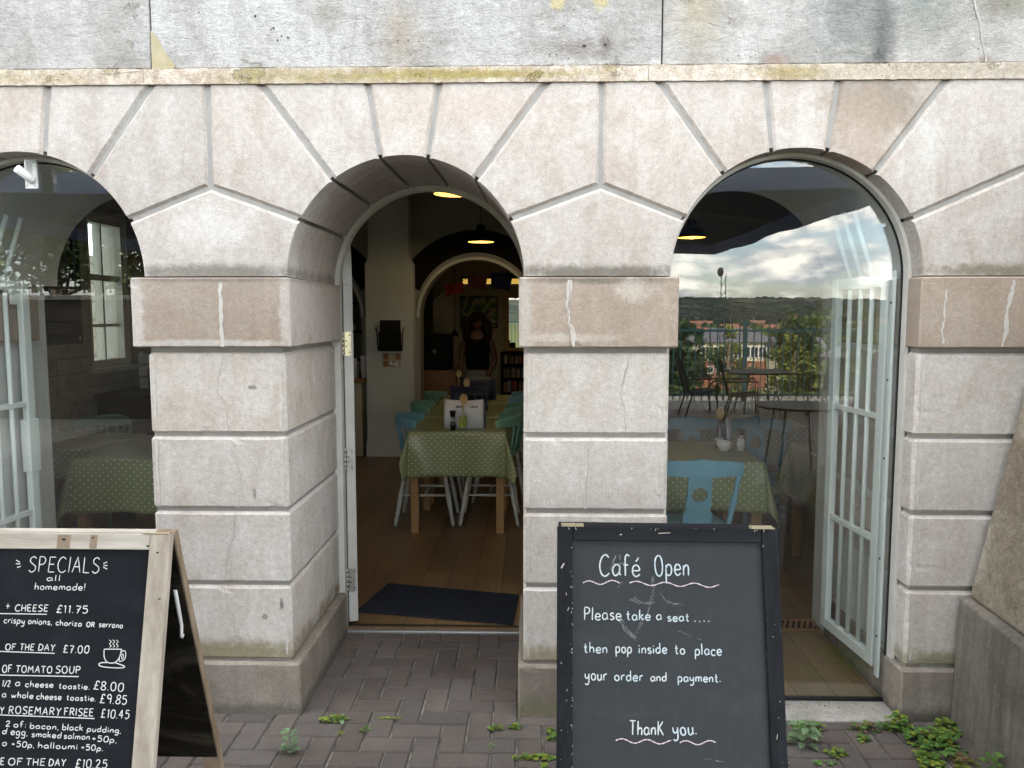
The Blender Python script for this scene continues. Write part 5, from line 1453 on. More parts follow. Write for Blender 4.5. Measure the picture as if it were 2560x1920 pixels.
t = thing('wall_file_holder', 'black wire file holder on the pale pilaster', 'file holder', (-1.585, 5.695, 1.24))
m = MB().use('black'); m.bbox((-.13, -.05, 0), (.13, -.002, .02), .003); m.bbox((-.13, -.055, .0), (.13, -.05, .22), .002)
m.tube([(-.135, -.055, .01), (-.15, -.06, .24), (-.17, -.065, .27)], .006); m.tube([(.135, -.055, .01), (.15, -.06, .24), (.17, -.065, .27)], .006); m.build('rack', None, t)
m = MB().use('black_sling'); m.bbox((-.115, -.045, .02), (.115, -.004, .35), .003); m.build('folder', None, t)
m = MB().use('cream'); m.box((-1.68, 5.690, 1.055), (-1.47, 5.6985, 1.215)); m.use('counter_top')
for (a, b) in ((0, 1), (1, 0), (2, 1), (0, 0)): m.box((-1.675 + a * .07, 5.6885, 1.06 + b * .08), (-1.675 + a * .07 + .06, 5.6899, 1.06 + b * .08 + .068))
m.use('paper')
for (u, v, a, b) in ((-1.60, 1.075, .03, .05), (-1.565, 1.07, .025, .035), (-1.535, 1.065, .03, .05)): m.box((u, 5.6870, v), (u + a, 5.6884, v + b))
tag(m.build('wall_notice'), 'small pink and cream notice under the black file holder', 'notice')

# pendant lamps
def pendant(x, y, z, label):
    t = thing('pendant_lamp', label, 'pendant lamp', (x, y, z), 0, 'black pendant lamps')
    m = MB().use('black'); m.lathe([(.134, 0), (.134, .006), (.128, .035), (.105, .075), (.068, .105), (.046, .12), (.044, .165), (.03, .175), (.006, .18)], n=32, cap=False); m.build('lamp_shade', None, t)
    m = MB().use('lamp_inner'); m.lathe([(.131, .002), (.125, .034), (.102, .072), (.066, .101), (.001, .108)], n=32, cap=False); m.build('lamp_lining', None, t)
    m = MB().use('bulb'); m.lathe([(.0001, .025), (.022, .032), (.03, .05), (.022, .075), (.012, .09)], n=16); m.build('bulb', None, t)
    MB().use('black').tube([(0, 0, .178), (0, 0, 3.3 - z)], .003, 6).build('cord', None, t)
    l = bpy.data.lights.new('lamp_light', 'POINT'); l.energy = 1.0; l.color = (1, .75, .4); l.shadow_soft_size = .03
    lo = bpy.data.objects.new('lamp_light', l); COL.objects.link(lo); lo.parent = t; lo.location = (0, 0, .012)
pendant(-.50, 4.85, 2.385, 'black dome pendant lamp over the doorway tables, above the black arch band')
pendant(-.48, 1.90, 2.41, 'black pendant lamp just inside the doorway, mostly hidden by the stone arch')
pendant(1.545, 4.45, 2.385, 'black dome pendant lamp at the left edge of the right-hand window')

# counter through the left inner arch
t = thing('serving_counter', 'cream panelled serving counter with a wooden top', 'counter', (-2.35, 5.95, FLOOR))
m = MB().use('cream'); m.bbox((-.55, -.25, 0), (.42, .5, .85), .004)
for x in (-.30, -.05, .18): m.box((x, -.256, .04), (x + .012, -.2501, .82))
m.build('cabinet', None, t); MB().use('counter_top').bbox((-.58, -.29, .851), (.46, .52, .90), .004).build('worktop', None, t)
MB().use('lock_black').lathe([(.008, 0), (.012, .01), (.018, .02), (.010, .03)], n=12, mtx=Matrix.Translation((.30, -.2565, .55)) @ Matrix.Rotation(R(90), 4, 'X')).build('knob', None, t)
r_ = random.Random(5)
for k in range(9):
    x, y, h_ = -2.27 + (k % 5) * .085 + r_.uniform(-.01, .01), 5.76 + (k // 5) * .13, r_.uniform(.15, .31)
    tag(MB().use('paper').lathe([(.026, 0), (.034, h_), (.036, h_ + .004), (.03, h_ + .004), (.024, .01)], n=16).build('cup_stack', None, None, (x, y, FLOOR + .9015)), 'pale stack of takeaway cups on the serving counter', 'cups', 'stacks of cups on the counter')
t = thing('coffee_flask', 'dark coffee flask behind the cup stacks', 'flask', (-2.33, 6.05, FLOOR + .9015))
MB().use('black').lathe([(.08, 0), (.085, .2), (.07, .33), (.04, .36)], n=20).build('flask_body', None, t); MB().use('steel').lathe([(.03, .361), (.035, .40), (.01, .41)], n=14).build('lid', None, t)
t = thing('kitchen_shelf', 'dark kitchen shelf seen through the left inner arch', 'shelf', (-2.9, 9.2, FLOOR))
m = MB().use('dark_shelf')
for z in (.9, 1.35, 1.8): m.box((-.6, -.15, z), (.6, .15, z + .03))
for x in (-.6, .57): m.box((x, -.14, 0), (x + .03, .14, 2.2))
m.build('rack', None, t); m = MB().use('ceramic')
for k in range(9): m.lathe([(.03, 0), (.045, .09)], (-.5 + k * .12, 0, 1.3805 if k % 2 else 1.8305), 12)
m.build('crockery', None, t)

# back room
t = thing('framed_painting', 'large bright abstract painting behind the person', 'painting', (-.78, 8.83, 1.46))
MB().use('painting').box((-.27, -.006, 0), (.27, .02, .46)).build('canvas', None, t)
m = MB().use('dark_shelf'); m.box((-.285, -.01, -.015), (-.2705, .03, .475)); m.box((.2705, -.01, -.015), (.285, .03, .475)); m.box((-.27, -.01, .4605), (.27, .03, .475)); m.box((-.27, -.01, -.015), (.27, .03, -.0005)); m.build('frame', None, t)
t = thing('wall_mirror', 'wood framed mirror above the bookcase', 'mirror', (.06, 8.82, 1.09))
m = MB().use('mirror_wood'); w_, h_ = .88, .87
m.bbox((-.44, 0, 0), (-.385, .05, h_), .004); m.bbox((.385, 0, 0), (.44, .05, h_), .004); m.bbox((-.3845, 0, 0), (.3845, .05, .055), .004); m.bbox((-.3845, 0, h_ - .055), (.3845, .05, h_), .004); m.build('frame', None, t)
MB().use('mirror_glass').box((-.39, .02, .05), (.39, .03, h_ - .05)).build('mirror_glass', None, t)
t = thing('bookcase', 'black bookcase of coloured paperbacks below the mirror', 'bookcase', (.06, 8.66, FLOOR))
m = MB().use('dark_shelf')
for x in (-.50, .47): m.box((x, -.12, 0), (x + .03, .14, 1.07))
for z in (.0, .44, .655, .87, 1.05): m.box((-.469, -.12, z), (.469, .14, z + .022))
m.box((-.469, .125, .03), (.469, .139, 1.04)); m.build('carcass', None, t)
r_ = random.Random(9); pal = ((.55, .52, .47), (.42, .07, .06), (.08, .12, .2), (.40, .36, .28), (.10, .16, .12), (.32, .20, .06), (.06, .06, .07), (.42, .40, .36))
for z in (.463, .678, .893):
    m = MB().use('book'); x = -.46
    while x < .43:
        w_ = r_.uniform(.014, .032); m.ct = r_.choice(pal); m.box((x, -.10, z), (x + w_ - .001, .06, z + r_.uniform(.125, .175) - (.03 if z > .8 else 0))); x += w_
    m.build('books', None, t)
MB().use('dark_shelf').box((-.469, -.12, .03), (.469, -.1, .439)).build('cupboard_door', None, t)
# bunting and strip light
st_ = MB().use('tube_light'); st_.bbox((-.90, 7.3, 2.065), (.42, 7.42, 2.13), .01)
t = thing('strip_light', 'warm glowing strip light behind the bunting', 'strip light', (0, 0, 0)); st_.build('light_tube', None, t)
m = MB().use('black'); m.box((-.92, 7.28, 2.131), (.44, 7.44, 2.16)); m.tube([(-.3, 7.36, 2.16), (-.3, 7.36, 3.3)], .006); m.tube([(.2, 7.36, 2.16), (.2, 7.36, 3.3)], .006); m.build('fitting', None, t)
for nm, x0, w_, h_, z, mt_, lab in (('bunting_flag', -1.08, .24, .15, 2.02, 'bunting_red', 'red bunting flag at the left under the inner arch'), ('bunting_flag', -.78, .25, .18, 2.16, 'bunting_maroon', 'maroon bunting flag in the middle under the inner arch'), ('bunting_flag', -.49, .27, .22, 2.18, 'bunting_blue', 'dark blue bunting flag at the right under the inner arch')):
    m = MB().use(mt_); n = 8; L_ = []
    for k in range(n + 1):
        x = w_ * k / n; L_.append((m.vert((x + .01, .02 * math.sin(k), 0)), m.vert((x * .86 + .03, .02 * math.sin(k + .6) - .01, -h_ * (1 - .1 * math.sin(k / n * 3))))))
    for a, b in zip(L_, L_[1:]): m.face((a[0], b[0], b[1], a[1]))
    o = m.build(nm, None, None, (x0, 6.5, z), (0, R(-8 if x0 < -1 else 6), 0)); s_ = o.modifiers.new('thickness', 'SOLIDIFY'); s_.thickness = .002; tag(o, lab, 'bunting', 'bunting flags under the inner arch')
tag(MB().use('black').tube([(-1.25, 6.5, 1.80), (-1.05, 6.5, 1.97), (-.7, 6.5, 2.13), (-.35, 6.5, 2.15), (0, 6.5, 2.12), (.1, 6.5, 2.0)], .004, 6).build('bunting_string'), 'dark string the bunting flags hang from', 'string')
# dark sideboard with coffee machine at left of the person
t = thing('coffee_machine', 'black coffee machine on a brown stand, left of the person', 'coffee machine', (-1.22, 7.0, FLOOR))
MB().use('counter_top').bbox((-.28, -.25, 0), (.28, .25, .92), .005).build('stand', None, t)
m = MB().use('black'); m.bbox((-.22, -.2, .921), (.2, .2, 1.38), .02); m.bbox((-.1, -.27, 1.2), (.1, -.2, 1.3), .01); m.build('machine_body', None, t)
MB().use('steel').lathe([(.02, -.06), (.026, 0)], (0, -.24, 1.19), 14).build('group_head', None, t)
t = thing('hanging_lamp', 'small dark lamp hanging on a long cord left of the person', 'lamp', (-1.03, 7.5, 1.36)); MB().use('black').lathe([(.05, 0), (.05, .05), (.02, .09)], n=14).build('lamp_shade', None, t); MB().use('black').tube([(0, 0, .09), (0, 0, 1.92)], .006).build('cord', None, t)

# ------------------------------------------------------------------ the person in the inner arch
def skinned(name, pts, edges, radii_, mat, parent, root=0, sub=2):
    me = bpy.data.meshes.new(name); me.from_pydata([Vector(p) for p in pts], edges, []); me.materials.append(M[mat])
    o = bpy.data.objects.new(name, me); COL.objects.link(o); o.parent = parent
    o.modifiers.new('skin', 'SKIN').use_smooth_shade = True
    for k, sv in enumerate(me.skin_vertices[0].data):
        r_ = radii_[k]; sv.radius = r_ if isinstance(r_, tuple) else (r_, r_); sv.use_root = (k == root)
    s_ = o.modifiers.new('sub', 'SUBSURF'); s_.levels = sub; s_.render_levels = sub
    return o
PX, PY, PZ = -.645, 6.38, FLOOR
per = thing('person', 'person with long dark curly hair, black vest and grey trousers in the inner arch', 'person', (PX, PY, PZ))
body = [(0, .0, .92), (0, 0, 1.06), (0, 0, 1.22), (0, 0, 1.34), (0, -.005, 1.40), (0, -.01, 1.46),           # 0-5 pelvis..neck
        (.09, 0, 1.335), (.165, .01, 1.305), (.215, .03, 1.06), (.13, -.09, .885), (.10, -.12, .82),             # 6-10 right-of-picture arm, hand by the hip
        (-.09, 0, 1.335), (-.165, .01, 1.305), (-.205, .03, 1.07), (-.20, -.09, .90), (-.19, -.13, .83),      # 11-15
        (.085, 0, .86), (.095, -.01, .49), (.10, .02, .08), (.11, -.13, .035),                                # 16-19 leg
        (-.085, 0, .86), (-.095, -.01, .49), (-.10, .02, .08), (-.11, -.13, .035)]
ed_ = [(0, 1), (1, 2), (2, 3), (3, 4), (4, 5), (3, 6), (6, 7), (7, 8), (8, 9), (9, 10), (3, 11), (11, 12), (12, 13), (13, 14), (14, 15), (0, 16), (16, 17), (17, 18), (18, 19), (0, 20), (20, 21), (21, 22), (22, 23)]
rad = [(.115, .08), (.115, .085), (.145, .10), (.12, .085), .06, .052, .06, .052, .040, .029, .022, .06, .052, .040, .029, .022, .085, .056, .040, .030, .085, .056, .040, .030]
bo = skinned('body', body, ed_, rad, 'skin', per)
# head: a shaped mesh with brow, nose, mouth and chin
def head(parent):
    m = MB().use('skin'); m.smooth = True; n, k_ = 28, 20; rows = []
    for i in range(k_ + 1):
        ph = PI * i / k_; row = []
        for j in range(n):
            th = 2 * PI * j / n; x, y, z = math.sin(ph) * math.sin(th), -math.sin(ph) * math.cos(th), math.cos(ph)
            sx = .073 * (1 - .22 * max(0, -z) ** 1.2); sy = .093 * (1 - .12 * max(0, -z)); p = Vector((x * sx, y * sy, z * .113))
            if y < 0:
                f = math.exp(-((x * .073) / .011) ** 2) * math.exp(-((p.z + .012) / .022) ** 2); p.y -= .020 * f * min(1, -y * 1.4)
                for ex in (-.03, .03): p.y += .010 * math.exp(-((p.x - ex) / .014) ** 2) * math.exp(-((p.z - .012) / .012) ** 2)
                p.y -= .004 * math.exp(-(p.x / .02) ** 2) * math.exp(-((p.z + .052) / .008) ** 2); p.y -= .006 * math.exp(-(p.x / .02) ** 2) * math.exp(-((p.z + .095) / .014) ** 2)
            row.append(m.vert(p))
        rows.append(row)
    for a, b in zip(rows, rows[1:]):
        for j in range(n): m.face((a[j], b[j], b[(j + 1) % n], a[(j + 1) % n]))
    m.smooth = False
    o = m.build('head', None, parent, (0, -.02, 1.545))
    e = MB().use('vest')
    for ex in (-.029, .029): e.lathe([(.0001, -.006), (.009, -.002), (.009, .002), (.0001, .005)], n=10, mtx=Matrix.Translation((ex, -.080, .012)) @ Matrix.Rotation(R(90), 4, 'X'))
    e.build('eyes', None, o)
    l_ = MB().use('red_label'); l_.lathe([(.0001, -.003), (.018, -.001), (.018, .001), (.0001, .003)], n=12, mtx=Matrix.Translation((0, -.0885, -.050)) @ Matrix.Rotation(R(90), 4, 'X') @ Matrix.Diagonal((1, .3, 1, 1))); l_.build('mouth', None, o)
    return o
head(per)
# long curly hair: many wavy locks
hm = MB().use('hair'); r_ = random.Random(17)
for k in range(190):
    a = r_.uniform(0, 2 * PI); front = math.cos(a)
    if front > .72 and k > 24: a = r_.choice((1, -1)) * r_.uniform(.8, PI)
    z0 = r_.uniform(.5, 1.0); rr = math.sqrt(max(0, 1 - z0 * z0))
    p = Vector((math.sin(a) * .078 * rr, -math.cos(a) * .098 * rr - .02, 1.545 + .118 * z0)); L_ = r_.uniform(.24, .37) if math.cos(a) < .72 else .07
    pts = []; ph = r_.uniform(0, 6)
    for q in range(11):
        t = q / 10; out = .088 + .072 * math.sin(t * 2.3)
        pts.append(Vector((math.sin(a) * (out + .0) * (rr + (1 - rr) * min(1, t * 2.2)) + .010 * math.sin(ph + t * 16), -math.cos(a) * (.100 + .02 * t) * (rr + (1 - rr) * min(1, t * 2.2)) - .015 + .010 * math.cos(ph + t * 15), 1.545 + .122 * z0 - L_ * t)))
    hm.tube(pts, [.013] + [.020] * 8 + [.012, .004], 6)
hm.build('hair', None, per)
skinned('vest_top', [(0, 0, .93), (0, 0, 1.06), (0, 0, 1.22), (0, 0, 1.33), (.10, 0, 1.345), (-.10, 0, 1.345)], [(0, 1), (1, 2), (2, 3), (3, 4), (3, 5)], [(.175, .125), (.158, .115), (.165, .12), (.132, .096), (.055, .06), (.055, .06)], 'vest', per)
skinned('trousers', [(0, 0, 1.0), (0, 0, .90), (.088, 0, .80), (.098, -.01, .48), (.10, .02, .07), (-.088, 0, .80), (-.098, -.01, .48), (-.10, .02, .07)], [(0, 1), (1, 2), (2, 3), (3, 4), (1, 5), (5, 6), (6, 7)], [(.155, .115), (.18, .13), .105, .08, .07, .105, .08, .07], 'trousers', per)
def hand(wrist, d, side, parent):
    w_ = Vector(wrist); d = Vector(d).normalized(); up_ = Vector((0, -1, 0)); s_ = d.cross(up_).normalized() * side
    pts = [w_, w_ + d * .045]; eg = [(0, 1)]; rd = [(.021, .017), (.030, .015)]
    for k, (off, L_) in enumerate(((-.027, .062), (-.009, .072), (.009, .068), (.026, .052))):
        b0 = len(pts); base = w_ + d * .085 + s_ * off
        pts += [base, base + d * L_ * .5 + up_ * .006, base + d * L_ * .85 - up_ * .012]; eg += [(1, b0), (b0, b0 + 1), (b0 + 1, b0 + 2)]; rd += [.0105, .009, .0075]
    b0 = len(pts); tb = w_ + d * .030 - s_ * .034
    pts += [tb, tb + d * .028 - s_ * .014 + up_ * .008, tb + d * .055 - s_ * .016 + up_ * .012]; eg += [(0, b0), (b0, b0 + 1), (b0 + 1, b0 + 2)]; rd += [.012, .010, .008]
    return skinned('hand', pts, eg, rd, 'skin', parent, 0, 1)
hand((.10, -.12, .82), (-.1, -.15, -1), 1, per); hand((-.19, -.13, .83), (.0, -.25, -1), -1, per)
for sx in (1, -1): MB().use('black').bbox((sx * .11 - .04, -.2, .0), (sx * .11 + .04, .06, .06), .015).build('shoe', None, per)

# ------------------------------------------------------------------ left-hand side of the room
m = MB().use('black_paint'); m.bbox((-3.497, 2.28, 1.43), (-3.47, 2.86, 2.42), .003)
tb = thing('wall_chalkboard', 'large black chalkboard on the left side wall beside the sash window', 'chalkboard', (0, 0, 0)); m.build('board', None, tb)
MB().use('brass').box((-3.469, 2.80, 1.45), (-3.465, 2.825, 1.49)).build('clip', None, tb)
t = thing('side_dresser', 'dark dresser under the sash window', 'dresser', (-3.22, 3.75, FLOOR))
MB().use('dark_shelf').bbox((-.25, -.75, 0), (.25, .6, .97), .004).build('cabinet', None, t); MB().use('dark_shelf').bbox((-.26, -.78, .971), (.27, .62, 1.0), .004).build('worktop', None, t)
t = thing('slatted_crate', 'grey painted slatted crate on the dresser', 'crate', (-3.12, 3.72, FLOOR + 1.001))
m = MB().use('crate_paint')
for k in range(3):
    z = .005 + k * .105
    m.bbox((-.2, -.33, z), (.2, -.318, z + .09), .002); m.bbox((-.2, .318, z), (.2, .33, z + .09), .002); m.bbox((.19, -.317, z), (.202, .317, z + .09), .002); m.bbox((-.202, -.317, z), (-.19, .317, z + .09), .002)
m.build('slats', None, t); m = MB().use('crate_paint')
for x in (-.18, .165):
    for y in (-.317, .302): m.box((x, y, 0), (x + .015, y + .015, .32))
m.build('corner_posts', None, t)
r_ = random.Random(3)
for k, (y, x) in enumerate(((3.06, -3.02), (3.17, -3.0), (3.28, -3.05))):
    t = thing('condiment_jar' if k else 'cider_bottle', ('dark brown bottle tallest of the group on the dresser', 'steel jar in the middle of the dresser group', 'jar with a red label next to the grey crate')[k], ('bottle', 'jar', 'jar')[k], (x, y, FLOOR + 1.001))
    if k == 0: MB().use('dark_bottle').lathe([(.05, 0), (.055, .15), (.05, .2), (.02, .26), (.018, .33)], n=18).build('bottle_body', None, t); MB().use('amber').lathe([(.021, .331), (.021, .345)], n=12).build('cap', None, t)
    else:
        MB().use('steel' if k == 1 else 'dark_bottle').lathe([(.042, 0), (.045, .13), (.038, .145)], n=18).build('jar_body', None, t); MB().use('red_label' if k == 2 else 'black').lathe([(.046, .04), (.046, .1)], n=18, cap=False).build('label', None, t); MB().use('black').lathe([(.04, .1455), (.04, .165)], n=18).build('lid', None, t)
# string of beads looping in front of the sash window
m = MB().use('bead'); pts = [Vector((-3.30, 3.72 + .06 * math.sin(t * 3) - .45 * max(0, t - .62) * 1.6, 2.45 - .75 * t + (.0 if t < .8 else .10 * (t - .8)))) for t in [k / 26 for k in range(27)]]
m.tube(pts, .002, 5)
for k, p in enumerate(pts):
    if k % 2 == 0 or k > 12: m.lathe([(.0001, -.016), (.013, -.008), (.013, .008), (.0001, .016)], tuple(p), 8)
tag(m.build('bead_string'), 'string of dark wooden beads looping past the sash window', 'bead string')

# flagpole bracket on the left window frame
t = thing('flag_bracket', 'white flagpole holder fixed at the top of the left-hand arched window', 'bracket', (-2.018, .0855, 2.158))
m = MB().use('plastic_white'); m.bbox((-.025, -.012, 0), (.025, 0, .118), .002); m.build('back_plate', None, t)
m = MB().use('plastic_white'); p0, p1 = Vector((.008, -.014, .034)), Vector((-.016, -.070, .070))
ring = []; dd = (p1 - p0).normalized(); u = dd.orthogonal().normalized(); v = dd.cross(u)
rows = [[m.vert(p + (u * math.cos(2 * PI * k / 18) + v * math.sin(2 * PI * k / 18)) * q) for k in range(18)] for p, q in ((p0, .0165), (p1, .0165), (p1, .0125), (p0 + dd * .015, .0125))]
m.smooth = True
for a, b in zip(rows, rows[1:]):
    for k in range(18): m.face((a[k], a[(k + 1) % 18], b[(k + 1) % 18], b[k]))
m.face(rows[-1]); m.smooth = False; m.box((.003, -.05, .045), (.006, -.0125, .105)); m.build('socket', None, t)
m = MB().use('steel')
for x in (-.017, .017):
    for z in (.012, .106): m.lathe([(.0001, 0), (.004, 0), (.003, .002)], n=8, mtx=Matrix.Translation((x, -.0122, z)) @ Matrix.Rotation(R(90), 4, 'X'))
m.build('screws', None, t)

# ------------------------------------------------------------------ buttress at the right
t = thing('stone_buttress', 'lichen stained sloping stone buttress on a dark plinth at the right edge', 'buttress', (1.9, -.8, 0))
def solid(m, low, high, n=1):
    a = [m.vert(p) for p in low]; b = [m.vert(p) for p in high]; k_ = len(a)
    m.face(a[::-1]); m.face(b)
    for k in range(k_): m.face((a[k], a[(k + 1) % k_], b[(k + 1) % k_], b[k]))
m = MB().use('buttress_stone'); ox, oy = 1.9, -.8
def P3(x, y, z): return (x - ox, y - oy, z)
# battered upper part: its left face slopes back to the right as it rises
lo = [P3(1.752, -.0245, .53), P3(1.73, -1.5, .47), P3(2.9, -1.5, .47), P3(2.9, -.0245, .53)]
hi = [P3(2.23, -.0245, 2.85), P3(2.30, -.55, 2.85), P3(2.9, -.55, 2.85), P3(2.9, -.0245, 2.85)]
solid(m, lo, hi); o = m.build('battered_face', None, t, bevel=.015)
m = MB().use('buttress_base')
lo = [P3(1.703, -.021, -.05), P3(1.635, -1.6, -.05), P3(3.0, -1.6, -.05), P3(3.0, -.021, -.05)]
hi = [P3(1.716, -.021, .528), P3(1.66, -1.6, .468), P3(3.0, -1.6, .468), P3(3.0, -.021, .528)]
solid(m, lo, hi); m.build('plinth', None, t, bevel=.012)

# ------------------------------------------------------------------ pavers
pv = MB().use('pavers'); r_ = random.Random(8)
U = .1; hx_, hy_ = 2, 1
def paver(x0, y0, x1, y1):
    g_ = .0035; b_ = .005; t = r_.uniform(.80, 1.16); k = r_.uniform(-.03, .04); pv.ct = (t + k, t, t - k * .6)
    dz = [r_.uniform(-.0012, .0012) for _ in range(4)]
    x0 += g_ * r_.uniform(.5, 1.4); y0 += g_ * r_.uniform(.5, 1.4); x1 -= g_ * r_.uniform(.5, 1.4); y1 -= g_ * r_.uniform(.5, 1.4)
    a = [pv.vert((x, y, -.007)) for x, y in ((x0, y0), (x1, y0), (x1, y1), (x0, y1))]
    b = [pv.vert((x, y, z)) for (x, y), z in zip(((x0 + b_, y0 + b_), (x1 - b_, y0 + b_), (x1 - b_, y1 - b_), (x0 + b_, y1 - b_)), dz)]
    pv.face(b)
    for k in range(4): pv.face((a[k], a[(k + 1) % 4], b[(k + 1) % 4], b[k]))
OX, OY = -.9475, -10.18
for j in range(-1, 110):
    for i in range(-52, 62):
        q = (i - j) % 4; x, y = OX + i * U, OY + j * U
        if q == 0: paver(x, y, x + 2 * U, y + U)
        elif q == 3: paver(x, y, x + U, y + 2 * U)
tag(pv.build('paving'), kind='structure')

# ------------------------------------------------------------------ weeds in the joints
def leaf(m, base, d, L_, wd, droop=.2, up=Vector((0, 0, 1)), lobes=False):
    d = Vector(d).normalized(); s_ = d.cross(up); s_ = s_.normalized() if s_.length > 1e-5 else Vector((1, 0, 0)); n_ = s_.cross(d)
    prof = ((0, .08), (.2, .7), (.42, 1.0), (.68, .75), (.88, .35), (1, .02)) if not lobes else ((0, .1), (.15, .8), (.25, .5), (.42, 1.0), (.52, .6), (.7, .72), (.8, .4), (1, .03))
    rows = []
    for t, w_ in prof:
        c = base + d * L_ * t - Vector((0, 0, 1)) * droop * L_ * t * t
        rows.append((m.vert(c + s_ * wd * w_ / 2 + n_ * wd * .12), m.vert(c), m.vert(c - s_ * wd * w_ / 2 + n_ * wd * .12)))
    for a, b in zip(rows, rows[1:]): m.face((a[0], a[1], b[1], b[0])); m.face((a[1], a[2], b[2], b[1]))
def clover(m, c, rad, r_, lean):
    """three rounded leaflets on a stalk tip"""
    for k in range(3):
        a = lean + k * 2 * PI / 3; o = Vector(c) + Vector((math.cos(a), math.sin(a), 0)) * rad * .7
        tilt = r_.uniform(-.3, .3); ring = [m.vert(o + Vector((math.cos(q) * rad * .72, math.sin(q) * rad * .72, tilt * rad * math.cos(q - a) + r_.uniform(-.001, .001)))) for q in [j * PI / 3.5 for j in range(7)]]
        m.face(ring)
def weed_patch(name, x, y, rx, ry, n, mats_, label, seed, size=.009, hmax=.04, z0=0, group='weeds in the paving joints'):
    r_ = random.Random(seed); m = MB()
    for k in range(n):
        a = r_.uniform(0, 2 * PI); q = math.sqrt(r_.random()); px, py = q * rx * math.cos(a), q * ry * math.sin(a)
        m.use(r_.choice(mats_)); m.ct = r_.uniform(.7, 1.25); h_ = r_.uniform(.005, hmax) * (1 - .5 * q)
        if k % 4 == 0:
            m.tube([(px * .9, py * .9, -.004), (px, py, h_)], .0007, 3, False)
        clover(m, (px, py, h_), size * r_.uniform(.5, 1.15), r_, r_.uniform(0, 6))
    return tag(m.build(name, None, None, (x, y, z0)), label, 'weed', group)
def rosette(name, x, y, n, L_, wd, mat_, label, seed, lift=.5, lobes=False, stem=0, group='weeds in the paving joints'):
    r_ = random.Random(seed); m = MB().use(mat_)
    tiers = 1 if not stem else max(2, int(stem / .03))
    if stem: m.tube([(0, 0, -.005), (.004, .003, stem * .5), (.0, .006, stem)], [.0022, .0018, .001], 6)
    for t in range(tiers):
        for k in range(n):
            a = 2 * PI * k / n + t * 1.1 + r_.uniform(-.3, .3); m.ct = r_.uniform(.75, 1.25)
            b = Vector((0, 0, .004 + stem * t / tiers)); e = lift * r_.uniform(.6, 1.3)
            ll = L_ * r_.uniform(.65, 1.1) * (1 - .35 * t / tiers); d = Vector((math.cos(a), math.sin(a), e))
            st = d.normalized() * ll * .35; m.tube([b, b + st], .0009, 4, False); leaf(m, b + st, d, ll * .75, wd * r_.uniform(.7, 1.1), .45, lobes=lobes)
    return tag(m.build(name, None, None, (x, y, 0)), label, 'weed', group)
WK = ['weed_lime', 'weed_lime', 'weed_green']
weed_patch('clover_weed', -.80, -.06, .055, .02, 36, ['weed_lime', 'weed_green'], 'small clover patch at the corner of the left pier plinth', 1, .008, .025)
rosette('broadleaf_weed', -.765, -.065, 4, .05, .022, 'weed_blue', 'single pale leafed weed beside the clover at the left pier corner', 2, .35)
rosette('leafy_weed', -.905, -.30, 5, .055, .03, 'weed_blue', 'tallest grey green weed, standing between the specials board and the doorway', 3, .7, stem=.09)
rosette('leafy_weed', -1.135, -.62, 6, .06, .032, 'weed_green', 'leafy weed growing under the specials board', 4, .7, stem=.06)
rosette('small_weed', -.655, -.145, 6, .03, .014, 'weed_green', 'small rosette weed in the paving near the left pier', 5, .5)
rosette('small_weed', -.74, -.17, 5, .02, .010, 'weed_lime', 'tiny rosette weed just left of the small rosette near the left pier', 6, .5)
weed_patch('clover_weed', -.135, -.12, .03, .015, 22, WK, 'small clover tuft in front of the doorway', 7, .007, .03)
weed_patch('clover_weed', -.055, -.105, .03, .012, 22, ['weed_green', 'weed_lime'], 'small clover tuft at the foot of the middle pier plinth', 8, .007, .025)
weed_patch('clover_weed', .02, -.315, .085, .014, 60, WK, 'long clover strip beside the Café Open board', 9, .008, .02)
weed_patch('clover_weed', .055, -.40, .012, .05, 26, WK, 'clover tail running towards the viewer beside the Café Open board', 10, .008, .02)
weed_patch('clover_weed', .085, -.16, .015, .05, 26, ['weed_green', 'weed_lime'], 'clover against the black board edge near the middle pier', 11, .008, .03)
weed_patch('grass_weed', -.56, -.045, .06, .004, 16, ['weed_lime'], 'thin mossy line in a joint before the doorway', 12, .005, .008)
# by the right-hand window and the buttress
rosette('leafy_weed', 1.06, -.20, 6, .085, .042, 'weed_blue', 'lobed leaf weed with a dark stem left of the window sill weeds', 20, .45, True, .10)
weed_patch('clover_weed', 1.115, -.085, .06, .03, 56, ['weed_lime', 'weed_green'], 'clover tuft along the edge of the window sill', 21, .009, .05)
weed_patch('clover_weed', 1.36, -.09, .09, .03, 44, ['weed_green', 'weed_dry', 'weed_lime'], 'straggly browning clover in the sill corner', 22, .008, .05)
weed_patch('clover_weed', 1.30, -.155, .02, .03, 16, ['weed_green', 'weed_lime'], 'tiny clover sprig in a joint below the window sill', 23, .008, .03)
weed_patch('clover_weed', 1.475, -.075, .05, .035, 64, ['weed_green', 'weed_lime'], 'clover climbing the foot of the right pier plinth', 24, .010, .09)
weed_patch('clover_weed', 1.545, -.17, .10, .05, 115, ['weed_green', 'weed_green', 'weed_lime'], 'thick green clover mound in front of the right pier', 25, .011, .07)
weed_patch('clover_weed', 1.475, -.345, .05, .12, 105, ['weed_lime', 'weed_lime', 'weed_green'], 'yellow green clover trail running forward from the right pier', 26, .010, .035)
weed_patch('clover_weed', 1.60, -.36, .05, .09, 70, ['weed_lime', 'weed_dry'], 'sparse browning clover right of the yellow green trail', 27, .009, .04)
rosette('fern_weed', 1.545, -.245, 8, .10, .045, 'weed_green', 'large lobed leaf weed in the middle of the clover mound', 28, .5, True)
weed_patch('clover_weed', 1.655, -.09, .05, .05, 44, ['weed_green', 'weed_lime'], 'clover tucked in the corner between pier and buttress', 29, .010, .06)
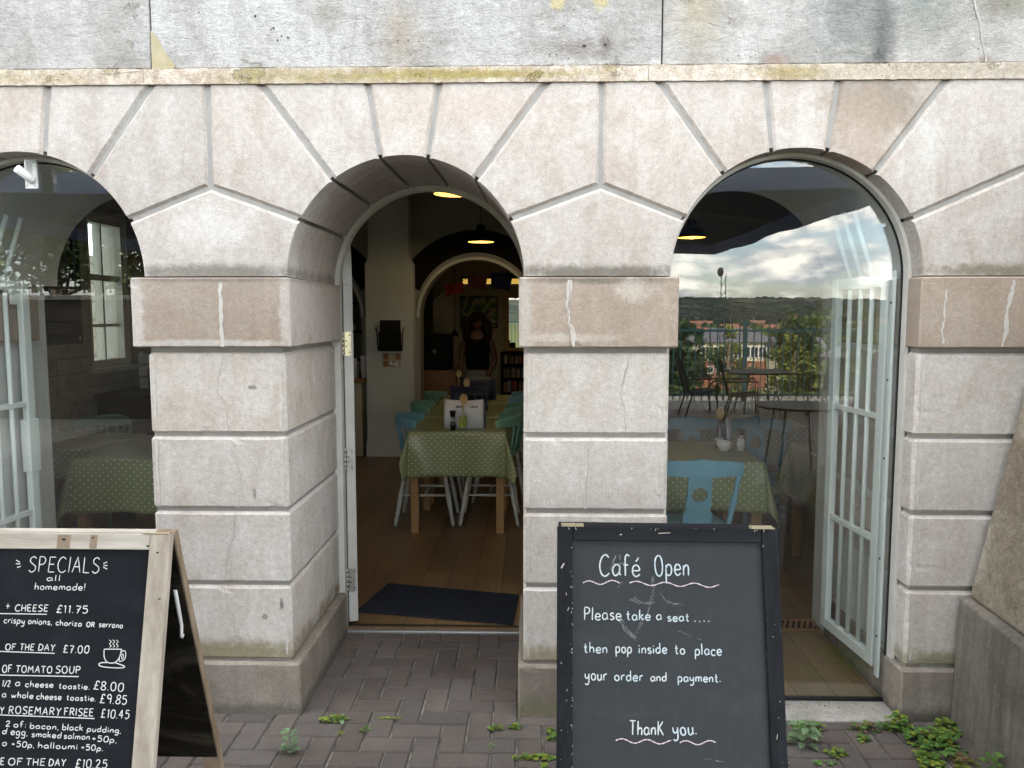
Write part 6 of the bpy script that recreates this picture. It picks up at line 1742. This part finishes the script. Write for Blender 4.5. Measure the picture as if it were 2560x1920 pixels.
rosette('small_weed', 1.625, -.235, 5, .04, .018, 'weed_green', 'small four leafed weed in front of the buttress corner', 30, .3)
rosette('leafy_weed', 1.655, -.40, 4, .06, .03, 'weed_green', 'upright leafy weed against the buttress plinth', 31, .8, stem=.10)
weed_patch('clover_weed', 1.16, -.265, .045, .02, 26, ['weed_green', 'weed_lime'], 'small clover in the joint right of the Café Open board', 32, .008, .03)
weed_patch('clover_weed', .92, -.30, .03, .09, 40, ['weed_green', 'weed_blue'], 'clover emerging behind the Café Open board', 33, .011, .06)
weed_patch('clover_weed', 1.09, -.325, .04, .02, 20, ['weed_green', 'weed_blue'], 'tiny clover rosette near the Café Open board foot', 34, .007, .02)
rosette('small_weed', -.145, -.25, 4, .022, .009, 'weed_green', 'single tiny sprig in a joint before the doorway', 35, .8)
r_ = random.Random(77); m = MB().use('weed_dry')
for k in range(70):
    a = r_.random(); x, y = (-.93 + r_.uniform(0, .07), .70 + r_.uniform(-.12, .09)) if k < 34 else ((1.0 + r_.uniform(0, .5), .085 + r_.gauss(0, .02)) if k < 58 else (r_.uniform(-.9, -.1), r_.uniform(-.5, .5)))
    z_ = .0125 if k >= 34 and k < 58 else .002
    an = r_.uniform(0, PI); q = r_.uniform(.004, .014); m.ct = r_.uniform(.4, 1.6)
    m.tube([(x, y, z_ + .001), (x + math.cos(an) * q, y + math.sin(an) * q, z_ + r_.uniform(.001, .006))], .0012, 3)
tag(m.build('leaf_litter'), 'dry leaf crumbs blown into the doorway and sill corners', 'leaf litter', kind='stuff')

# ------------------------------------------------------------------ the terrace and country seen in the window reflections
def hgt(x, y):
    d = -y
    if d < 12.6: return -.010
    nz = mnoise.noise(Vector((x * .02, y * .02, 0)))
    if d < 60: base = -.01 - 12 * ((d - 12.6) / 47.4) ** .8
    elif d < 400: base = -12 - 2 * (d - 60) / 340
    elif d < 1700: base = -14 + 8 * (d - 400) / 1300
    else:
        t = min(1, (d - 1700) / 1500); t = t * t * (3 - 2 * t)
        ridge = 62 + 22 * mnoise.noise(Vector((x * .0009, 3.3, 0))) + 9 * mnoise.noise(Vector((x * .004, 1.3, 0))) + 5 * mnoise.noise(Vector((x * .012, 8.3, y * .01)))
        base = -6 + (ridge + 6) * t
    return base + (nz * .5 if d > 60 else 0)
xs_ = sorted({round(s_ * v, 2) for s_ in (-1, 1) for v in (0, 6, 12, 20, 30, 45, 70, 100, 140, 200, 300, 450, 650, *range(900, 3200, 60), 3600, 4500, 6000)})
ys_ = [80, 12, 1, -6, -12, -12.6, -14, -17, -22, -30, -40, -50, -60, -90, -130, -180, -250, -330, -400, -550, -750, -1000, -1300] + [-1700 - 75 * k for k in range(26)] + [-4500, -6500]
gm = MB().use('ground'); gm.smooth = True
grid = [[gm.vert((x, y, hgt(x, y))) for x in xs_] for y in ys_]
for a, b in zip(grid, grid[1:]):
    for k in range(len(xs_) - 1): gm.face((a[k], b[k], b[k + 1], a[k + 1]))
tag(gm.build('ground'), kind='structure')

# big square parasol over the terrace
ca = (-4.65, -6.6, 2.33, -1.49); ZC = 2.55; cx, cy = (ca[0] + ca[2]) / 2, (ca[1] + ca[3]) / 2
t = thing('terrace_parasol', 'large square navy parasol over the terrace, seen reflected in the windows', 'parasol', (cx, cy, 0))
hw, hd_ = (ca[2] - ca[0]) / 2, (ca[3] - ca[1]) / 2
m = MB().use('canopy'); n = 12; top = m.vert((0, 0, 2.95)); ed = []
for (a, b) in (((-hw, -hd_), (hw, -hd_)), ((hw, -hd_), (hw, hd_)), ((hw, hd_), (-hw, hd_)), ((-hw, hd_), (-hw, -hd_))):
    for k in range(n):
        q = k / n; ed.append((a[0] + (b[0] - a[0]) * q, a[1] + (b[1] - a[1]) * q, ZC + .035 * math.sin(PI * q) * 0 - .02 * math.sin(2 * PI * q) ** 2))
ev = [m.vert(p) for p in ed]
for k in range(len(ev)): m.face((ev[k], ev[(k + 1) % len(ev)], top))
o = m.build('canopy', None, t); s_ = o.modifiers.new('thickness', 'SOLIDIFY'); s_.thickness = .006
m = MB().use('valance'); bt = [m.vert((p[0] * 1.002, p[1] * 1.002, p[2] - .004)) for p in ed]; dn_ = [m.vert((p[0] * 1.004, p[1] * 1.004, p[2] - .13 + .012 * math.sin(k * 1.9))) for k, p in enumerate(ed)]
for k in range(len(bt)): m.face((bt[k], dn_[k], dn_[(k + 1) % len(bt)], bt[(k + 1) % len(bt)]))
o = m.build('valance', None, t); s_ = o.modifiers.new('thickness', 'SOLIDIFY'); s_.thickness = .004
for (x, y) in ((-1, -1), (1, -1), (1, 1), (-1, 1), (0, -1), (1, 0), (0, 1), (-1, 0)):
    MB().use('alu').tube([(x * .06, y * .06, 2.90), (x * hw * .995, y * hd_ * .995, ZC - .035)], .014, 6).build('rib', None, t)
MB().use('alu').tube([(0, 0, .1), (0, 0, 2.98)], .04, 14).build('pole', None, t)
MB().use('concrete').bbox((-.45, -.45, 0), (.45, .45, .1), .01).build('base', None, t)

# railing at the edge of the terrace
def railing(name, label, p0, p1, z0, zt, mat_, pitch=.14, post=1.7):
    p0, p1 = Vector(p0), Vector(p1); d = p1 - p0; L_ = d.length; d.normalize(); t = thing(name, label, 'railing', (p0.x, p0.y, z0), math.atan2(d.y, d.x), 'iron railings')
    m = MB().use(mat_); h_ = zt - z0
    m.box((0, -.02, .10), (L_, .02, .14)); m.box((0, -.02, h_ - .17), (L_, .02, h_ - .13)); m.build('rails', None, t)
    m = MB().use(mat_); k = 0
    while k * pitch < L_: m.box((k * pitch - .009, -.009, .03), (k * pitch + .009, .009, h_)); k += 1
    o = m.build('bars', None, t)
    k = 0
    while k * post <= L_: MB().use(mat_).bbox((k * post - .03, -.03, 0), (k * post + .03, .03, h_ + .06), .004).build('post', None, t); k += 1
railing('terrace_railing', 'teal iron railing along the terrace edge, reflected in the right-hand window', (-4.4, -11.3, 0), (9.5, -11.6, 0), 0, 1.50, 'teal_iron')
t = thing('retaining_wall', 'dark stone retaining wall behind the terrace, reflected in the left-hand window', 'wall', (-9.2, -8.9, 0))
m = MB().use('stone_blocks')
for (x0, x1, y) in ((-4.6, 4.6, .19),):
    i = [m.vert(p) for p in ((x0, y, 0), (x1, y, 0), (x1, y, 1.88), (x0, y, 1.88))]; m.face(i[::-1], [(x0, 0), (x1, 0), (x1, 1.88), (x0, 1.88)][::-1])
m.box((-4.6, -.19, 0), (4.6, .188, 1.88)); m.build('masonry', None, t)
MB().use('concrete').bbox((-4.62, -.22, 1.881), (4.62, .23, 1.96), .01).build('coping', None, t)
railing('wall_railing', 'dark iron railing on top of the retaining wall, reflected in the left-hand window', (-13.7, -8.9, 1.96), (-4.7, -8.9, 1.96), 1.96, 3.35, 'dark_iron')

# outdoor chairs and tables
def sling_chair(x, y, rz, label):
    t = thing('sling_chair', label, 'chair', (x, y, 0), R(rz), 'black sling chairs on the terrace')
    for sy in (-.27, .27):
        m = MB().use('black'); m.tube([(.25, sy, .0), (.22, sy, .43), (-.20, sy, .40), (-.34, sy, .95)], .014, 8); m.tube([(-.28, sy, 0), (-.15, sy, .42)], .013, 8); m.tube([(-.27, sy, .63), (.22, sy, .64), (.22, sy, .43)], .014, 8); m.build('side_frame', None, t)
    m = MB().use('black_sling'); pr = ((.24, .44), (.0, .405), (-.19, .41), (-.27, .66), (-.35, .95)); L_ = [(m.vert((px, -.255, pz)), m.vert((px, .255, pz))) for px, pz in pr]
    for a, b in zip(L_, L_[1:]): m.face((a[0], a[1], b[1], b[0]))
    o = m.build('sling', None, t); s_ = o.modifiers.new('thickness', 'SOLIDIFY'); s_.thickness = .012
def patio_table(x, y, r_, label, h_=.73, square=False):
    t = thing('patio_table', label, 'table', (x, y, 0), 0, 'terrace tables'); m = MB().use('black')
    if square: m.bbox((-r_, -r_, h_ - .03), (r_, r_, h_), .006)
    else: m.lathe([(r_, h_ - .025), (r_, h_)], n=40)
    m.build('table_top', None, t); m = MB().use('alu')
    for k in range(4):
        a = PI / 4 + k * PI / 2; m.tube([(r_ * .85 * math.cos(a), r_ * .85 * math.sin(a), 0), (r_ * .6 * math.cos(a), r_ * .6 * math.sin(a), h_ - .03)], .014, 8)
    m.build('legs', None, t)
patio_table(3.75, -9.4, .5, 'square black table by the terrace railing', square=True)
sling_chair(2.75, -9.2, 0, 'black sling chair left of the table by the railing')
sling_chair(4.75, -9.5, 180, 'black sling chair right of the table by the railing')
sling_chair(3.3, -8.7, 12, 'black sling chair with its back to the cafe, nearest the right-hand window')
patio_table(2.75, -4.6, .42, 'round metal terrace table near the right-hand window')
sling_chair(-5.0, -7.4, 70, 'black sling chair alone on the terrace, reflected low in the left-hand window')

# trees: tapered trunk and limbs, crown of many leaf sprays
def tree(name, x, y, z, h_, cr, label, mat_, seed, leaves=2600, lsz=.10, base=.35, flat=1.0):
    r_ = random.Random(seed); t = thing(name, label, 'tree', (x, y, z), 0, 'trees beyond the terrace'); m = MB().use('trunk')
    tr = h_ * .022 + .03; tips = []
    m.tube([(0, 0, 0), (.02 * h_, .01 * h_, h_ * .35), (-.01 * h_, .02 * h_, h_ * .65), (.01 * h_, 0, h_ * .93)], [tr, tr * .8, tr * .5, tr * .12], 8)
    for k in range(11):
        a = k * 2.4 + r_.uniform(-.4, .4); z0 = h_ * (base + (.9 - base) * k / 11); L_ = cr * (1 - .5 * k / 11) * r_.uniform(.7, 1.1)
        e = Vector((math.cos(a) * L_, math.sin(a) * L_, z0 + L_ * .55 * flat)); m.tube([(0, 0, z0), Vector((math.cos(a) * L_ * .5, math.sin(a) * L_ * .5, z0 + L_ * .2)), e], [tr * .35, tr * .22, tr * .06], 5); tips += [e, e * .72 + Vector((0, 0, z0 * .28))]
    m.build('trunk', None, t); c = MB().use(mat_); tips.append(Vector((0, 0, h_)))
    cl = []
    for p in tips:
        for _ in range(3): cl.append((p + Vector((r_.gauss(0, cr * .22), r_.gauss(0, cr * .22), r_.gauss(0, cr * .18))), cr * r_.uniform(.16, .36), r_.uniform(.55, 1.4)))
    for k in range(leaves):
        p, q, tn = r_.choice(cl); d = Vector((r_.gauss(0, 1), r_.gauss(0, 1), r_.gauss(0, .8))); d = d.normalized() * q * r_.random() ** .4
        o = p + d; c.ct = tn * r_.uniform(.75, 1.25); u = Vector((r_.gauss(0, 1), r_.gauss(0, 1), r_.gauss(0, .5))).normalized(); v = u.orthogonal().normalized(); v = (v * math.cos(k) + u.cross(v) * math.sin(k)); s_ = lsz * r_.uniform(.6, 1.4)
        i = [c.vert(o - u * s_), c.vert(o + v * s_ * .45), c.vert(o + u * s_), c.vert(o - v * s_ * .45)]; c.face(i)
    c.build('crown', None, t)
Gd = lambda x, y: hgt(x, y) - .05
for k, (x, y, tp, cr, mt_, lab, n_, ls) in enumerate((
    (29.6, -66.5, 2.6, 1.8, 'leaf', 'tall round tree behind the white windowed building', 3600, .2),
    (7.6, -19.0, 1.05, .62, 'leaf_yellow', 'loose birch just beyond the terrace railing', 2600, .085),
    (11.2, -24.0, .2, 1.2, 'leaf', 'bushy tree beyond the railing, right of the birch', 2600, .13),
    (12.0, -57.0, 1.5, 2.3, 'leaf_dark', 'broad dark tree crown at the left of the reflected town', 4200, .2),
    (16.2, -60.0, .9, 1.8, 'leaf_yellow', 'sunlit yellow green tree beside the broad dark tree', 3400, .18),
    (5.7, -26.5, .6, .9, 'leaf_dark', 'dark leaning tree close to the left edge of the reflection', 3600, .16),
    (3.5, -15.2, -.1, .5, 'leaf', 'low leafy tree behind the railing at left', 2600, .10),
    (37.0, -105.0, 1.5, 3.4, 'leaf_dark', 'dark conical tree among the far roofs', 2000, .5),
    (62.0, -170.0, .5, 6.5, 'leaf', 'round tree beside the white windowed building', 2200, .7),
    (75.0, -190.0, 1.5, 7.0, 'leaf_dark', 'dark tree in the middle of the reflected town', 2200, .8),
    (47.0, -128.0, -3.0, 4.2, 'leaf', 'tree at the right end of the slate roofed house', 2200, .5),
    (-10.5, -13.5, 7.5, 2.8, 'leaf_yellow', 'tall airy tree behind the retaining wall, furthest left', 6500, .11),
    (-7.3, -12.2, 6.2, 2.4, 'leaf', 'green tree behind the middle of the retaining wall', 6500, .10),
    (-5.0, -13.8, 5.4, 2.2, 'leaf_yellow', 'yellowing tree behind the right end of the retaining wall', 5500, .10),
    (-8.9, -11.2, 4.3, 1.7, 'leaf_dark', 'dark shrubby tree right behind the wall railing', 4500, .09),
    (-13.0, -12.5, 6.5, 2.6, 'leaf', 'tree behind the far left end of the retaining wall', 2400, .11))):
    z = Gd(x, y) if y < -12.6 else -.05
    tree('broadleaf_tree', x, y, z, tp - z - cr * .25, cr, lab, mt_, 40 + k, n_, ls)
def shrub(x, y, rx, rz_, label, mat_, seed, n=1700, ls=.06):
    r_ = random.Random(seed); c = MB(); z = Gd(x, y); base_ = MB().use('trunk')
    t = thing('shrub', label, 'shrub', (x, y, z), 0, 'shrubs below the railing')
    for k in range(6): a = k * 1.05; base_.tube([(0, 0, 0), (math.cos(a) * rx * .5, math.sin(a) * rx * .5, rz_ * .8)], [.03, .01], 5)
    base_.build('stem', None, t); c.use(mat_); cl = [(Vector((r_.gauss(0, rx * .5), r_.gauss(0, rx * .4), rz_ * r_.uniform(.25, 1.0))), r_.uniform(.2, .45) * rx, r_.uniform(.6, 1.4)) for _ in range(26)]
    for k in range(n):
        p, q, tn = r_.choice(cl); o = p + Vector((r_.gauss(0, .5), r_.gauss(0, .5), r_.gauss(0, .4))) * q; c.ct = tn * r_.uniform(.75, 1.25)
        u = Vector((r_.gauss(0, 1), r_.gauss(0, 1), r_.gauss(0, .6))).normalized(); v = u.orthogonal().normalized(); s_ = ls * r_.uniform(.6, 1.4)
        c.face([c.vert(o - u * s_), c.vert(o + v * s_ * .45), c.vert(o + u * s_), c.vert(o - v * s_ * .45)])
    c.build('foliage', None, t)
for k, (x, y, rx, tp, mt_) in enumerate(((3.0, -13.8, .6, -.25, 'leaf_dark'), (4.6, -14.2, .8, -.30, 'leaf'), (6.4, -13.9, .8, -.05, 'leaf_yellow'), (8.3, -14.2, .9, -.2, 'leaf'), (7.2, -16.5, .9, -.2, 'leaf_dark'), (10.2, -15.0, 1.0, -.1, 'leaf'))):
    shrub(x, y, rx, tp - Gd(x, y), ('dark shrub at the left end below the railing', 'green shrub second from the left below the railing', 'yellowish shrub behind the middle of the railing', 'green shrub right of the yellowish one', 'dark shrub behind the yellowish shrub', 'green shrub at the right end below the railing')[k], mt_, 70 + k)

# houses of the town below
def house(name, label, x, y, w_, dpt, zb, ze, zr, walls, roof, rows, rz=0, ridge_in=.0, chimney=None):
    """walls: list of (z0, z1, material); rows: list of (z, height, count, width, u0, u1) of windows on the side facing the cafe"""
    t = thing(name, label, 'house', (x, y, zb), R(rz), 'houses of the town below')
    for k, (z0, z1, mt_) in enumerate(walls): MB().use(mt_).box((-w_ / 2 + .03 * k, -dpt / 2 + .03 * k, z0 - zb), (w_ / 2 - .03 * k, dpt / 2 - .03 * k, z1 - zb)).build('wall', None, t)
    e = .5; a, b = w_ / 2 + e, dpt / 2 + e; m = MB().use(roof); h0, h1 = ze - zb, zr - zb; q = w_ / 2 * ridge_in
    lo = [m.vert(p) for p in ((-a, -b, h0), (a, -b, h0), (a, b, h0), (-a, b, h0))]; hi = [m.vert((-a + q, 0, h1)), m.vert((a - q, 0, h1))]
    m.face((lo[0], lo[1], hi[1], hi[0])); m.face((lo[2], lo[3], hi[0], hi[1])); m.face((lo[1], lo[2], hi[1])); m.face((lo[3], lo[0], hi[0])); m.face(lo[::-1])
    r0 = m.build('roof', None, t)
    if chimney: 
        c = MB().use('brick_red'); cx_, ch = chimney; c.box((cx_ - .5, -.4, h1 - .5), (cx_ + .5, .4, h1 + ch)); c.box((cx_ - .6, -.5, h1 + ch * .6), (cx_ + .6, .5, h1 + ch * .7)); c.build('chimney', None, r0)
    for (z, hh, cnt, ww, u0, u1) in rows:
        for k in range(cnt):
            u = u0 + (u1 - u0) * (k + .5) / cnt; y0 = dpt / 2
            f = MB().use('white_pvc'); f.box((u - ww / 2, y0 + .001, z - zb), (u + ww / 2, y0 + .10, z - zb + hh)); fo = f.build('window', None, t)
            p = MB().use('window_dark')
            for s_ in (0, 1): p.box((u - ww / 2 + .10 + s_ * (ww / 2 - .06), y0 + .101, z - zb + .12), (u - .04 + s_ * (ww / 2 - .06), y0 + .12, z - zb + hh - .12))
            p.build('pane', None, fo)
house('hip_roofed_house', 'cream and red brick house with a dark hipped roof and long white windows', 39.5, -150, 16, 9, -13.4, -3.6, -1.0, [(-13.4, -7.2, 'brick_red'), (-7.2, -3.6, 'cream_wall')], 'roof_slate', [(-6.6, 2.2, 9, 1.5, -6.5, 7.5), (-9.6, 1.4, 6, 1.1, -5.5, 4)], ridge_in=.55)
house('terrace_house', 'long low building with brown roof and a band of white windows', 96, -250, 26, 10, -13.8, -2.4, -.9, [(-13.8, -4.8, 'brick_red'), (-4.8, -2.4, 'white_pvc')], 'roof_brown', [(-4.5, 1.8, 12, 1.7, -12.5, 12.5)], chimney=(-10, 2.6))
house('villa', 'pink brick villa with white arched window surrounds', 39.8, -88, 7.5, 8, -12.6, -3.4, -1.6, [(-12.6, -3.4, 'brick_red')], 'roof_slate', [(-6.3, 2.0, 4, .9, -3.2, 3.2), (-9.6, 2.0, 4, .9, -3.2, 3.2)], ridge_in=.4)
house('gabled_house', 'cream gabled house half hidden by the birch', 49, -140, 8, 8, -13.2, -4.4, -2.4, [(-13.2, -4.4, 'cream_wall')], 'roof_slate', [(-6.6, 1.5, 3, 1.2, -3.2, 3.2)])
r_ = random.Random(55); HL = ('red roofed house far left in the distant town', 'small red roofed house among the far trees')
k = 0
for k in range(22):
    y = -r_.uniform(330, 900); x = -y * (.19 + .30 * (k + r_.random()) / 22); z = hgt(x, y) - .5; e = z + r_.uniform(5, 7)
    pass
    house('red_roofed_house', 'small red roofed house in the distant town, one of the far rows', x, y, r_.uniform(9, 17), 9, z, e, e + 3.0, [(z, e, r_.choice(('brick_red', 'cream_wall', 'brick_red')))], r_.choice(('roof_red', 'roof_red', 'roof_brown')), [], r_.uniform(-20, 20))
t = thing('floodlight_mast', 'slim lattice mast with an oval head rising beyond the railing', 'mast', (15.2, -58, Gd(15.2, -58)))
z0 = Gd(15.2, -58); m = MB().use('dark_iron')
for s_ in (-.18, .18): m.tube([(s_, 0, 0), (s_, 0, 4.9 - z0)], .035, 6)
for k in range(18): m.tube([(-.18, 0, k * .9 + .2), (.18, 0, k * .9 + .8)], .018, 5)
m.build('pole', None, t); m = MB().use('dark_iron'); m.lathe([(.0001, -.38), (.18, -.28), (.26, 0), (.18, .28), (.0001, .38)], (-.25, 0, 5.0 - z0), 14); m.build('head', None, t)
# stone wall of the yard outside the sash window
m = MB().use('yard_stone'); i = [m.vert(p) for p in ((-4.8, 1.0, 0), (-4.8, 7.0, 0), (-4.8, 7.0, 2.3), (-4.8, 1.0, 2.3))]; m.face(i, [(1, 0), (7, 0), (7, 2.3), (1, 2.3)]); m.box((-5.1, 1.0, 0), (-4.801, 7.0, 2.3))
tag(m.build('yard_wall'), 'rough stone yard wall seen through the sash window', 'wall')

# far woods: one mass of crowns between the roofs
wm = MB().use('leaf_dark'); r_ = random.Random(91)
for k in range(620):
    y = -(185 + 1300 * r_.random() ** 1.2); x = -y * r_.uniform(.12, .62); z = hgt(x, y); q = r_.uniform(2.2, 4.6)
    wm.use('far_forest' if y < -600 else ('leaf_dark', 'leaf_dark', 'leaf')[k % 3]); t_ = r_.uniform(.6, 1.3); ph = [r_.uniform(0, 6) for _ in range(4)]
    rows = []
    for i in range(7):
        a_ = PI * i / 6; row = []
        for j in range(9):
            b_ = 2 * PI * j / 9; rr = q * (1 + .22 * math.sin(3 * b_ + ph[0] + i) + .18 * math.sin(2 * a_ * 2 + ph[1] + j)); wm.ct = t_ * r_.uniform(.7, 1.3)
            row.append(wm.vert((x + rr * math.sin(a_) * math.cos(b_), y + rr * math.sin(a_) * math.sin(b_), z + q * 1.0 + rr * 1.15 * math.cos(a_))))
        rows.append(row)
    for A, B in zip(rows, rows[1:]):
        for j in range(9): wm.face((A[j], B[j], B[(j + 1) % 9], A[(j + 1) % 9]))
for k in range(1900):
    y = -r_.uniform(1850, 3250); x = -y * r_.uniform(.10, .66); z = hgt(x, y); q = r_.uniform(4, 9); wm.use('far_forest'); wm.ct = r_.uniform(.6, 1.2)
    if mnoise.noise(Vector((x * .004, y * .004, 5))) < -.12: continue
    rows = [[wm.vert((x + q * 1.6 * math.sin(PI * i / 4) * math.cos(2 * PI * j / 6), y + q * 1.6 * math.sin(PI * i / 4) * math.sin(2 * PI * j / 6), z + q * .1 + q * .7 * math.cos(PI * i / 4) * r_.uniform(.8, 1.2))) for j in range(6)] for i in range(4)]
    for A, B in zip(rows, rows[1:]):
        for j in range(6): wm.face((A[j], B[j], B[(j + 1) % 6], A[(j + 1) % 6]))
tag(wm.build('woods'), 'belt of distant trees among the far roofs', 'woods', kind='stuff')
